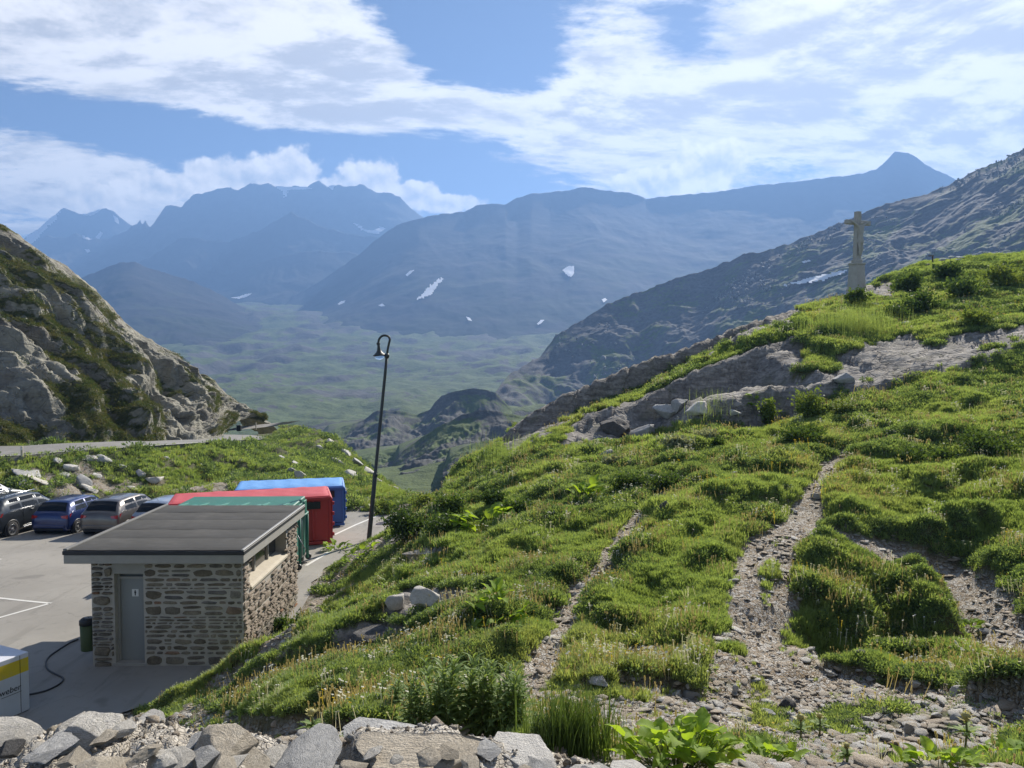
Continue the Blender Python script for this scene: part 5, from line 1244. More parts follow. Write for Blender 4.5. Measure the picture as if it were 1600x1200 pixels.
hp = [lot_pt(*q) + Vector((0, 0, .018)) for q in ((122, 1000), (108, 1006), (92, 1016), (78, 1026), (72, 1035), (74, 1046), (84, 1053), (98, 1060), (97, 1066), (88, 1073), (70, 1081), (48, 1086), (30, 1089))]
p_ = MB(); p_.tube(bezier_interp(hp, 6), .020, 8); props(p_.build('hose', flat('black_hose', (.03, .03, .032), .5)), 'dark hose snaking over the asphalt beside the hut', 'hose')
# big cardboard box printed white and yellow
m, b, o = material('printed_carton'); co = objc(b); x_, y_, z_ = b.sep(co)
stripe = b.m('MULTIPLY', b.ss(z_, .80, .805), b.ss(z_, 1.085, 1.08))
c = b.mix(stripe, (.50, .53, .57), (.62, .47, .03)); n_ = b.noise(co, 5.0, 4.0, .6)
c = b.mix(b.m('MULTIPLY', b.ss(z_, 1.08, 1.085), 1.0), c, (.62, .63, .68)); c = b.mix(b.m('MULTIPLY', b.ss(n_, .5, .75), .18), c, (.30, .30, .30))
principled(b, o, c, .45, spec=.4)
bc = lot_pt(47, 1109); head = radians(24)
bx = empty('carton', (bc.x, bc.y, 0.012), -head, 'large white and yellow printed carton at the left edge by the hose', 'box')
p_ = MB(); p_.box((-.55, -.85, .59), (1.1, 1.7, 1.18), bev=.012); cb_ = p_.build('carton_body', m, bx)
p_ = MB(); p_.box((.003, -.18, .59), (.006, .006, 1.14)); p_.build('edge_seam', M_BLACK, cb_)
def text_mesh(txt, size, mat, parent, loc, rot, nm='lettering'):
    cu = bpy.data.curves.new('t', 'FONT'); cu.body = txt; cu.size = size; cu.extrude = .001; cu.shear = .12; ob = bpy.data.objects.new('t', cu); COL.objects.link(ob)
    dg = bpy.context.evaluated_depsgraph_get(); me = bpy.data.meshes.new_from_object(ob.evaluated_get(dg)); bpy.data.objects.remove(ob); bpy.data.curves.remove(cu)
    o_ = link(nm, me, mat, parent); o_.location = loc; o_.rotation_euler = rot; return o_
tx = text_mesh('weber', .165, flat('print_black', (.02, .02, .022), .6), cb_, (.004, -.60, .49), (pi / 2, 0, pi / 2))
p_ = MB(); p_.box((.004, -.36, .445), (.003, .40, .008)); p_.build('printed_line', M_BLACK, cb_)
p_ = MB(); p_.add([(.005, -.76, .47), (.005, -.66, .58), (.005, -.62, .57), (.005, -.70, .46)], [(0, 1, 2, 3)]); p_.build('printed_mark', flat('print_yellow', (.62, .47, .03), .6), cb_)
p_ = MB(); p_.add([(.005, -.80, .55), (.005, -.72, .61), (.005, -.63, .625), (.005, -.73, .58)], [(0, 1, 2, 3)]); p_.build('printed_mark', MATS['print_black'], cb_)

# ------------------------------------------------------------------ stone cross on the knoll
M_CROSS = flat('weathered_stone', (.43, .42, .385), .9, .25, 4.0, bump=.6)
cz = P(1338, 457, 48.5); cz[2] = gz(cz[0], cz[1]) - .05
sc = (457 - 331) / FPX * 48.5 / 5.1
cross = empty('stone_cross', tuple(cz), radians(22), 'tall weathered stone cross with a carved figure on a pedestal', 'monument')
cross.scale = (sc, sc, sc)
p_ = MB(); p_.add([(-.40, -.40, -.4), (.40, -.40, -.4), (.40, .40, -.4), (-.40, .40, -.4), (-.38, -.38, .25), (.38, -.38, .25), (.38, .38, .25), (-.38, .38, .25), (-.32, -.32, 1.78), (.32, -.32, 1.78), (.32, .32, 1.78), (-.32, .32, 1.78)],
    [(3, 2, 1, 0), (8, 9, 10, 11)] + [(a + i, a + (i + 1) % 4, a + 4 + (i + 1) % 4, a + 4 + i) for a in (0, 4) for i in range(4)]); ped = p_.build('pedestal', M_CROSS, cross)
p_ = MB(); p_.box((0, 0, .05), (.88, .88, .5), bev=.04); p_.build('plinth', M_CROSS, ped)
p_ = MB(); p_.box((0, 0, 1.84), (.76, .76, .12), bev=.03); p_.build('cornice', M_CROSS, ped)
p_ = MB(); p_.box((0, 0, 2.02), (.50, .50, .24), bev=.05); p_.build('base_block', M_CROSS, cross)
p_ = MB(); p_.prism([(-.20, 2.12), (.20, 2.12), (.155, 4.0), (.145, 5.1), (-.145, 5.1), (-.155, 4.0)], -.15, .15, 'y'); p_.build('shaft', M_CROSS, cross)
p_ = MB(); p_.box((0, 0, 4.42), (1.95, .26, .27), bev=.02); p_.build('crossbeam', M_CROSS, cross)
# figure: draped body, bent head, arms along the beam - one skinned surface
def skin_body(name, nodes, edges, mat, parent, sub=2):
    me_ = bpy.data.meshes.new(name); me_.from_pydata([q[0] for q in nodes], edges, []); ob = bpy.data.objects.new(name, me_); COL.objects.link(ob)
    md = ob.modifiers.new('skin', 'SKIN'); md.use_smooth_shade = True; ob.modifiers.new('sub', 'SUBSURF').levels = sub; ob.modifiers['sub'].render_levels = sub
    lay_ = me_.skin_vertices[0].data
    for i, q in enumerate(nodes): lay_[i].radius = q[1] if isinstance(q[1], tuple) else (q[1], q[1])
    lay_[0].use_root = True
    dg = bpy.context.evaluated_depsgraph_get(); m2 = bpy.data.meshes.new_from_object(ob.evaluated_get(dg)); bpy.data.objects.remove(ob)
    m2.materials.clear(); return link(name, m2, mat, parent)
Nn = [((0, -.25, 3.35), .17), ((0, -.25, 3.75), .16), ((0, -.25, 4.05), .17), ((0, -.26, 4.22), .07), ((.03, -.33, 4.40), .115), ((.28, -.24, 4.24), .075), ((.48, -.20, 4.36), .055), ((.68, -.18, 4.44), .05), ((-.28, -.24, 4.24), .075), ((-.48, -.20, 4.36), .055), ((-.68, -.18, 4.44), .05),
      ((.09, -.27, 3.05), .11), ((.08, -.32, 2.72), .085), ((.05, -.24, 2.36), .06), ((-.09, -.27, 3.05), .11), ((-.08, -.32, 2.72), .085), ((-.05, -.24, 2.36), .06)]
Ee = [(0, 1), (1, 2), (2, 3), (3, 4), (2, 5), (5, 6), (6, 7), (2, 8), (8, 9), (9, 10), (0, 11), (11, 12), (12, 13), (0, 14), (14, 15), (15, 16)]
skin_body('figure', Nn, Ee, M_CROSS, cross)
p_ = MB(); p_.lathe([(.17, -.12), (.20, 0), (.185, .15), (.17, .22)], (0, -.25, 3.2), 12); p_.build('loincloth', M_CROSS, cross)
# small things along the road and on the knoll
def post_at(px, py, D, h, label):
    q = P(px, py, D); e = empty('marker_post', (q[0], q[1], q[2] - .05), 0, label, 'post', 'road marker posts')
    p_ = MB(); p_.box((0, 0, h / 2), (.12, .09, h), bev=.015); p_.build('post_body', M_CONC2, e); p_ = MB(); p_.box((0, -.05, h * .80), (.10, .012, .16)); p_.build('reflector', M_WHITE, e)
post_at(34.5, 713, 43.4, .62, 'pale marker post at the left end of the mountain road')
post_at(400, 671, 92, .9, 'pale marker post by the far bend of the road')
q = P(373.5, 673.5, 90); e = empty('cabinet', tuple(q), 0, 'dark cabinet standing at the roadside below the cliff', 'cabinet'); p_ = MB(); p_.box((0, 0, .32), (.48, .4, .64), bev=.03); p_.build('cabinet_body', M_BLACK, e); p_ = MB(); p_.box((0, 0, .66), (.56, .48, .06), bev=.015); p_.build('cabinet_lid', M_BLACK, e)
# ------------------------------------------------------------------ scattering
def scatter(name, pts, rot, scl, idx, srcs, label, cat=None):
    """one object of kind stuff: instances of the source meshes on the given points"""
    me = bpy.data.meshes.new(name); n = len(pts); me.vertices.add(n); me.vertices.foreach_set('co', np.asarray(pts, np.float32).ravel())
    a = me.attributes.new('rot', 'FLOAT_VECTOR', 'POINT'); a.data.foreach_set('vector', np.asarray(rot, np.float32).ravel())
    a = me.attributes.new('scl', 'FLOAT_VECTOR', 'POINT'); s_ = np.asarray(scl, np.float32); s_ = np.repeat(s_[:, None], 3, 1) if s_.ndim == 1 else s_; a.data.foreach_set('vector', s_.ravel())
    a = me.attributes.new('idx', 'INT', 'POINT'); a.data.foreach_set('value', np.asarray(idx, np.int32))
    o = bpy.data.objects.new(name, me); COL.objects.link(o)
    cl = bpy.data.collections.new(name + '_source')
    for i, (m_, mat) in enumerate(srcs):
        so = bpy.data.objects.new('%s_%02d' % (name, i), m_)
        if not m_.materials: m_.materials.append(mat)
        cl.objects.link(so)
    ng = bpy.data.node_groups.new(name, 'GeometryNodeTree')
    ng.interface.new_socket('Geometry', in_out='INPUT', socket_type='NodeSocketGeometry'); ng.interface.new_socket('Geometry', in_out='OUTPUT', socket_type='NodeSocketGeometry')
    gi = ng.nodes.new('NodeGroupInput'); go = ng.nodes.new('NodeGroupOutput'); ip = ng.nodes.new('GeometryNodeInstanceOnPoints'); ci = ng.nodes.new('GeometryNodeCollectionInfo')
    ci.inputs[0].default_value = cl; ci.inputs['Separate Children'].default_value = True; ci.inputs['Reset Children'].default_value = True
    def na(nm, t):
        q = ng.nodes.new('GeometryNodeInputNamedAttribute'); q.data_type = t; q.inputs[0].default_value = nm; return q.outputs[0]
    L = ng.links.new; L(gi.outputs[0], ip.inputs['Points']); L(ci.outputs[0], ip.inputs['Instance']); ip.inputs['Pick Instance'].default_value = True
    L(na('idx', 'INT'), ip.inputs['Instance Index']); L(na('rot', 'FLOAT_VECTOR'), ip.inputs['Rotation']); L(na('scl', 'FLOAT_VECTOR'), ip.inputs['Scale']); L(ip.outputs[0], go.inputs[0])
    md = o.modifiers.new('scatter', 'NODES'); md.node_group = ng
    return props(o, label, cat, None, 'stuff')
def tuft(seed, n=26, h=1.0, spread=.55, w=.075, curve=.5):
    r = random.Random(seed); vs = []; fs = []
    for k in range(n):
        th = r.uniform(0, 2 * pi); rad = spread * sqrt(r.random()); x, y = rad * cos(th), rad * sin(th)
        lean = th + r.uniform(-.9, .9); hh = h * r.uniform(.55, 1.1); c = curve * r.uniform(.2, 1.1) * hh; ww = w * r.uniform(.7, 1.2)
        t = lean + pi / 2 + r.uniform(-.8, .8); dx_, dy_ = cos(t) * ww / 2, sin(t) * ww / 2; o = len(vs)
        mx, my = x + cos(lean) * c * .30, y + sin(lean) * c * .30; ex, ey = x + cos(lean) * c, y + sin(lean) * c
        vs += [(x - dx_, y - dy_, -.06), (x + dx_, y + dy_, -.06), (mx + dx_ * .8, my + dy_ * .8, hh * .55), (mx - dx_ * .8, my - dy_ * .8, hh * .55), (ex, ey, hh * (1 - .35 * c))]
        fs += [(o, o + 1, o + 2), (o, o + 2, o + 3), (o + 3, o + 2, o + 4)]
    return mesh_np('tuft', vs, np.array(fs), False)
def leafclump(seed, n=46, lw=.13, ll=.24, dome=.8, r0=.25):
    """low leafy cushion: small leaves standing on short twigs through a dome"""
    r = random.Random(seed); vs = []; fs = []
    for k in range(n):
        th = r.uniform(0, 2 * pi); ph = math.acos(r.uniform(.0, 1)); rad = r.uniform(r0, 1.0) ** .6
        c = Vector((cos(th) * sin(ph), sin(th) * sin(ph), cos(ph) * dome)) * rad
        d_ = (c.normalized() + Vector((r.uniform(-.7, .7), r.uniform(-.7, .7), r.uniform(-.2, .8)))).normalized(); s_ = d_.cross(Vector((r.uniform(-1, 1), r.uniform(-1, 1), r.uniform(-1, 1)))).normalized()
        a, b_ = ll * r.uniform(.7, 1.3), lw * r.uniform(.7, 1.2); up_ = d_.cross(s_) * a * .15; o = len(vs)
        vs += [c, c + d_ * a * .5 + s_ * b_ * .5 + up_, c + d_ * a, c + d_ * a * .5 - s_ * b_ * .5 + up_]; fs += [(o, o + 1, o + 2), (o, o + 2, o + 3)]
    return mesh_np('clump', vs, np.array(fs), False)
M_G1 = leaf_mat('grass_blade', (.225, .335, .105), (.340, .440, .155), .55, dry=(.34, .38, .16))
M_G2 = leaf_mat('dark_mat_leaf', (.100, .168, .070), (.160, .235, .098), .45)
M_G3 = leaf_mat('bright_mat_leaf', (.205, .315, .105), (.305, .405, .150), .52)
M_G4 = leaf_mat('dry_blade', (.29, .26, .10), (.38, .33, .15), .45)
M_G5 = leaf_mat('pale_leaf', (.26, .30, .18), (.36, .39, .26), .35)
SRC = [(tuft(i, 22, 1.0, .62, .125, .55), M_G1) for i in range(4)] + [(leafclump(20 + i, 32, .20, .36), M_G2) for i in range(3)] + [(leafclump(30 + i, 34, .18, .36), M_G3) for i in range(3)] + [(tuft(50 + i, 24, 1.25, .5, .05, .7), M_G4) for i in range(2)] + [(leafclump(60 + i, 40, .14, .3), M_G5) for i in range(2)]
def terrain_samples(n, w, rg):
    """pick n positions on the hillside grid with weights w per cell, jittered inside the cell"""
    p = w.ravel() / w.sum(); ids = rg.choice(len(p), n, p=p); i, j = np.unravel_index(ids, w.shape)
    fi = np.clip(i + rg.random(n), 0, NR - 1.001); fj = np.clip(j + rg.random(n), 0, NC - 1.001)
    i0 = fi.astype(int); j0 = fj.astype(int); a = fi - i0; b_ = fj - j0
    def g(A): return A[i0, j0] * (1 - a) * (1 - b_) + A[i0 + 1, j0] * a * (1 - b_) + A[i0, j0 + 1] * (1 - a) * b_ + A[i0 + 1, j0 + 1] * a * b_
    return np.stack([g(GX), g(GY), g(GZ)], -1), i0, j0
dZy = np.gradient(GZ, axis=0) / np.gradient(GY, axis=0); SL = np.gradient(GZ, axis=1) / np.gradient(GX, axis=1)
LX = np.interp(GY, [q[1] for q in _lr], [q[0] for q in _lr]) - np.maximum(0, 14.6 - GY) * .9
ONLOT = (GX < LX + .15) & (GY > 8.5) & (GY < 38.0)
dr_, zr_, sr_, or_ = seg_dist(GX, GY, _rp3); ONROAD = (sr_ > 0) & (dr_ < 6.2) & (or_ < .5) & (GX < -14) & (GY > 40)
INV = (np.abs(GX / GY) < .80) & (GY > 4.6) & (GY < 95) & ~ONLOT & ~ONROAD
WALLZ = (GY < 4.6)
rough_n = fbm(GX * .9, GY * .9, 301, 3); patch = fbm(GX * .22, GY * .22, 311, 3); patch2 = fbm(GX * .5 + 9, GY * .5, 313, 3)
bare = np.maximum(GPATH, GDIRT * sstep(rough_n, .62, .18)); keep = np.clip(1 - bare, 0, 1) ** 1.5
keep = keep * np.clip(1 - 1.6 * GROCK, .0, 1) * INV
LEFT = (GX < -8) & (GY > 37.5)
wt = keep * (1 + .6 * sstep(GY, 14, 30)) + .03 * GDIRT * INV * (1 - GPATH)
wt = wt * np.where(GY > 60, .5, 1.0) * np.where((GDIRT > .5) & (GY < 9), .35, 1.0)
rg = np.random.default_rng(5)
N = 300000
pts, i0, j0 = terrain_samples(N, wt * (1 - .70 * LEFT), rg)
D = pts[:, 1]; pa = patch[i0, j0]; pb = patch2[i0, j0]; steep = np.clip(dZy[i0, j0], -1, 2)
kind = np.zeros(N, int); u = rg.random(N)
p_mat = sstep(pa + .35 * pb + .45 * sstep(steep, .5, 1.1), -.18, .30)            # leafy mats in patches; extra on steep near sides to darken them like shade
p_dry = sstep(-pa + .3 * pb, .30, .8) * .12
base_idx = rg.integers(0, 4, N)
idx = np.where(u < p_mat * .85, np.where(rg.random(N) < .55, 4 + rg.integers(0, 3, N), 7 + rg.integers(0, 3, N)), np.where(u > 1 - p_dry, 10 + rg.integers(0, 2, N), base_idx))
sc = (.046 + .0046 * D) * rg.uniform(.65, 1.35, N) * np.where(idx >= 4, .95, 1.0) * (1 + .45 * np.clip(pb, -.5, 1))
sc = np.minimum(sc, .30) * np.where(bare[i0, j0] > .5, .6, 1)
rot = np.stack([rg.uniform(-.25, .25, N), rg.uniform(-.25, .25, N), rg.uniform(0, 6.28, N)], -1)
scatter('turf', pts, rot, sc, idx, SRC, 'short alpine turf and leafy mats covering the hillside')

# seed stalks and small flowers standing above the turf
def stalks(seed, n=9, flower=None):
    r = random.Random(seed); vs = []; fs = []
    for k in range(n):
        x, y = r.gauss(0, .5), r.gauss(0, .5); h = r.uniform(.6, 1.2); lx, ly = r.uniform(-.25, .25), r.uniform(-.25, .25); w = .012; o0 = len(vs)
        vs += [(x - w, y, 0), (x + w, y, 0), (x + lx + w, y + ly, h), (x + lx - w, y + ly, h)]; fs += [(o0, o0 + 1, o0 + 2, o0 + 3)]
        q = .055 if flower else .03; hh = .05 if flower else .16; o0 = len(vs); cx_, cy_ = x + lx, y + ly
        vs += [(cx_ - q, cy_ - q, h), (cx_ + q, cy_ - q, h), (cx_ + q, cy_ + q, h + hh), (cx_ - q, cy_ + q, h + hh), (cx_ - q, cy_ + q, h), (cx_ + q, cy_ - q, h + hh)]; fs += [(o0, o0 + 1, o0 + 2, o0 + 3), (o0 + 4, o0 + 1, o0 + 5, o0 + 3)]
    return mesh_np('stalks', vs, fs, False)
M_SEED = leaf_mat('seed_head', (.36, .31, .17), (.46, .40, .24), .4); M_WFL = leaf_mat('white_petal', (.70, .70, .62), (.74, .74, .70), .3); M_YFL = leaf_mat('yellow_petal', (.70, .55, .06), (.75, .62, .10), .3)
NSt = 4200; pts, i0, j0 = terrain_samples(NSt, wt * (sstep(patch2, -.2, .4) + .1) * (GY < 45), rg)
scatter('seed_stalks', pts, np.stack([rg.uniform(-.15, .15, NSt), rg.uniform(-.15, .15, NSt), rg.uniform(0, 6.28, NSt)], -1), (.13 + .004 * pts[:, 1]) * rg.uniform(.6, 1.3, NSt), rg.choice(5, NSt, p=[.30, .30, .18, .06, .16]), [(stalks(1), M_SEED), (stalks(2), M_SEED), (stalks(3, 7, True), M_WFL), (stalks(4, 6, True), M_YFL), (stalks(5, 8, True), M_WFL)], 'dry seed stalks and small flowers in the turf')
# ------------------------------------------------------------------ broken wall in the foreground
M_WALLR = rock_mat('wall_boulder', (.33, .31, .275), (.56, .53, .475), (.72, .69, .63), 3.0, lichen=(.30, .29, .20), bumpd=.03)
M_TAN = rock_mat('tan_boulder', (.30, .255, .195), (.50, .44, .345), (.66, .60, .49), 3.0, bumpd=.03)
M_SLATE = rock_mat('slate_slab', (.23, .228, .22), (.41, .405, .39), (.57, .562, .54), 3.0, bumpd=.025)
M_DARKR = rock_mat('dark_stone', (.05, .048, .046), (.10, .095, .09), (.17, .165, .155), 3.0, bumpd=.03)
M_PALER = rock_mat('pale_stone', (.42, .40, .36), (.60, .575, .53), (.74, .72, .67), 3.0, bumpd=.03)
M_REDR = rock_mat('rusty_stone', (.16, .055, .03), (.28, .10, .055), (.36, .15, .09), 3.0, bumpd=.03)
wall_fg = empty('stone_wall', tuple(P(450, 1190, 3.6) - np.array([0, 0, .2])), 0, 'crumbling stone and mortar wall along the bottom left edge', 'wall')
wl = wall_fg.location
# mortar and rubble bed: a lumpy ridge running across the bottom of the view
nu, nv = 260, 46; px_ = np.linspace(-260, 1010, nu)
top_y = np.interp(px_, [-260, 0, 90, 200, 300, 430, 520, 560, 720, 800, 880, 1010], [1130, 1140, 1140, 1128, 1142, 1160, 1178, 1150, 1146, 1162, 1182, 1215]); topD = np.interp(px_, [-260, 500, 1010], [3.95, 3.95, 3.75])
tp = np.array([P(a, b_, d_) for a, b_, d_ in zip(px_, top_y, topD)])
V = np.linspace(0, 1, nv)[:, None]
# across the wall: near foot, gently domed top, far face dropping away
prof_y = np.interp(V, [0, .12, .3, .62, .8, 1.0], [-1.5, -1.15, -.75, 0.0, .16, .42]); prof_z = np.interp(V, [0, .12, .3, .62, .8, 1.0], [-.35, -.06, -.02, 0.02, -.10, -1.6])
X = tp[None, :, 0] + 0 * V; Y = tp[None, :, 1] + prof_y; Z = tp[None, :, 2] + prof_z
X = X * (Y / tp[None, :, 1])
h1, e1, r1 = facets(X * 3.2, Y * 3.2, 401, .5, .4); h2, e2, r2 = facets(X * 9, Y * 9, 403, .6, .4); h3, e3, r3 = facets(X * 24, Y * 24, 405, .6, .5)
Z = Z + .055 * h1 + .030 * h2 + .012 * h3 + .03 * fbm(X * 2, Y * 2, 407, 3)
me = mesh_np('rubble_bed', np.stack([X - wl.x, Y - wl.y, Z - wl.z], -1).reshape(-1, 3), grid_faces(nv, nu))
m, b, o = material('lime_mortar'); co = geo(b)['Position']; n1 = b.noise(co, 4.0, 5.0, .65); n2 = b.noise(co, 40.0, 4.0, .7); vd = b.vor(co, 38.0, 'F1', 'Color'); ve = b.vor(co, 38.0, 'DISTANCE_TO_EDGE')
c = b.ramp(b.m('ADD', b.m('MULTIPLY', n1, .5), b.m('MULTIPLY', n2, .5)), [(.32, (.28, .245, .20)), (.5, (.46, .42, .355)), (.68, (.60, .56, .49))])
c = b.mix(b.m('MULTIPLY', b.ss(b.sep(vd)[0], .5, .6), b.ss(ve, .03, .12)), c, b.ramp(b.sep(vd)[1], [(0., (.18, .165, .145)), (1., (.52, .49, .44))]))
principled(b, o, c, .92, b.bump(b.m('ADD', b.m('MULTIPLY', n2, .6), b.m('MULTIPLY', b.ss(ve, 0, .14), .6)), .9, .02), spec=.25); M_LIME = m
link('rubble_bed', me, M_LIME, wall_fg)
def wall_stone(px0, px1, py0, py1, D, mat, seed, depth=1.0, tilt=0.0, flatness=1.0, cuts=16, label=None):
    c0 = P((px0 + px1) / 2, (py0 + py1) / 2, D); w = (px1 - px0) / FPX * D / 2; h = (py1 - py0) / FPX * D / 2 * 1.08
    me_ = rock_mesh(seed, 5, cuts, 1.0, .05, 'wall_stone'); o_ = link('wall_stone', me_, mat, wall_fg)
    o_.location = Vector(c0) - wl; o_.scale = (w, w * depth * 1.7, h * .78); o_.location.z -= h * .42; o_.rotation_euler = (0, tilt, 0)
    if label: o_['label'] = label
    return o_
wall_stone(-70, 84, 1112, 1150, 3.95, M_WALLR, 1, .5); wall_stone(84, 140, 1108, 1156, 3.9, M_WALLR, 2, .8); wall_stone(112, 208, 1098, 1172, 3.8, M_WALLR, 3, .8, .05, label='largest lichen grey block of the wall')
wall_stone(196, 252, 1112, 1140, 4.0, M_PALER, 4, .8); wall_stone(308, 425, 1094, 1192, 3.7, M_TAN, 25, .75, -.06, cuts=16, label='big angular tan block with a slanting top'); wall_stone(292, 352, 1150, 1196, 3.5, M_SLATE, 6, .8, .2)
wall_stone(395, 530, 1160, 1200, 3.6, M_SLATE, 7, .9, -.12); wall_stone(515, 725, 1128, 1166, 4.0, M_SLATE, 8, .55, .0, label='long smooth slate slab under the leafy plants'); wall_stone(536, 770, 1148, 1215, 3.6, M_TAN, 9, .6)
wall_stone(756, 872, 1156, 1198, 3.75, M_PALER, 10, .8, .08, label='whitish block at the right end of the wall'); wall_stone(884, 942, 1186, 1215, 3.6, M_PALER, 11, .8); wall_stone(952, 1036, 1183, 1220, 3.55, M_PALER, 12, .8)
wall_stone(40, 118, 1146, 1176, 3.55, M_SLATE, 13, .9, -.2); wall_stone(0, 40, 1150, 1180, 3.5, M_DARKR, 14, .8); wall_stone(220, 300, 1160, 1200, 3.4, M_WALLR, 15, .8); wall_stone(120, 190, 1170, 1210, 3.35, M_TAN, 16, .8)
wall_stone(-190, -70, 1108, 1160, 3.9, M_WALLR, 17, .7); wall_stone(-240, -130, 1150, 1200, 3.5, M_TAN, 18, .8)
rw = random.Random(77)
for k in range(34):                                                     # smaller stones bedded along the wall top
    a = -200 + 1180 * k / 33 + rw.uniform(-14, 14); ty = float(np.interp(a, px_, top_y)); w_ = rw.uniform(26, 64); y_ = ty + rw.uniform(4, 46)
    wall_stone(a - w_ / 2, a + w_ / 2, y_ - w_ * .16, y_ + w_ * .22, float(np.interp(y_ - ty, [0, 46], [3.85, 3.3])), rw.choice((M_WALLR, M_WALLR, M_PALER, M_TAN, M_SLATE)), 1200 + k, .8, rw.uniform(-.25, .25))
# ------------------------------------------------------------------ loose stones
def stone_at(px, py, wpx, hpx, mat, seed, label, group=None, name='loose_stone', depth=.8, sub=3, sink=.28, rz=None, d0=4.3, cuts=14, tilt=(0, 0)):
    g = ground_hit(px, py + hpx * .3, d0); D_ = g[1]; w = wpx / FPX * D_ / 2; h = hpx / FPX * D_ / 2
    o_ = link(name, rock_mesh(seed, sub, cuts), mat); o_.scale = (w, w * depth, h); o_.location = (g[0], g[1], g[2] + h * (1 - 2 * sink)); o_.rotation_euler = (tilt[0], tilt[1], random.uniform(-.5, .5) if rz is None else rz)
    return props(o_, label, 'stone' if name == 'loose_stone' else 'boulder', group)
SP = [(1345, 1018, 24, 18, M_DARKR, 'dark rounded stone alone on the brown turf below the mound'), (1458, 1037, 20, 9, M_PALER, 'flat pale stone, upper of a stacked pair right of the gravel'), (1461, 1050, 17, 17, M_PALER, 'pale upright stone, lower of a stacked pair right of the gravel'),
      (1494, 1080, 34, 24, M_PALER, 'pale pyramid shaped stone at the edge of the gravel field'), (1432, 1072, 22, 13, M_PALER, 'pale stone just above a small dark slab on the gravel edge'), (1450, 1085, 24, 11, M_DARKR, 'dark slab beside the pale pyramid stone'), (1520, 1082, 16, 12, M_PALER, 'small pale stone right of the pyramid shaped stone'),
      (1335, 1103, 40, 15, M_TAN, 'broad flat tan slab in the middle of the gravel field'), (1461, 1118, 26, 18, M_PALER, 'pale block beside the grass patch in the gravel'), (1491, 1122, 28, 20, M_SLATE, 'grey block leaning on the pale block in the gravel'), (1424, 1136, 28, 18, M_TAN, 'tan rounded stone low in the gravel field'),
      (1384, 1182, 42, 30, M_DARKR, 'large dark grey stone at the bottom of the gravel field'), (1229, 1100, 30, 24, M_DARKR, 'dark square block at the left edge of the gravel'), (1198, 1113, 32, 16, M_SLATE, 'grey flat stone left of the dark square block'), (1233, 1118, 18, 18, M_PALER, 'pale pointed stone under the dark square block'), (1250, 1126, 36, 14, M_SLATE, 'grey slab below the dark square block'),
      (1000, 1081, 24, 20, M_REDR, 'rusty red stone in the stony strip'), (938, 1070, 40, 18, M_PALER, 'large pale tilted slab in the stony strip'), (905, 1076, 30, 16, M_TAN, 'tan tilted slab left of the large pale slab'), (962, 1080, 30, 9, M_PALER, 'thin pale slab beside the rusty red stone'), (1078, 1074, 18, 14, M_PALER, 'small pale stone perched on a grey one above the leafy plant'), (1080, 1087, 34, 15, M_SLATE, 'long grey stone above the big leafy plant'),
      (1148, 1080, 16, 18, M_PALER, 'upright pale stone at the path foot'), (1070, 1043, 16, 18, M_SLATE, 'grey upright stone at the grass edge'), (1145, 908, 24, 9, M_SLATE, 'flat grey slab at the left edge of the stony path'), (1238, 798, 18, 9, M_PALER, 'flat pale stone at the path fork'), (1372, 1150, 22, 12, M_PALER, 'pale flat stone near the bottom of the gravel'), (1290, 1128, 24, 10, M_PALER, 'flat pale stone in the left of the gravel field'), (1355, 1126, 20, 14, M_PALER, 'pale stone in the centre of the gravel field'), (1580, 1030, 20, 13, M_PALER, 'pale stone alone at the right edge of the dirt')]
for i, (a, b_, w, h, m_, lb_) in enumerate(SP): stone_at(a, b_, w, h, m_, 100 + i, lb_)
rs = random.Random(31)
GR = 'loose stones strewn over the gravel field'
for i in range(150):
    mq = rs.choice((M_PALER, M_PALER, M_WALLR, M_TAN, M_WALLR)); a = rs.uniform(1090, 1610); b_ = rs.uniform(1085, 1200) if a > 1200 else rs.uniform(1090, 1125); w = rs.uniform(12, 30); stone_at(a, b_, w, w * rs.uniform(.24, .40), mq, 300 + i % 24, 'small %s stone, one of many strewn over the %s of the gravel field' % ({'pale_stone': 'whitish', 'wall_boulder': 'light grey', 'tan_boulder': 'tan'}[mq.name], 'left part' if a < 1260 else 'middle' if a < 1440 else 'right part'), GR, sub=2, sink=.2, depth=1.0)
for i in range(34):
    a = rs.uniform(870, 1070); b_ = 1062 + (a - 870) * .08 + rs.uniform(-6, 34); w = rs.uniform(9, 20); stone_at(a, b_, w, w * rs.uniform(.3, .6), (M_PALER, M_SLATE, M_TAN)[i % 3], 300 + i % 24, 'small %s stone in the stony strip behind the leafy plants' % ('whitish', 'grey', 'tan')[i % 3], 'stones in the stony strip', sub=2)
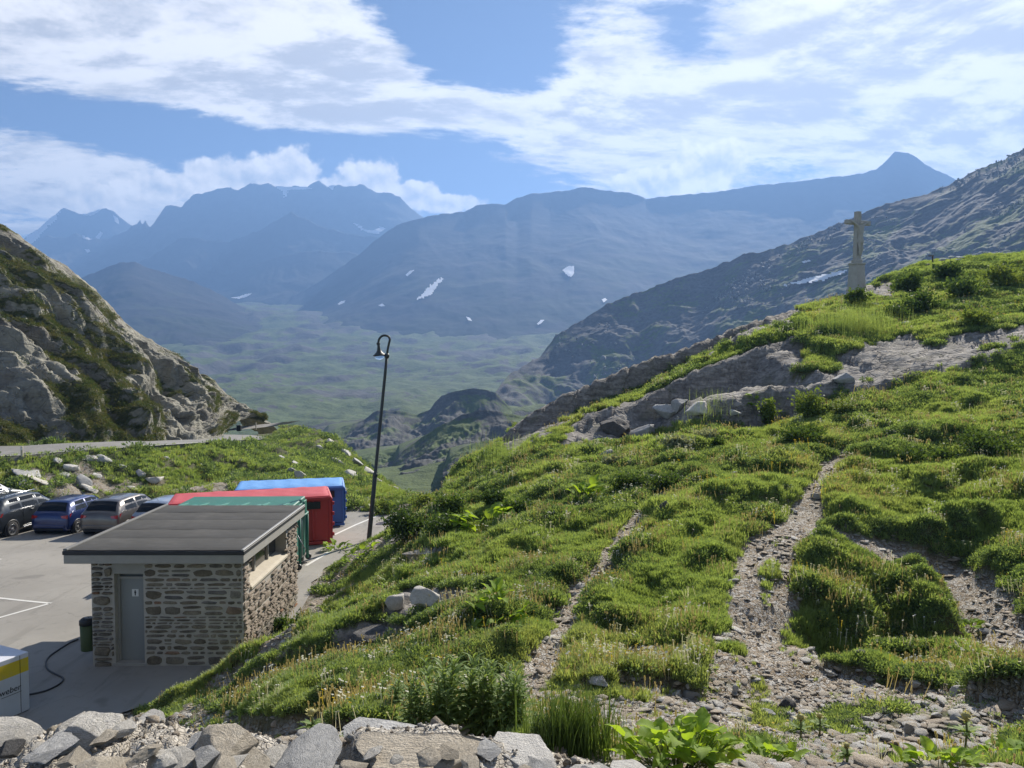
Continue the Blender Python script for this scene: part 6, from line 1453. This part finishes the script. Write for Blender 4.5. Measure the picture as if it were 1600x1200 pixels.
# boulders on the hillside
for (a, b_, w, h, m_, lb_, tl) in [(1092, 640, 44, 30, M_PALER, 'white topped boulder in the shadow of the rock step', (0, -.15)), (1040, 640, 46, 34, M_SLATE, 'slanting grey boulder left of the white topped boulder', (0, -.4)), (1062, 632, 30, 30, M_SLATE, 'grey boulder edge beside the white topped boulder', (0, .5)), (1000, 676, 60, 26, M_SLATE, 'dark grey boulder below the rock step', (0, -.3)), (960, 664, 50, 40, M_DARKR, 'dark boulder deep in shade at the rock step', (0, -.2)),
        (1146, 652, 26, 14, M_PALER, 'small pale boulder above the shrubs', (0, 0)), (1037, 792, 22, 26, M_DARKR, 'dark upright stone beside the narrow path', (0, .2)), (1030, 748, 34, 10, M_PALER, 'pale thin slab at the head of the narrow path', (0, .35)), (945, 712, 34, 14, M_SLATE, 'grey slab in the turf above the narrow path', (0, -.45)),
        (1145, 740, 24, 12, M_SLATE, 'grey stone half sunk in the upper turf', (0, .1)), (1133, 694, 20, 8, M_PALER, 'white flat stone in the upper turf', (0, -.2)), (1170, 703, 14, 6, M_PALER, 'small white stone in the upper turf right of the flat one', (0, 0)), (1282, 775, 30, 12, M_SLATE, 'grey stone step in the upper path', (0, .1)), (1222, 795, 20, 8, M_PALER, 'pale stone step at the fork of the path', (0, 0)), (905, 916, 22, 9, M_PALER, 'pale stone step on the narrow path', (0, 0)), (878, 968, 26, 10, M_TAN, 'tan stone step low on the narrow path', (0, .1)), (898, 928, 12, 7, M_PALER, 'tiny pale stone under the narrow path step', (0, 0)),
        (660, 868, 66, 20, M_TAN, 'flat tan rock breaking through the turf near the hut', (0, -.1)), (575, 988, 96, 30, M_DARKR, 'long dark rock ledge in the lower turf', (0, -.08)), (670, 934, 60, 40, M_WALLR, 'grey knobbly rock face in the hollow of the turf', (0, -.2)), (620, 940, 40, 34, M_WALLR, 'grey rock left in the hollow of the turf', (0, -.2)), (420, 1046, 34, 22, M_DARKR, 'dark stone by the slope beside the hut', (0, 0)), (1320, 590, 40, 22, M_SLATE, 'outcrop block at the left end of the pale slabs', (0, -.2)), (1540, 985, 26, 14, M_SLATE, 'grey stone at the lower right path', (0, 0)),
        (1447, 416, 17, 12, M_DARKR, 'dark boulder on the skyline beside the white flowers', (0, .3)), (620, 812, 50, 20, M_WALLR, 'grey boulders edge beside the lamp foot', (0, 0)), (600, 818, 26, 12, M_PALER, 'pale stone at the foot of the lamp', (0, 0))]:
    stone_at(a, b_, w, h, m_, hash(lb_) % 1000 if False else int(a * 7 + b_) % 997, lb_, None, 'boulder', sub=4, sink=.34, tilt=tl)
# slabs and blocks on the bank below the road
for k, (a, b_, w, h, tl) in enumerate([(45, 742, 60, 14, .45), (62, 752, 50, 12, .4), (40, 756, 40, 14, .5), (128, 756, 34, 18, .6), (140, 764, 30, 10, .4), (150, 744, 16, 8, .2), (165, 720, 36, 12, .3), (140, 715, 30, 10, .1), (112, 730, 24, 12, .4), (100, 742, 26, 10, .3), (240, 750, 30, 18, .3), (244, 764, 20, 8, .2), (222, 742, 24, 14, .5), (258, 716, 12, 8, .6), (386, 706, 14, 9, .7), (455, 735, 18, 12, .1), (470, 742, 22, 14, .2), (462, 724, 20, 9, .3), (440, 716, 18, 9, .2), (500, 700, 16, 8, .4), (90, 722, 20, 10, .2), (190, 728, 18, 8, .3), (210, 764, 22, 8, .2), (540, 706, 26, 12, .5), (556, 722, 24, 12, .6), (575, 736, 26, 12, .6), (590, 752, 24, 10, .6), (612, 762, 26, 9, .5), (528, 722, 22, 12, .4), (548, 742, 24, 12, .5), (635, 772, 22, 8, .4), (515, 690, 24, 9, .4)]):
    stone_at(a, b_, w, h, (M_SLATE, M_WALLR, M_PALER)[k % 3], 700 + k, '%s rock slab on the bank %s' % (('slate grey', 'light grey', 'whitish')[k % 3], 'above the anthracite car' if a < 95 else 'above the blue and grey cars' if a < 200 else 'above the hut roof' if a < 300 else 'above the blue container' if a < 510 else 'falling away behind the lamp'), 'rock slabs on the road bank', 'boulder', sub=3, sink=.25, tilt=(0, tl), d0=30)
q = P(437, 664, 98)
for k, (dx_, s_) in enumerate(((0, .9), (1.3, 1.1), (-1.6, .7))):
    o_ = link('boulder', rock_mesh(760 + k, 3), (M_PALER, M_DARKR, M_SLATE)[k]); o_.location = (q[0] + dx_, q[1] + .3 * k, gz(q[0] + dx_, q[1]) + .2 * s_); o_.scale = (s_ * .8, s_ * .6, s_ * .7)
    props(o_, ('white', 'dark', 'grey')[k] + ' boulder at the far end of the mountain road', 'boulder')
# gravel: thousands of chips on paths and bare ground
M_CHIP = rock_mat('path_chip', (.27, .215, .155), (.46, .385, .295), (.62, .55, .45), 3.0, bumpd=.02)
RSRC = [(rock_mesh(900 + i, 1, 6, .6, .0), (M_PALER, M_CHIP, M_CHIP, M_WALLR, M_TAN, M_CHIP)[i]) for i in range(6)]
n2g = fbm(GX * 1.4, GY * 1.4, 501, 3)
wg = (np.maximum(GPATH * .75, GDIRT * 1.0) * (1 - GROCK)) * (np.abs(GX / GY) < .8) * (GY > 4.2) * (GY < 40) * ~ONLOT * (.45 + sstep(n2g, -.2, .5)) * np.where(GX < -6, .6, 1)
NG = 28000
pts, i0, j0 = terrain_samples(NG, wg, rg)
s_ = (.008 + .0011 * pts[:, 1]) * np.exp(rg.normal(0, .60, NG)); s_ = np.minimum(s_, .085)
pts[:, 2] += s_ * .15
scatter('gravel', pts, np.stack([rg.normal(0, .16, NG), rg.normal(0, .16, NG), rg.uniform(0, 6.28, NG)], -1), np.stack([s_ * rg.uniform(.8, 1.5, NG), s_ * rg.uniform(.8, 1.3, NG), s_ * rg.uniform(.22, .5, NG)], -1), rg.integers(0, 6, NG), RSRC, 'pale gravel and slate chips on the paths and bare ground')
# chips on the rubble bed of the wall
nb = 2600; ii = rg.integers(6, nv - 14, nb); jj = rg.integers(0, nu - 1, nb); pb_ = np.stack([X[ii, jj], Y[ii, jj], Z[ii, jj]], -1) + rg.normal(0, .008, (nb, 3)) * np.array([1, 1, 0]); s_ = .008 * np.exp(rg.normal(0, .55, nb))
scatter('rubble', pb_, rg.uniform(0, 6.28, (nb, 3)), s_, rg.integers(0, 6, nb), RSRC, 'small stone chips set in the wall mortar')
# boulder field on the slope behind the cross
sm_ = RANGES['slope'].data; nvx = len(sm_.vertices); cv = np.empty(nvx * 3, np.float32); sm_.vertices.foreach_get('co', cv); cv = cv.reshape(-1, 3)
SX, SY, SZ = cv[:, 0], cv[:, 1], cv[:, 2]; spx, spy = pix(SX, SY, SZ)
st = fbm((SX + SY * .2) * .020, (SY - SX * .9) * .0035, 601, 3); wsl = sstep(st + .5 * fbm(SX * .03, SY * .03, 603, 3), -.1, .6) * (spx > 860) * (spx < 1700) * (SY < 900) * (.15 + .85 * sstep(spx, 1000, 1300)); wsl = wsl * SY ** 1.0
NS = 3500; ids = rg.choice(nvx, NS, p=wsl / wsl.sum()); pS = cv[ids] + rg.normal(0, 1.0, (NS, 3)) * np.array([2.0, 3.0, 0.1]); sS = .0011 * cv[ids, 1] * np.exp(rg.normal(0, .45, NS))
M_SCREE = rock_mat('scree_rock', (.15, .15, .15), (.27, .27, .27), (.42, .42, .42), .5, world=True)
SSRC = [(rock_mesh(950 + i, 1, 6, .7, .0), M_SCREE) for i in range(4)]
scatter('scree', pS, rg.uniform(0, 6.28, (NS, 3)), np.stack([sS * 1.3, sS, sS * .7], -1), rg.integers(0, 4, NS), SSRC, 'pale scree boulders strewn over the slope behind the cross')
# ------------------------------------------------------------------ single plants
M_DOCK = leaf_mat('broad_leaf', (.22, .36, .035), (.31, .45, .05), .62, .75)
M_WILLOW = leaf_mat('lance_leaf', (.17, .27, .08), (.25, .345, .115), .5, .65)
M_STEM = leaf_mat('green_stem', (.11, .15, .045), (.15, .18, .06), .15)
M_SPINE = leaf_mat('thistle_bract', (.42, .42, .17), (.55, .50, .24), .4)
M_SHRUB = leaf_mat('shrub_leaf', (.055, .105, .026), (.10, .16, .038), .45)
M_SHRUB2 = leaf_mat('light_shrub_leaf', (.12, .19, .040), (.19, .25, .060), .48)
M_UMBEL = flat('white_flower', (.74, .74, .68), .8, .06, 9.0)
M_TWIG = flat('bare_twig', (.10, .075, .05), .9, .2, 9.0)
def leaf_mesh(name, L, W, seed, curl=.35, n=7, wave=.05, point=1.0):
    """one broad leaf lying along +y from its stalk, folded along the midrib and drooping"""
    r = random.Random(seed); vs = []; fs = []; z = 0
    for i in range(n + 1):
        t = i / n; w = W * (sin(pi * min(1, t * 1.02) ** .75) ** .8) * (1 - .15 * t) if 0 < t < 1 else .004
        y = L * (t - .10 * t * t); zz = L * (.30 * t - curl * t * t)
        for k, u_ in enumerate((-1, -.5, 0, .5, 1)):
            vs.append((u_ * w / 2, y, zz + abs(u_) * w * .16 + wave * W * sin(t * 11 + u_ * 3 + seed) * abs(u_)))
    for i in range(n):
        for k in range(4): fs.append((i * 5 + k, i * 5 + k + 1, (i + 1) * 5 + k + 1, (i + 1) * 5 + k))
    return mesh_np(name, vs, fs)
_dock = [leaf_mesh('leaf', 1.0, .70, i, .30 + .12 * (i % 3)) for i in range(5)]
def dock(px, py, wpx, nleaf, leafpx, label, seed, d0=4.3, mat=None, up=(.25, .95), name='broad_leaved_plant'):
    """cluster of broad leaves on stalks, spread over wpx"""
    g = ground_hit(px, py, d0); D_ = g[1]; k = D_ / FPX; r = random.Random(seed)
    root = empty(name, tuple(g), 0, label, 'plant'); L = leafpx * k; Wd = wpx * k / 2
    for i in range(nleaf):
        th = r.uniform(0, 2 * pi); rad = Wd * sqrt(r.random()); x, y = rad * cos(th), rad * sin(th) * .7; h = L * r.uniform(*up) * (1.15 - .5 * rad / max(Wd, .01))
        gz_ = gz(g[0] + x, g[1] + y) - g[2]
        o_ = link('leaf', _dock[i % 5], mat or M_DOCK, root); s_ = L * r.uniform(.65, 1.1); o_.scale = (s_ * r.uniform(.85, 1.2), s_, s_)
        o_.location = (x, y, gz_ + h); o_.rotation_euler = (r.uniform(-.1, .95), r.uniform(-.4, .4), th - pi / 2 + r.uniform(-.9, .9))
        st_ = MB(); b0 = Vector((x * .55, y * .55, gz_ - .02)); b1 = Vector((x, y, gz_ + h)); st_.tube([b0, (b0 + b1) / 2 + Vector((0, 0, L * .08)), b1], [.014 * s_ + .002, .012 * s_ + .001, .009 * s_ + .001], 5); so = st_.build('stalk', M_STEM, root, fix=False)
    return root
dock(1056, 1196, 176, 110, 40, 'large bright green broad leaved plant in the bottom foreground', 1, 4.0, up=(.3, 1.7))
dock(758, 828, 90, 34, 30, 'bright broad leaved plant in the middle of the turf left of centre', 2)
dock(778, 962, 80, 30, 30, 'broad leaved plant in the hollow above the lance leaved plants', 3)
dock(912, 782, 48, 20, 26, 'small broad leaved plant on the bank beside the narrow path', 4)
dock(345, 1030, 50, 24, 20, 'leafy plant growing at the foot of the hut corner', 5, 12)
dock(1510, 992, 40, 18, 18, 'broad leaved plant at the foot of the right hand mound', 6)
dock(525, 862, 40, 22, 14, 'leafy plant beside the green container', 7, 18); dock(560, 872, 56, 26, 14, 'dark leafy patch of plants between turf and containers', 8, 18, M_SHRUB)
dock(1200, 1188, 90, 34, 30, 'low leafy plants right of the large broad leaved plant', 9, 4.0, up=(.2, .8))
dock(1470, 1196, 120, 40, 30, 'low leafy plants at the bottom right corner', 12, 4.0, M_WILLOW, up=(.2, .9))
dock(1570, 1190, 90, 30, 30, 'leafy plants at the right bottom edge', 13, 4.0, M_WILLOW, up=(.2, .9))
dock(1180, 640, 20, 12, 12, 'small pale green plant in the shade above the shrubs', 10, 20, M_SHRUB2)
# lance-leaved herbs: upright stems closely set with narrow leaves
_lance = [leaf_mesh('leaf', 1.0, .20, 40 + i, .45, 6, .03) for i in range(4)]
def herb(px, py, n, hpx, spread, label, seed, d0=4.2, leaf=(.24, .38), mat=None):
    g = ground_hit(px, py, d0); k = g[1] / FPX; r = random.Random(seed); root = empty('lance_leaved_herb', tuple(g), 0, label, 'plant')
    for i in range(n):
        x, y = r.uniform(-1, 1) * spread * k, r.uniform(-.35, .35) * spread * k; h = hpx * k * r.uniform(.65, 1.05); z0 = gz(g[0] + x, g[1] + y) - g[2] - .02
        lx, ly = r.uniform(-.14, .14) * h, r.uniform(-.10, .10) * h
        pts_ = [Vector((x + lx * t * t, y + ly * t * t, z0 + h * t)) for t in (0, .25, .5, .75, 1)]
        st_ = MB(); st_.tube(pts_, [.006, .0055, .005, .004, .002], 5); so = st_.build('stem', M_STEM, root, fix=False)
        nl = 34
        vs, fs = [], []
        for q_ in range(nl):
            t = .12 + .88 * q_ / (nl - 1); c = Vector((x + lx * t * t, y + ly * t * t, z0 + h * t)); th = q_ * 2.4 + r.uniform(-.4, .4); L = h * r.uniform(*leaf) * (1.15 - .65 * t * t) + .012
            M_ = Matrix.Translation(c) @ Matrix.Rotation(th, 4, 'Z') @ Matrix.Rotation(r.uniform(.0, .5) + .5 * t, 4, 'X') @ Matrix.Scale(L, 4)
            src = _lance[q_ % 4]; o0 = len(vs); vs += [tuple(M_ @ v.co) for v in src.vertices]; fs += [tuple(o0 + e for e in p.vertices) for p in src.polygons]
        lf = link('leaves', mesh_np('leaves', vs, fs), mat or M_WILLOW, so); lf['kind'] = 'stuff'
    return root
herb(668, 1150, 12, 95, 42, 'lance leaved herb, left clump behind the slate slab', 21); herb(720, 1146, 15, 120, 46, 'tallest lance leaved herb behind the slate slab', 22); herb(775, 1150, 15, 112, 46, 'lance leaved herb, right clump behind the slate slab', 23); herb(838, 1170, 8, 60, 26, 'short lance leaved herb beside the tall grass', 24)
herb(640, 1120, 12, 55, 46, 'low lance leaved herb at the edge of the turf', 25); herb(1322, 648, 6, 34, 16, 'upright light green herb below the pale slabs', 26, 18, mat=M_SHRUB2)
# thistles: spiny leaves and a pale bristly head
def thistle(px, py, hpx, label, seed, d0=4.1):
    g = ground_hit(px, py, d0); k = g[1] / FPX; h = hpx * k; r = random.Random(seed); root = empty('thistle', tuple(g), 0, label, 'plant', 'pale spiny thistles in the foreground')
    st_ = MB(); st_.tube([(0, 0, -.02), (.01, 0, h * .5), (0, 0, h * .9)], [.008, .008, .007], 6); st_.build('stem', M_STEM, root, fix=False)
    def rosette(name, n, L0, W, z, e0, e1, mat):
        vs, fs = [], []
        for i in range(n):
            th = i * 2.4 + r.uniform(-.3, .3); el_ = r.uniform(e0, e1); L = L0 * r.uniform(.7, 1.1); dv = Vector((cos(th) * cos(el_), sin(th) * cos(el_), sin(el_))); sd_ = Vector((-sin(th), cos(th), 0)); o0 = len(vs); b0 = Vector((0, 0, z * r.uniform(.85, 1.0)))
            for q_ in range(6):
                t = q_ / 5; w = W * (1 - t) ** .7 * (1 if q_ % 2 == 0 else 1.9); vs += [b0 + dv * L * t + sd_ * w - Vector((0, 0, .2 * L * t * t)), b0 + dv * L * t - sd_ * w - Vector((0, 0, .2 * L * t * t))]
            fs += [(o0 + 2 * q_, o0 + 2 * q_ + 1, o0 + 2 * q_ + 3, o0 + 2 * q_ + 2) for q_ in range(5)]
        o_ = link(name, mesh_np(name, vs, fs, False), mat, root); o_['kind'] = 'stuff'
    rosette('leaves', 16, h * .55, .012, h * .55, -.1, .7, M_WILLOW); rosette('bracts', 26, h * .36, .008, h * .9, .3, 1.4, M_SPINE)
    hd_ = MB(); hd_.lathe([(0, -.02), (h * .10, 0), (h * .13, h * .08), (h * .09, h * .15), (0, h * .16)], (0, 0, h * .88), 12); hd_.build('flower_head', M_SPINE, root)
thistle(487, 1158, 50, 'pale thistle between the tan block and the slate slab', 31, 3.9); thistle(800, 1090, 48, 'pale thistle behind the lance leaved herbs', 32); thistle(1250, 1160, 44, 'pale thistle right of the low leafy plants', 33); thistle(1508, 1170, 56, 'tall pale thistle at the bottom right', 34); thistle(1322, 1195, 34, 'small brownish thistle at the bottom edge', 35); thistle(1280, 1150, 34, 'second small thistle beside the gravel', 36)
# tall grass tussock
def tussock(px, py, n, hpx, spread, label, seed, d0=4.1, mat=None):
    g = ground_hit(px, py, d0); k = g[1] / FPX; r = random.Random(seed); root = empty('grass_tussock', tuple(g), 0, label, 'grass'); vs, fs = [], []
    for i in range(n):
        x, y = r.gauss(0, .45) * spread * k, r.gauss(0, .28) * spread * k; h = hpx * k * r.uniform(.5, 1.08); th = r.uniform(0, 6.28); c = h * r.uniform(.05, .42); w = .0034 * r.uniform(.7, 1.3); o0 = len(vs); z0 = gz(g[0] + x, g[1] + y) - g[2] if i % 12 == 0 else z0
        sx_, sy_ = cos(th + 1.57) * w, sin(th + 1.57) * w
        for t in (0, .3, .6, .85, 1.0):
            xx, yy, zz = x + cos(th) * c * t * t, y + sin(th) * c * t * t, z0 - .02 + h * (t - .18 * t * t * c / h); f_ = (1 - t ** 2 * .95); vs += [(xx - sx_ * f_, yy - sy_ * f_, zz), (xx + sx_ * f_, yy + sy_ * f_, zz)]
        fs += [(o0 + 2 * q_, o0 + 2 * q_ + 1, o0 + 2 * q_ + 3, o0 + 2 * q_ + 2) for q_ in range(4)]
    o_ = link('blades', mesh_np('blades', vs, fs, False), mat or M_G1, root); o_['kind'] = 'stuff'
M_RUSH = leaf_mat('rush_blade', (.085, .150, .035), (.14, .20, .05), .4)
tussock(892, 1178, 900, 112, 70, 'tall dark green grass tussock in the bottom foreground', 41, mat=M_RUSH)
tussock(1342, 528, 1500, 48, 62, 'tall bright grass on the knoll below the cross', 42, 22); tussock(1290, 515, 700, 34, 44, 'paler tall grass left on the knoll below the cross', 43, 22); tussock(1110, 660, 500, 24, 40, 'grass tuft beside the white topped boulder', 44, 20); tussock(795, 715, 900, 26, 70, 'long grass on the left shoulder below the rock back', 45, 20)
# shrubs: twigs carrying many small leaves through the crown
def shrub(px, py, wpx, hpx, label, seed, n=900, mat=None, d0=18, name='shrub', cat='shrub', leafpx=5.5):
    g = ground_hit(px, py, d0); k = g[1] / FPX; r = np.random.default_rng(seed); W_, H_ = wpx * k / 2, hpx * k; root = empty(name, tuple(g), 0, label, cat)
    tw = MB(); tips = []
    for i in range(14):
        th = r.uniform(0, 6.28); q_ = r.uniform(.2, .95); e = Vector((cos(th) * W_ * q_, sin(th) * W_ * q_ * .8, H_ * r.uniform(.55, .95) * (1.1 - .45 * q_))); tips.append(e); tw.tube([(0, 0, -.03), e * .45 + Vector((0, 0, H_ * .12)), e], [.018 * H_ + .004, .010 * H_ + .003, .003], 5)
    tw.build('twigs', M_TWIG, root, fix=False)
    vs, fs = [], []
    for i in range(n):
        b0 = tips[i % len(tips)] * float(r.uniform(.35, 1.08)); c = b0 + Vector(r.normal(0, 1, 3)) * (.16 * (W_ + H_) / 2); c.z = max(c.z, .02); L = leafpx * k * float(r.uniform(.7, 1.3))
        dv = Vector(r.normal(0, 1, 3)); dv.z = abs(dv.z) * .8 + .2; dv.normalize(); sd_ = dv.orthogonal().normalized(); sd_ = (sd_ * cos(i) + dv.cross(sd_) * sin(i)) * L * .28; o0 = len(vs); vs += [c, c + dv * L * .5 + sd_, c + dv * L, c + dv * L * .5 - sd_]; fs += [(o0, o0 + 1, o0 + 2, o0 + 3)]
    o_ = link('foliage', mesh_np('foliage', vs, fs, False), mat or M_SHRUB, root); o_['kind'] = 'stuff'; return root
for (a, b_, w, h, lb_, mt, n) in [(1262, 656, 62, 46, 'rounded shrub with light tips at the foot of the rock step', M_SHRUB2, 1400), (1198, 662, 30, 38, 'slim light shrub left of the rounded shrub', M_SHRUB2, 800), (1120, 700, 24, 16, 'small dark shrub in the upper turf', M_SHRUB, 500), (772, 792, 46, 26, 'dark rounded shrub left of centre in the turf', M_SHRUB, 900), (640, 846, 80, 62, 'large dark shrub on the bank beside the lamp', M_SHRUB, 2600), (700, 812, 60, 40, 'dark shrub right of the large bank shrub', M_SHRUB, 1600), (600, 805, 60, 18, 'low light shrub on the bank behind the lamp', M_SHRUB2, 1000), (660, 798, 50, 22, 'light topped shrub on the skyline of the bank', M_SHRUB2, 1000), (330, 1046, 60, 54, 'dark shrub in the shade at the hut corner', M_SHRUB, 1500),
        (1480, 440, 44, 28, 'dark bush under the white flowers on the skyline', M_SHRUB, 1200), (1420, 462, 60, 34, 'grey green bush right of the cross', M_SHRUB, 1300), (1510, 470, 70, 36, 'bush on the upper right slope', M_SHRUB, 1300), (1570, 450, 70, 36, 'bush at the upper right edge', M_SHRUB2, 1300), (1440, 492, 70, 32, 'bush above the pale slabs', M_SHRUB, 1200), (1340, 478, 40, 22, 'low bush in front of the cross', M_SHRUB, 800), (1530, 510, 70, 28, 'low bush at the right above the slabs', M_SHRUB2, 1000), (1400, 500, 40, 24, 'dark bush beside the stone steps', M_SHRUB, 800),
        (1040, 835, 90, 26, 'dark cushion of leafy shrub beside the narrow path', M_SHRUB, 1500), (985, 770, 70, 30, 'dark leafy bank at the head of the narrow path', M_SHRUB, 1400), (1060, 700, 60, 16, 'pale leaved herb patch above the narrow path', M_G5, 1200), (1105, 690, 40, 18, 'pale leaved herbs beside the small shrub', M_G5, 800), (960, 728, 50, 12, 'pale leaved herbs left of the grey slab', M_G5, 700), (1470, 972, 60, 20, 'dark leaves along the foot of the mound', M_SHRUB, 700),
        (690, 968, 120, 36, 'dark leafy growth added as shade in the hollow left of the narrow path', M_SHRUB, 2400), (585, 1018, 130, 34, 'dark leafy growth added as shade under the long dark rock ledge', M_SHRUB, 2400), (500, 985, 80, 28, 'dark leafy growth added as shade on the slope above the hut corridor', M_SHRUB, 1400), (810, 1005, 70, 26, 'dark leafy growth added as shade beside the lower narrow path', M_SHRUB, 1300), (1260, 690, 90, 20, 'dark green mat left of the upper path', M_SHRUB, 1400), (1545, 830, 130, 34, 'dark leafy bank at the right edge above the path', M_SHRUB, 2600), (1430, 745, 90, 24, 'dark leafy growth added as shade in a hollow of the right hand turf', M_SHRUB, 1700),  # dark growth added in the turf hollows to stand in for their shade
        (445, 990, 60, 22, 'dark leafy shrub on the slope beside the hut', M_SHRUB, 1000), (620, 1055, 110, 34, 'grey green leafy herb bank in the lower turf', M_WILLOW, 2200), (560, 1075, 80, 24, 'grey green herbs left in the lower turf', M_WILLOW, 1300)]:
    shrub(a, b_, w, h, lb_, int(a + b_), n, mt)
# white umbels on the skyline
g = ground_hit(1482, 432, 40); um = empty('umbel_plant', tuple(g), 0, 'white umbel flowers standing on the right skyline', 'plant'); r = random.Random(4)
for i in range(9):
    x, y, h = r.uniform(-.8, .8), r.uniform(-.3, .3), r.uniform(.85, 1.25); st_ = MB(); st_.tube([(x * .4, y * .4, 0), (x, y, h)], .012, 5); so = st_.build('stem', M_STEM, um, fix=False)
    f_ = MB(); f_.lathe([(0, .05), (.10, .045), (.17, .02), (.19, -.01), (.10, -.02), (0, -.03)], (x, y, h), 12); f_.build('umbel', M_UMBEL, so)
p0 = P(1457, 418, 54); po = empty('wooden_post', (p0[0], p0[1], gz(p0[0], p0[1]) - .05), 0, 'thin dark post beside the dark boulder on the skyline', 'post'); st_ = MB(); st_.tube([(0, 0, 0), (0, 0, .75)], .05, 6); st_.build('post_body', M_TWIG, po); st_ = MB(); st_.tube([(-.35, 0, .70), (.06, 0, .74)], .035, 6); st_.build('rail', M_TWIG, po)
# stone steps up to the cross
for k, (a, b_, w) in enumerate(((1372, 476, 26), (1396, 484, 34), (1388, 494, 30), (1420, 505, 26))):
    o_ = stone_at(a, b_, w, 9, M_SLATE, 820 + k, 'flat stone step on the way up to the cross, number %s from the top' % ('one', 'two', 'three', 'four')[k], 'stone steps to the cross', 'stone_step', depth=.5, sink=.2, d0=25, rz=0); o_['category'] = 'step'
# undergrowth on the bank below the road and ledges of the cliff
wb = (LEFT & ~ONROAD & ~ONLOT & (GY < 80) & (GX / GY > -.85)) * (1 - .8 * GDIRT) * (1 - GROCK) * (.12 + sstep(fbm(GX * .35, GY * .35, 701, 3), -.15, .35)) * np.where(GY > 37.8, 1, 0)
NB_ = 9000; pts, i0, j0 = terrain_samples(NB_, wb, rg); big_ = sstep(fbm(pts[:, 0] * .35, pts[:, 1] * .35, 701, 3), 0, .6)
scatter('undergrowth', pts, np.stack([rg.uniform(-.2, .2, NB_), rg.uniform(-.2, .2, NB_), rg.uniform(0, 6.28, NB_)], -1), rg.uniform(.12, .30, NB_) * (1 + 1.2 * big_), np.where(rg.random(NB_) < .72, rg.integers(4, 7, NB_), rg.integers(7, 10, NB_)), SRC, 'leafy undergrowth on the bank below the road')
cX, cY, cZ, cG = CLIFF; ny_, nx_, nz_ = None, None, None
gzv = np.gradient(cZ, axis=0); gyv = np.gradient(cY, axis=0); flatn = sstep(np.abs(gyv) / (np.abs(gzv) + 1e-3), .7, 1.5)
wc = (cG * flatn) ** 1.5 + 1e-9; wc[:4] = 0; wc[-80:] = 0; wc = wc / wc.sum(); NCc = 16000; ids = rg.choice(wc.size, NCc, p=wc.ravel()); pc = np.stack([cX.ravel()[ids], cY.ravel()[ids], cZ.ravel()[ids]], -1) + rg.normal(0, .07, (NCc, 3))
SRC2 = [(leafclump(80 + i), leaf_mat('cliff_turf%d' % i, *q_, .4)) for i, q_ in enumerate((((.06, .085, .025), (.10, .12, .04)), ((.11, .12, .04), (.16, .155, .06)), ((.05, .085, .025), (.08, .12, .03))))]
scatter('cliff_turf', pc, np.stack([rg.uniform(-.4, .4, NCc), rg.uniform(-.4, .4, NCc), rg.uniform(0, 6.28, NCc)], -1), rg.uniform(.14, .42, NCc), rg.integers(0, 3, NCc), SRC2, 'patches of turf on the ledges of the cliff')
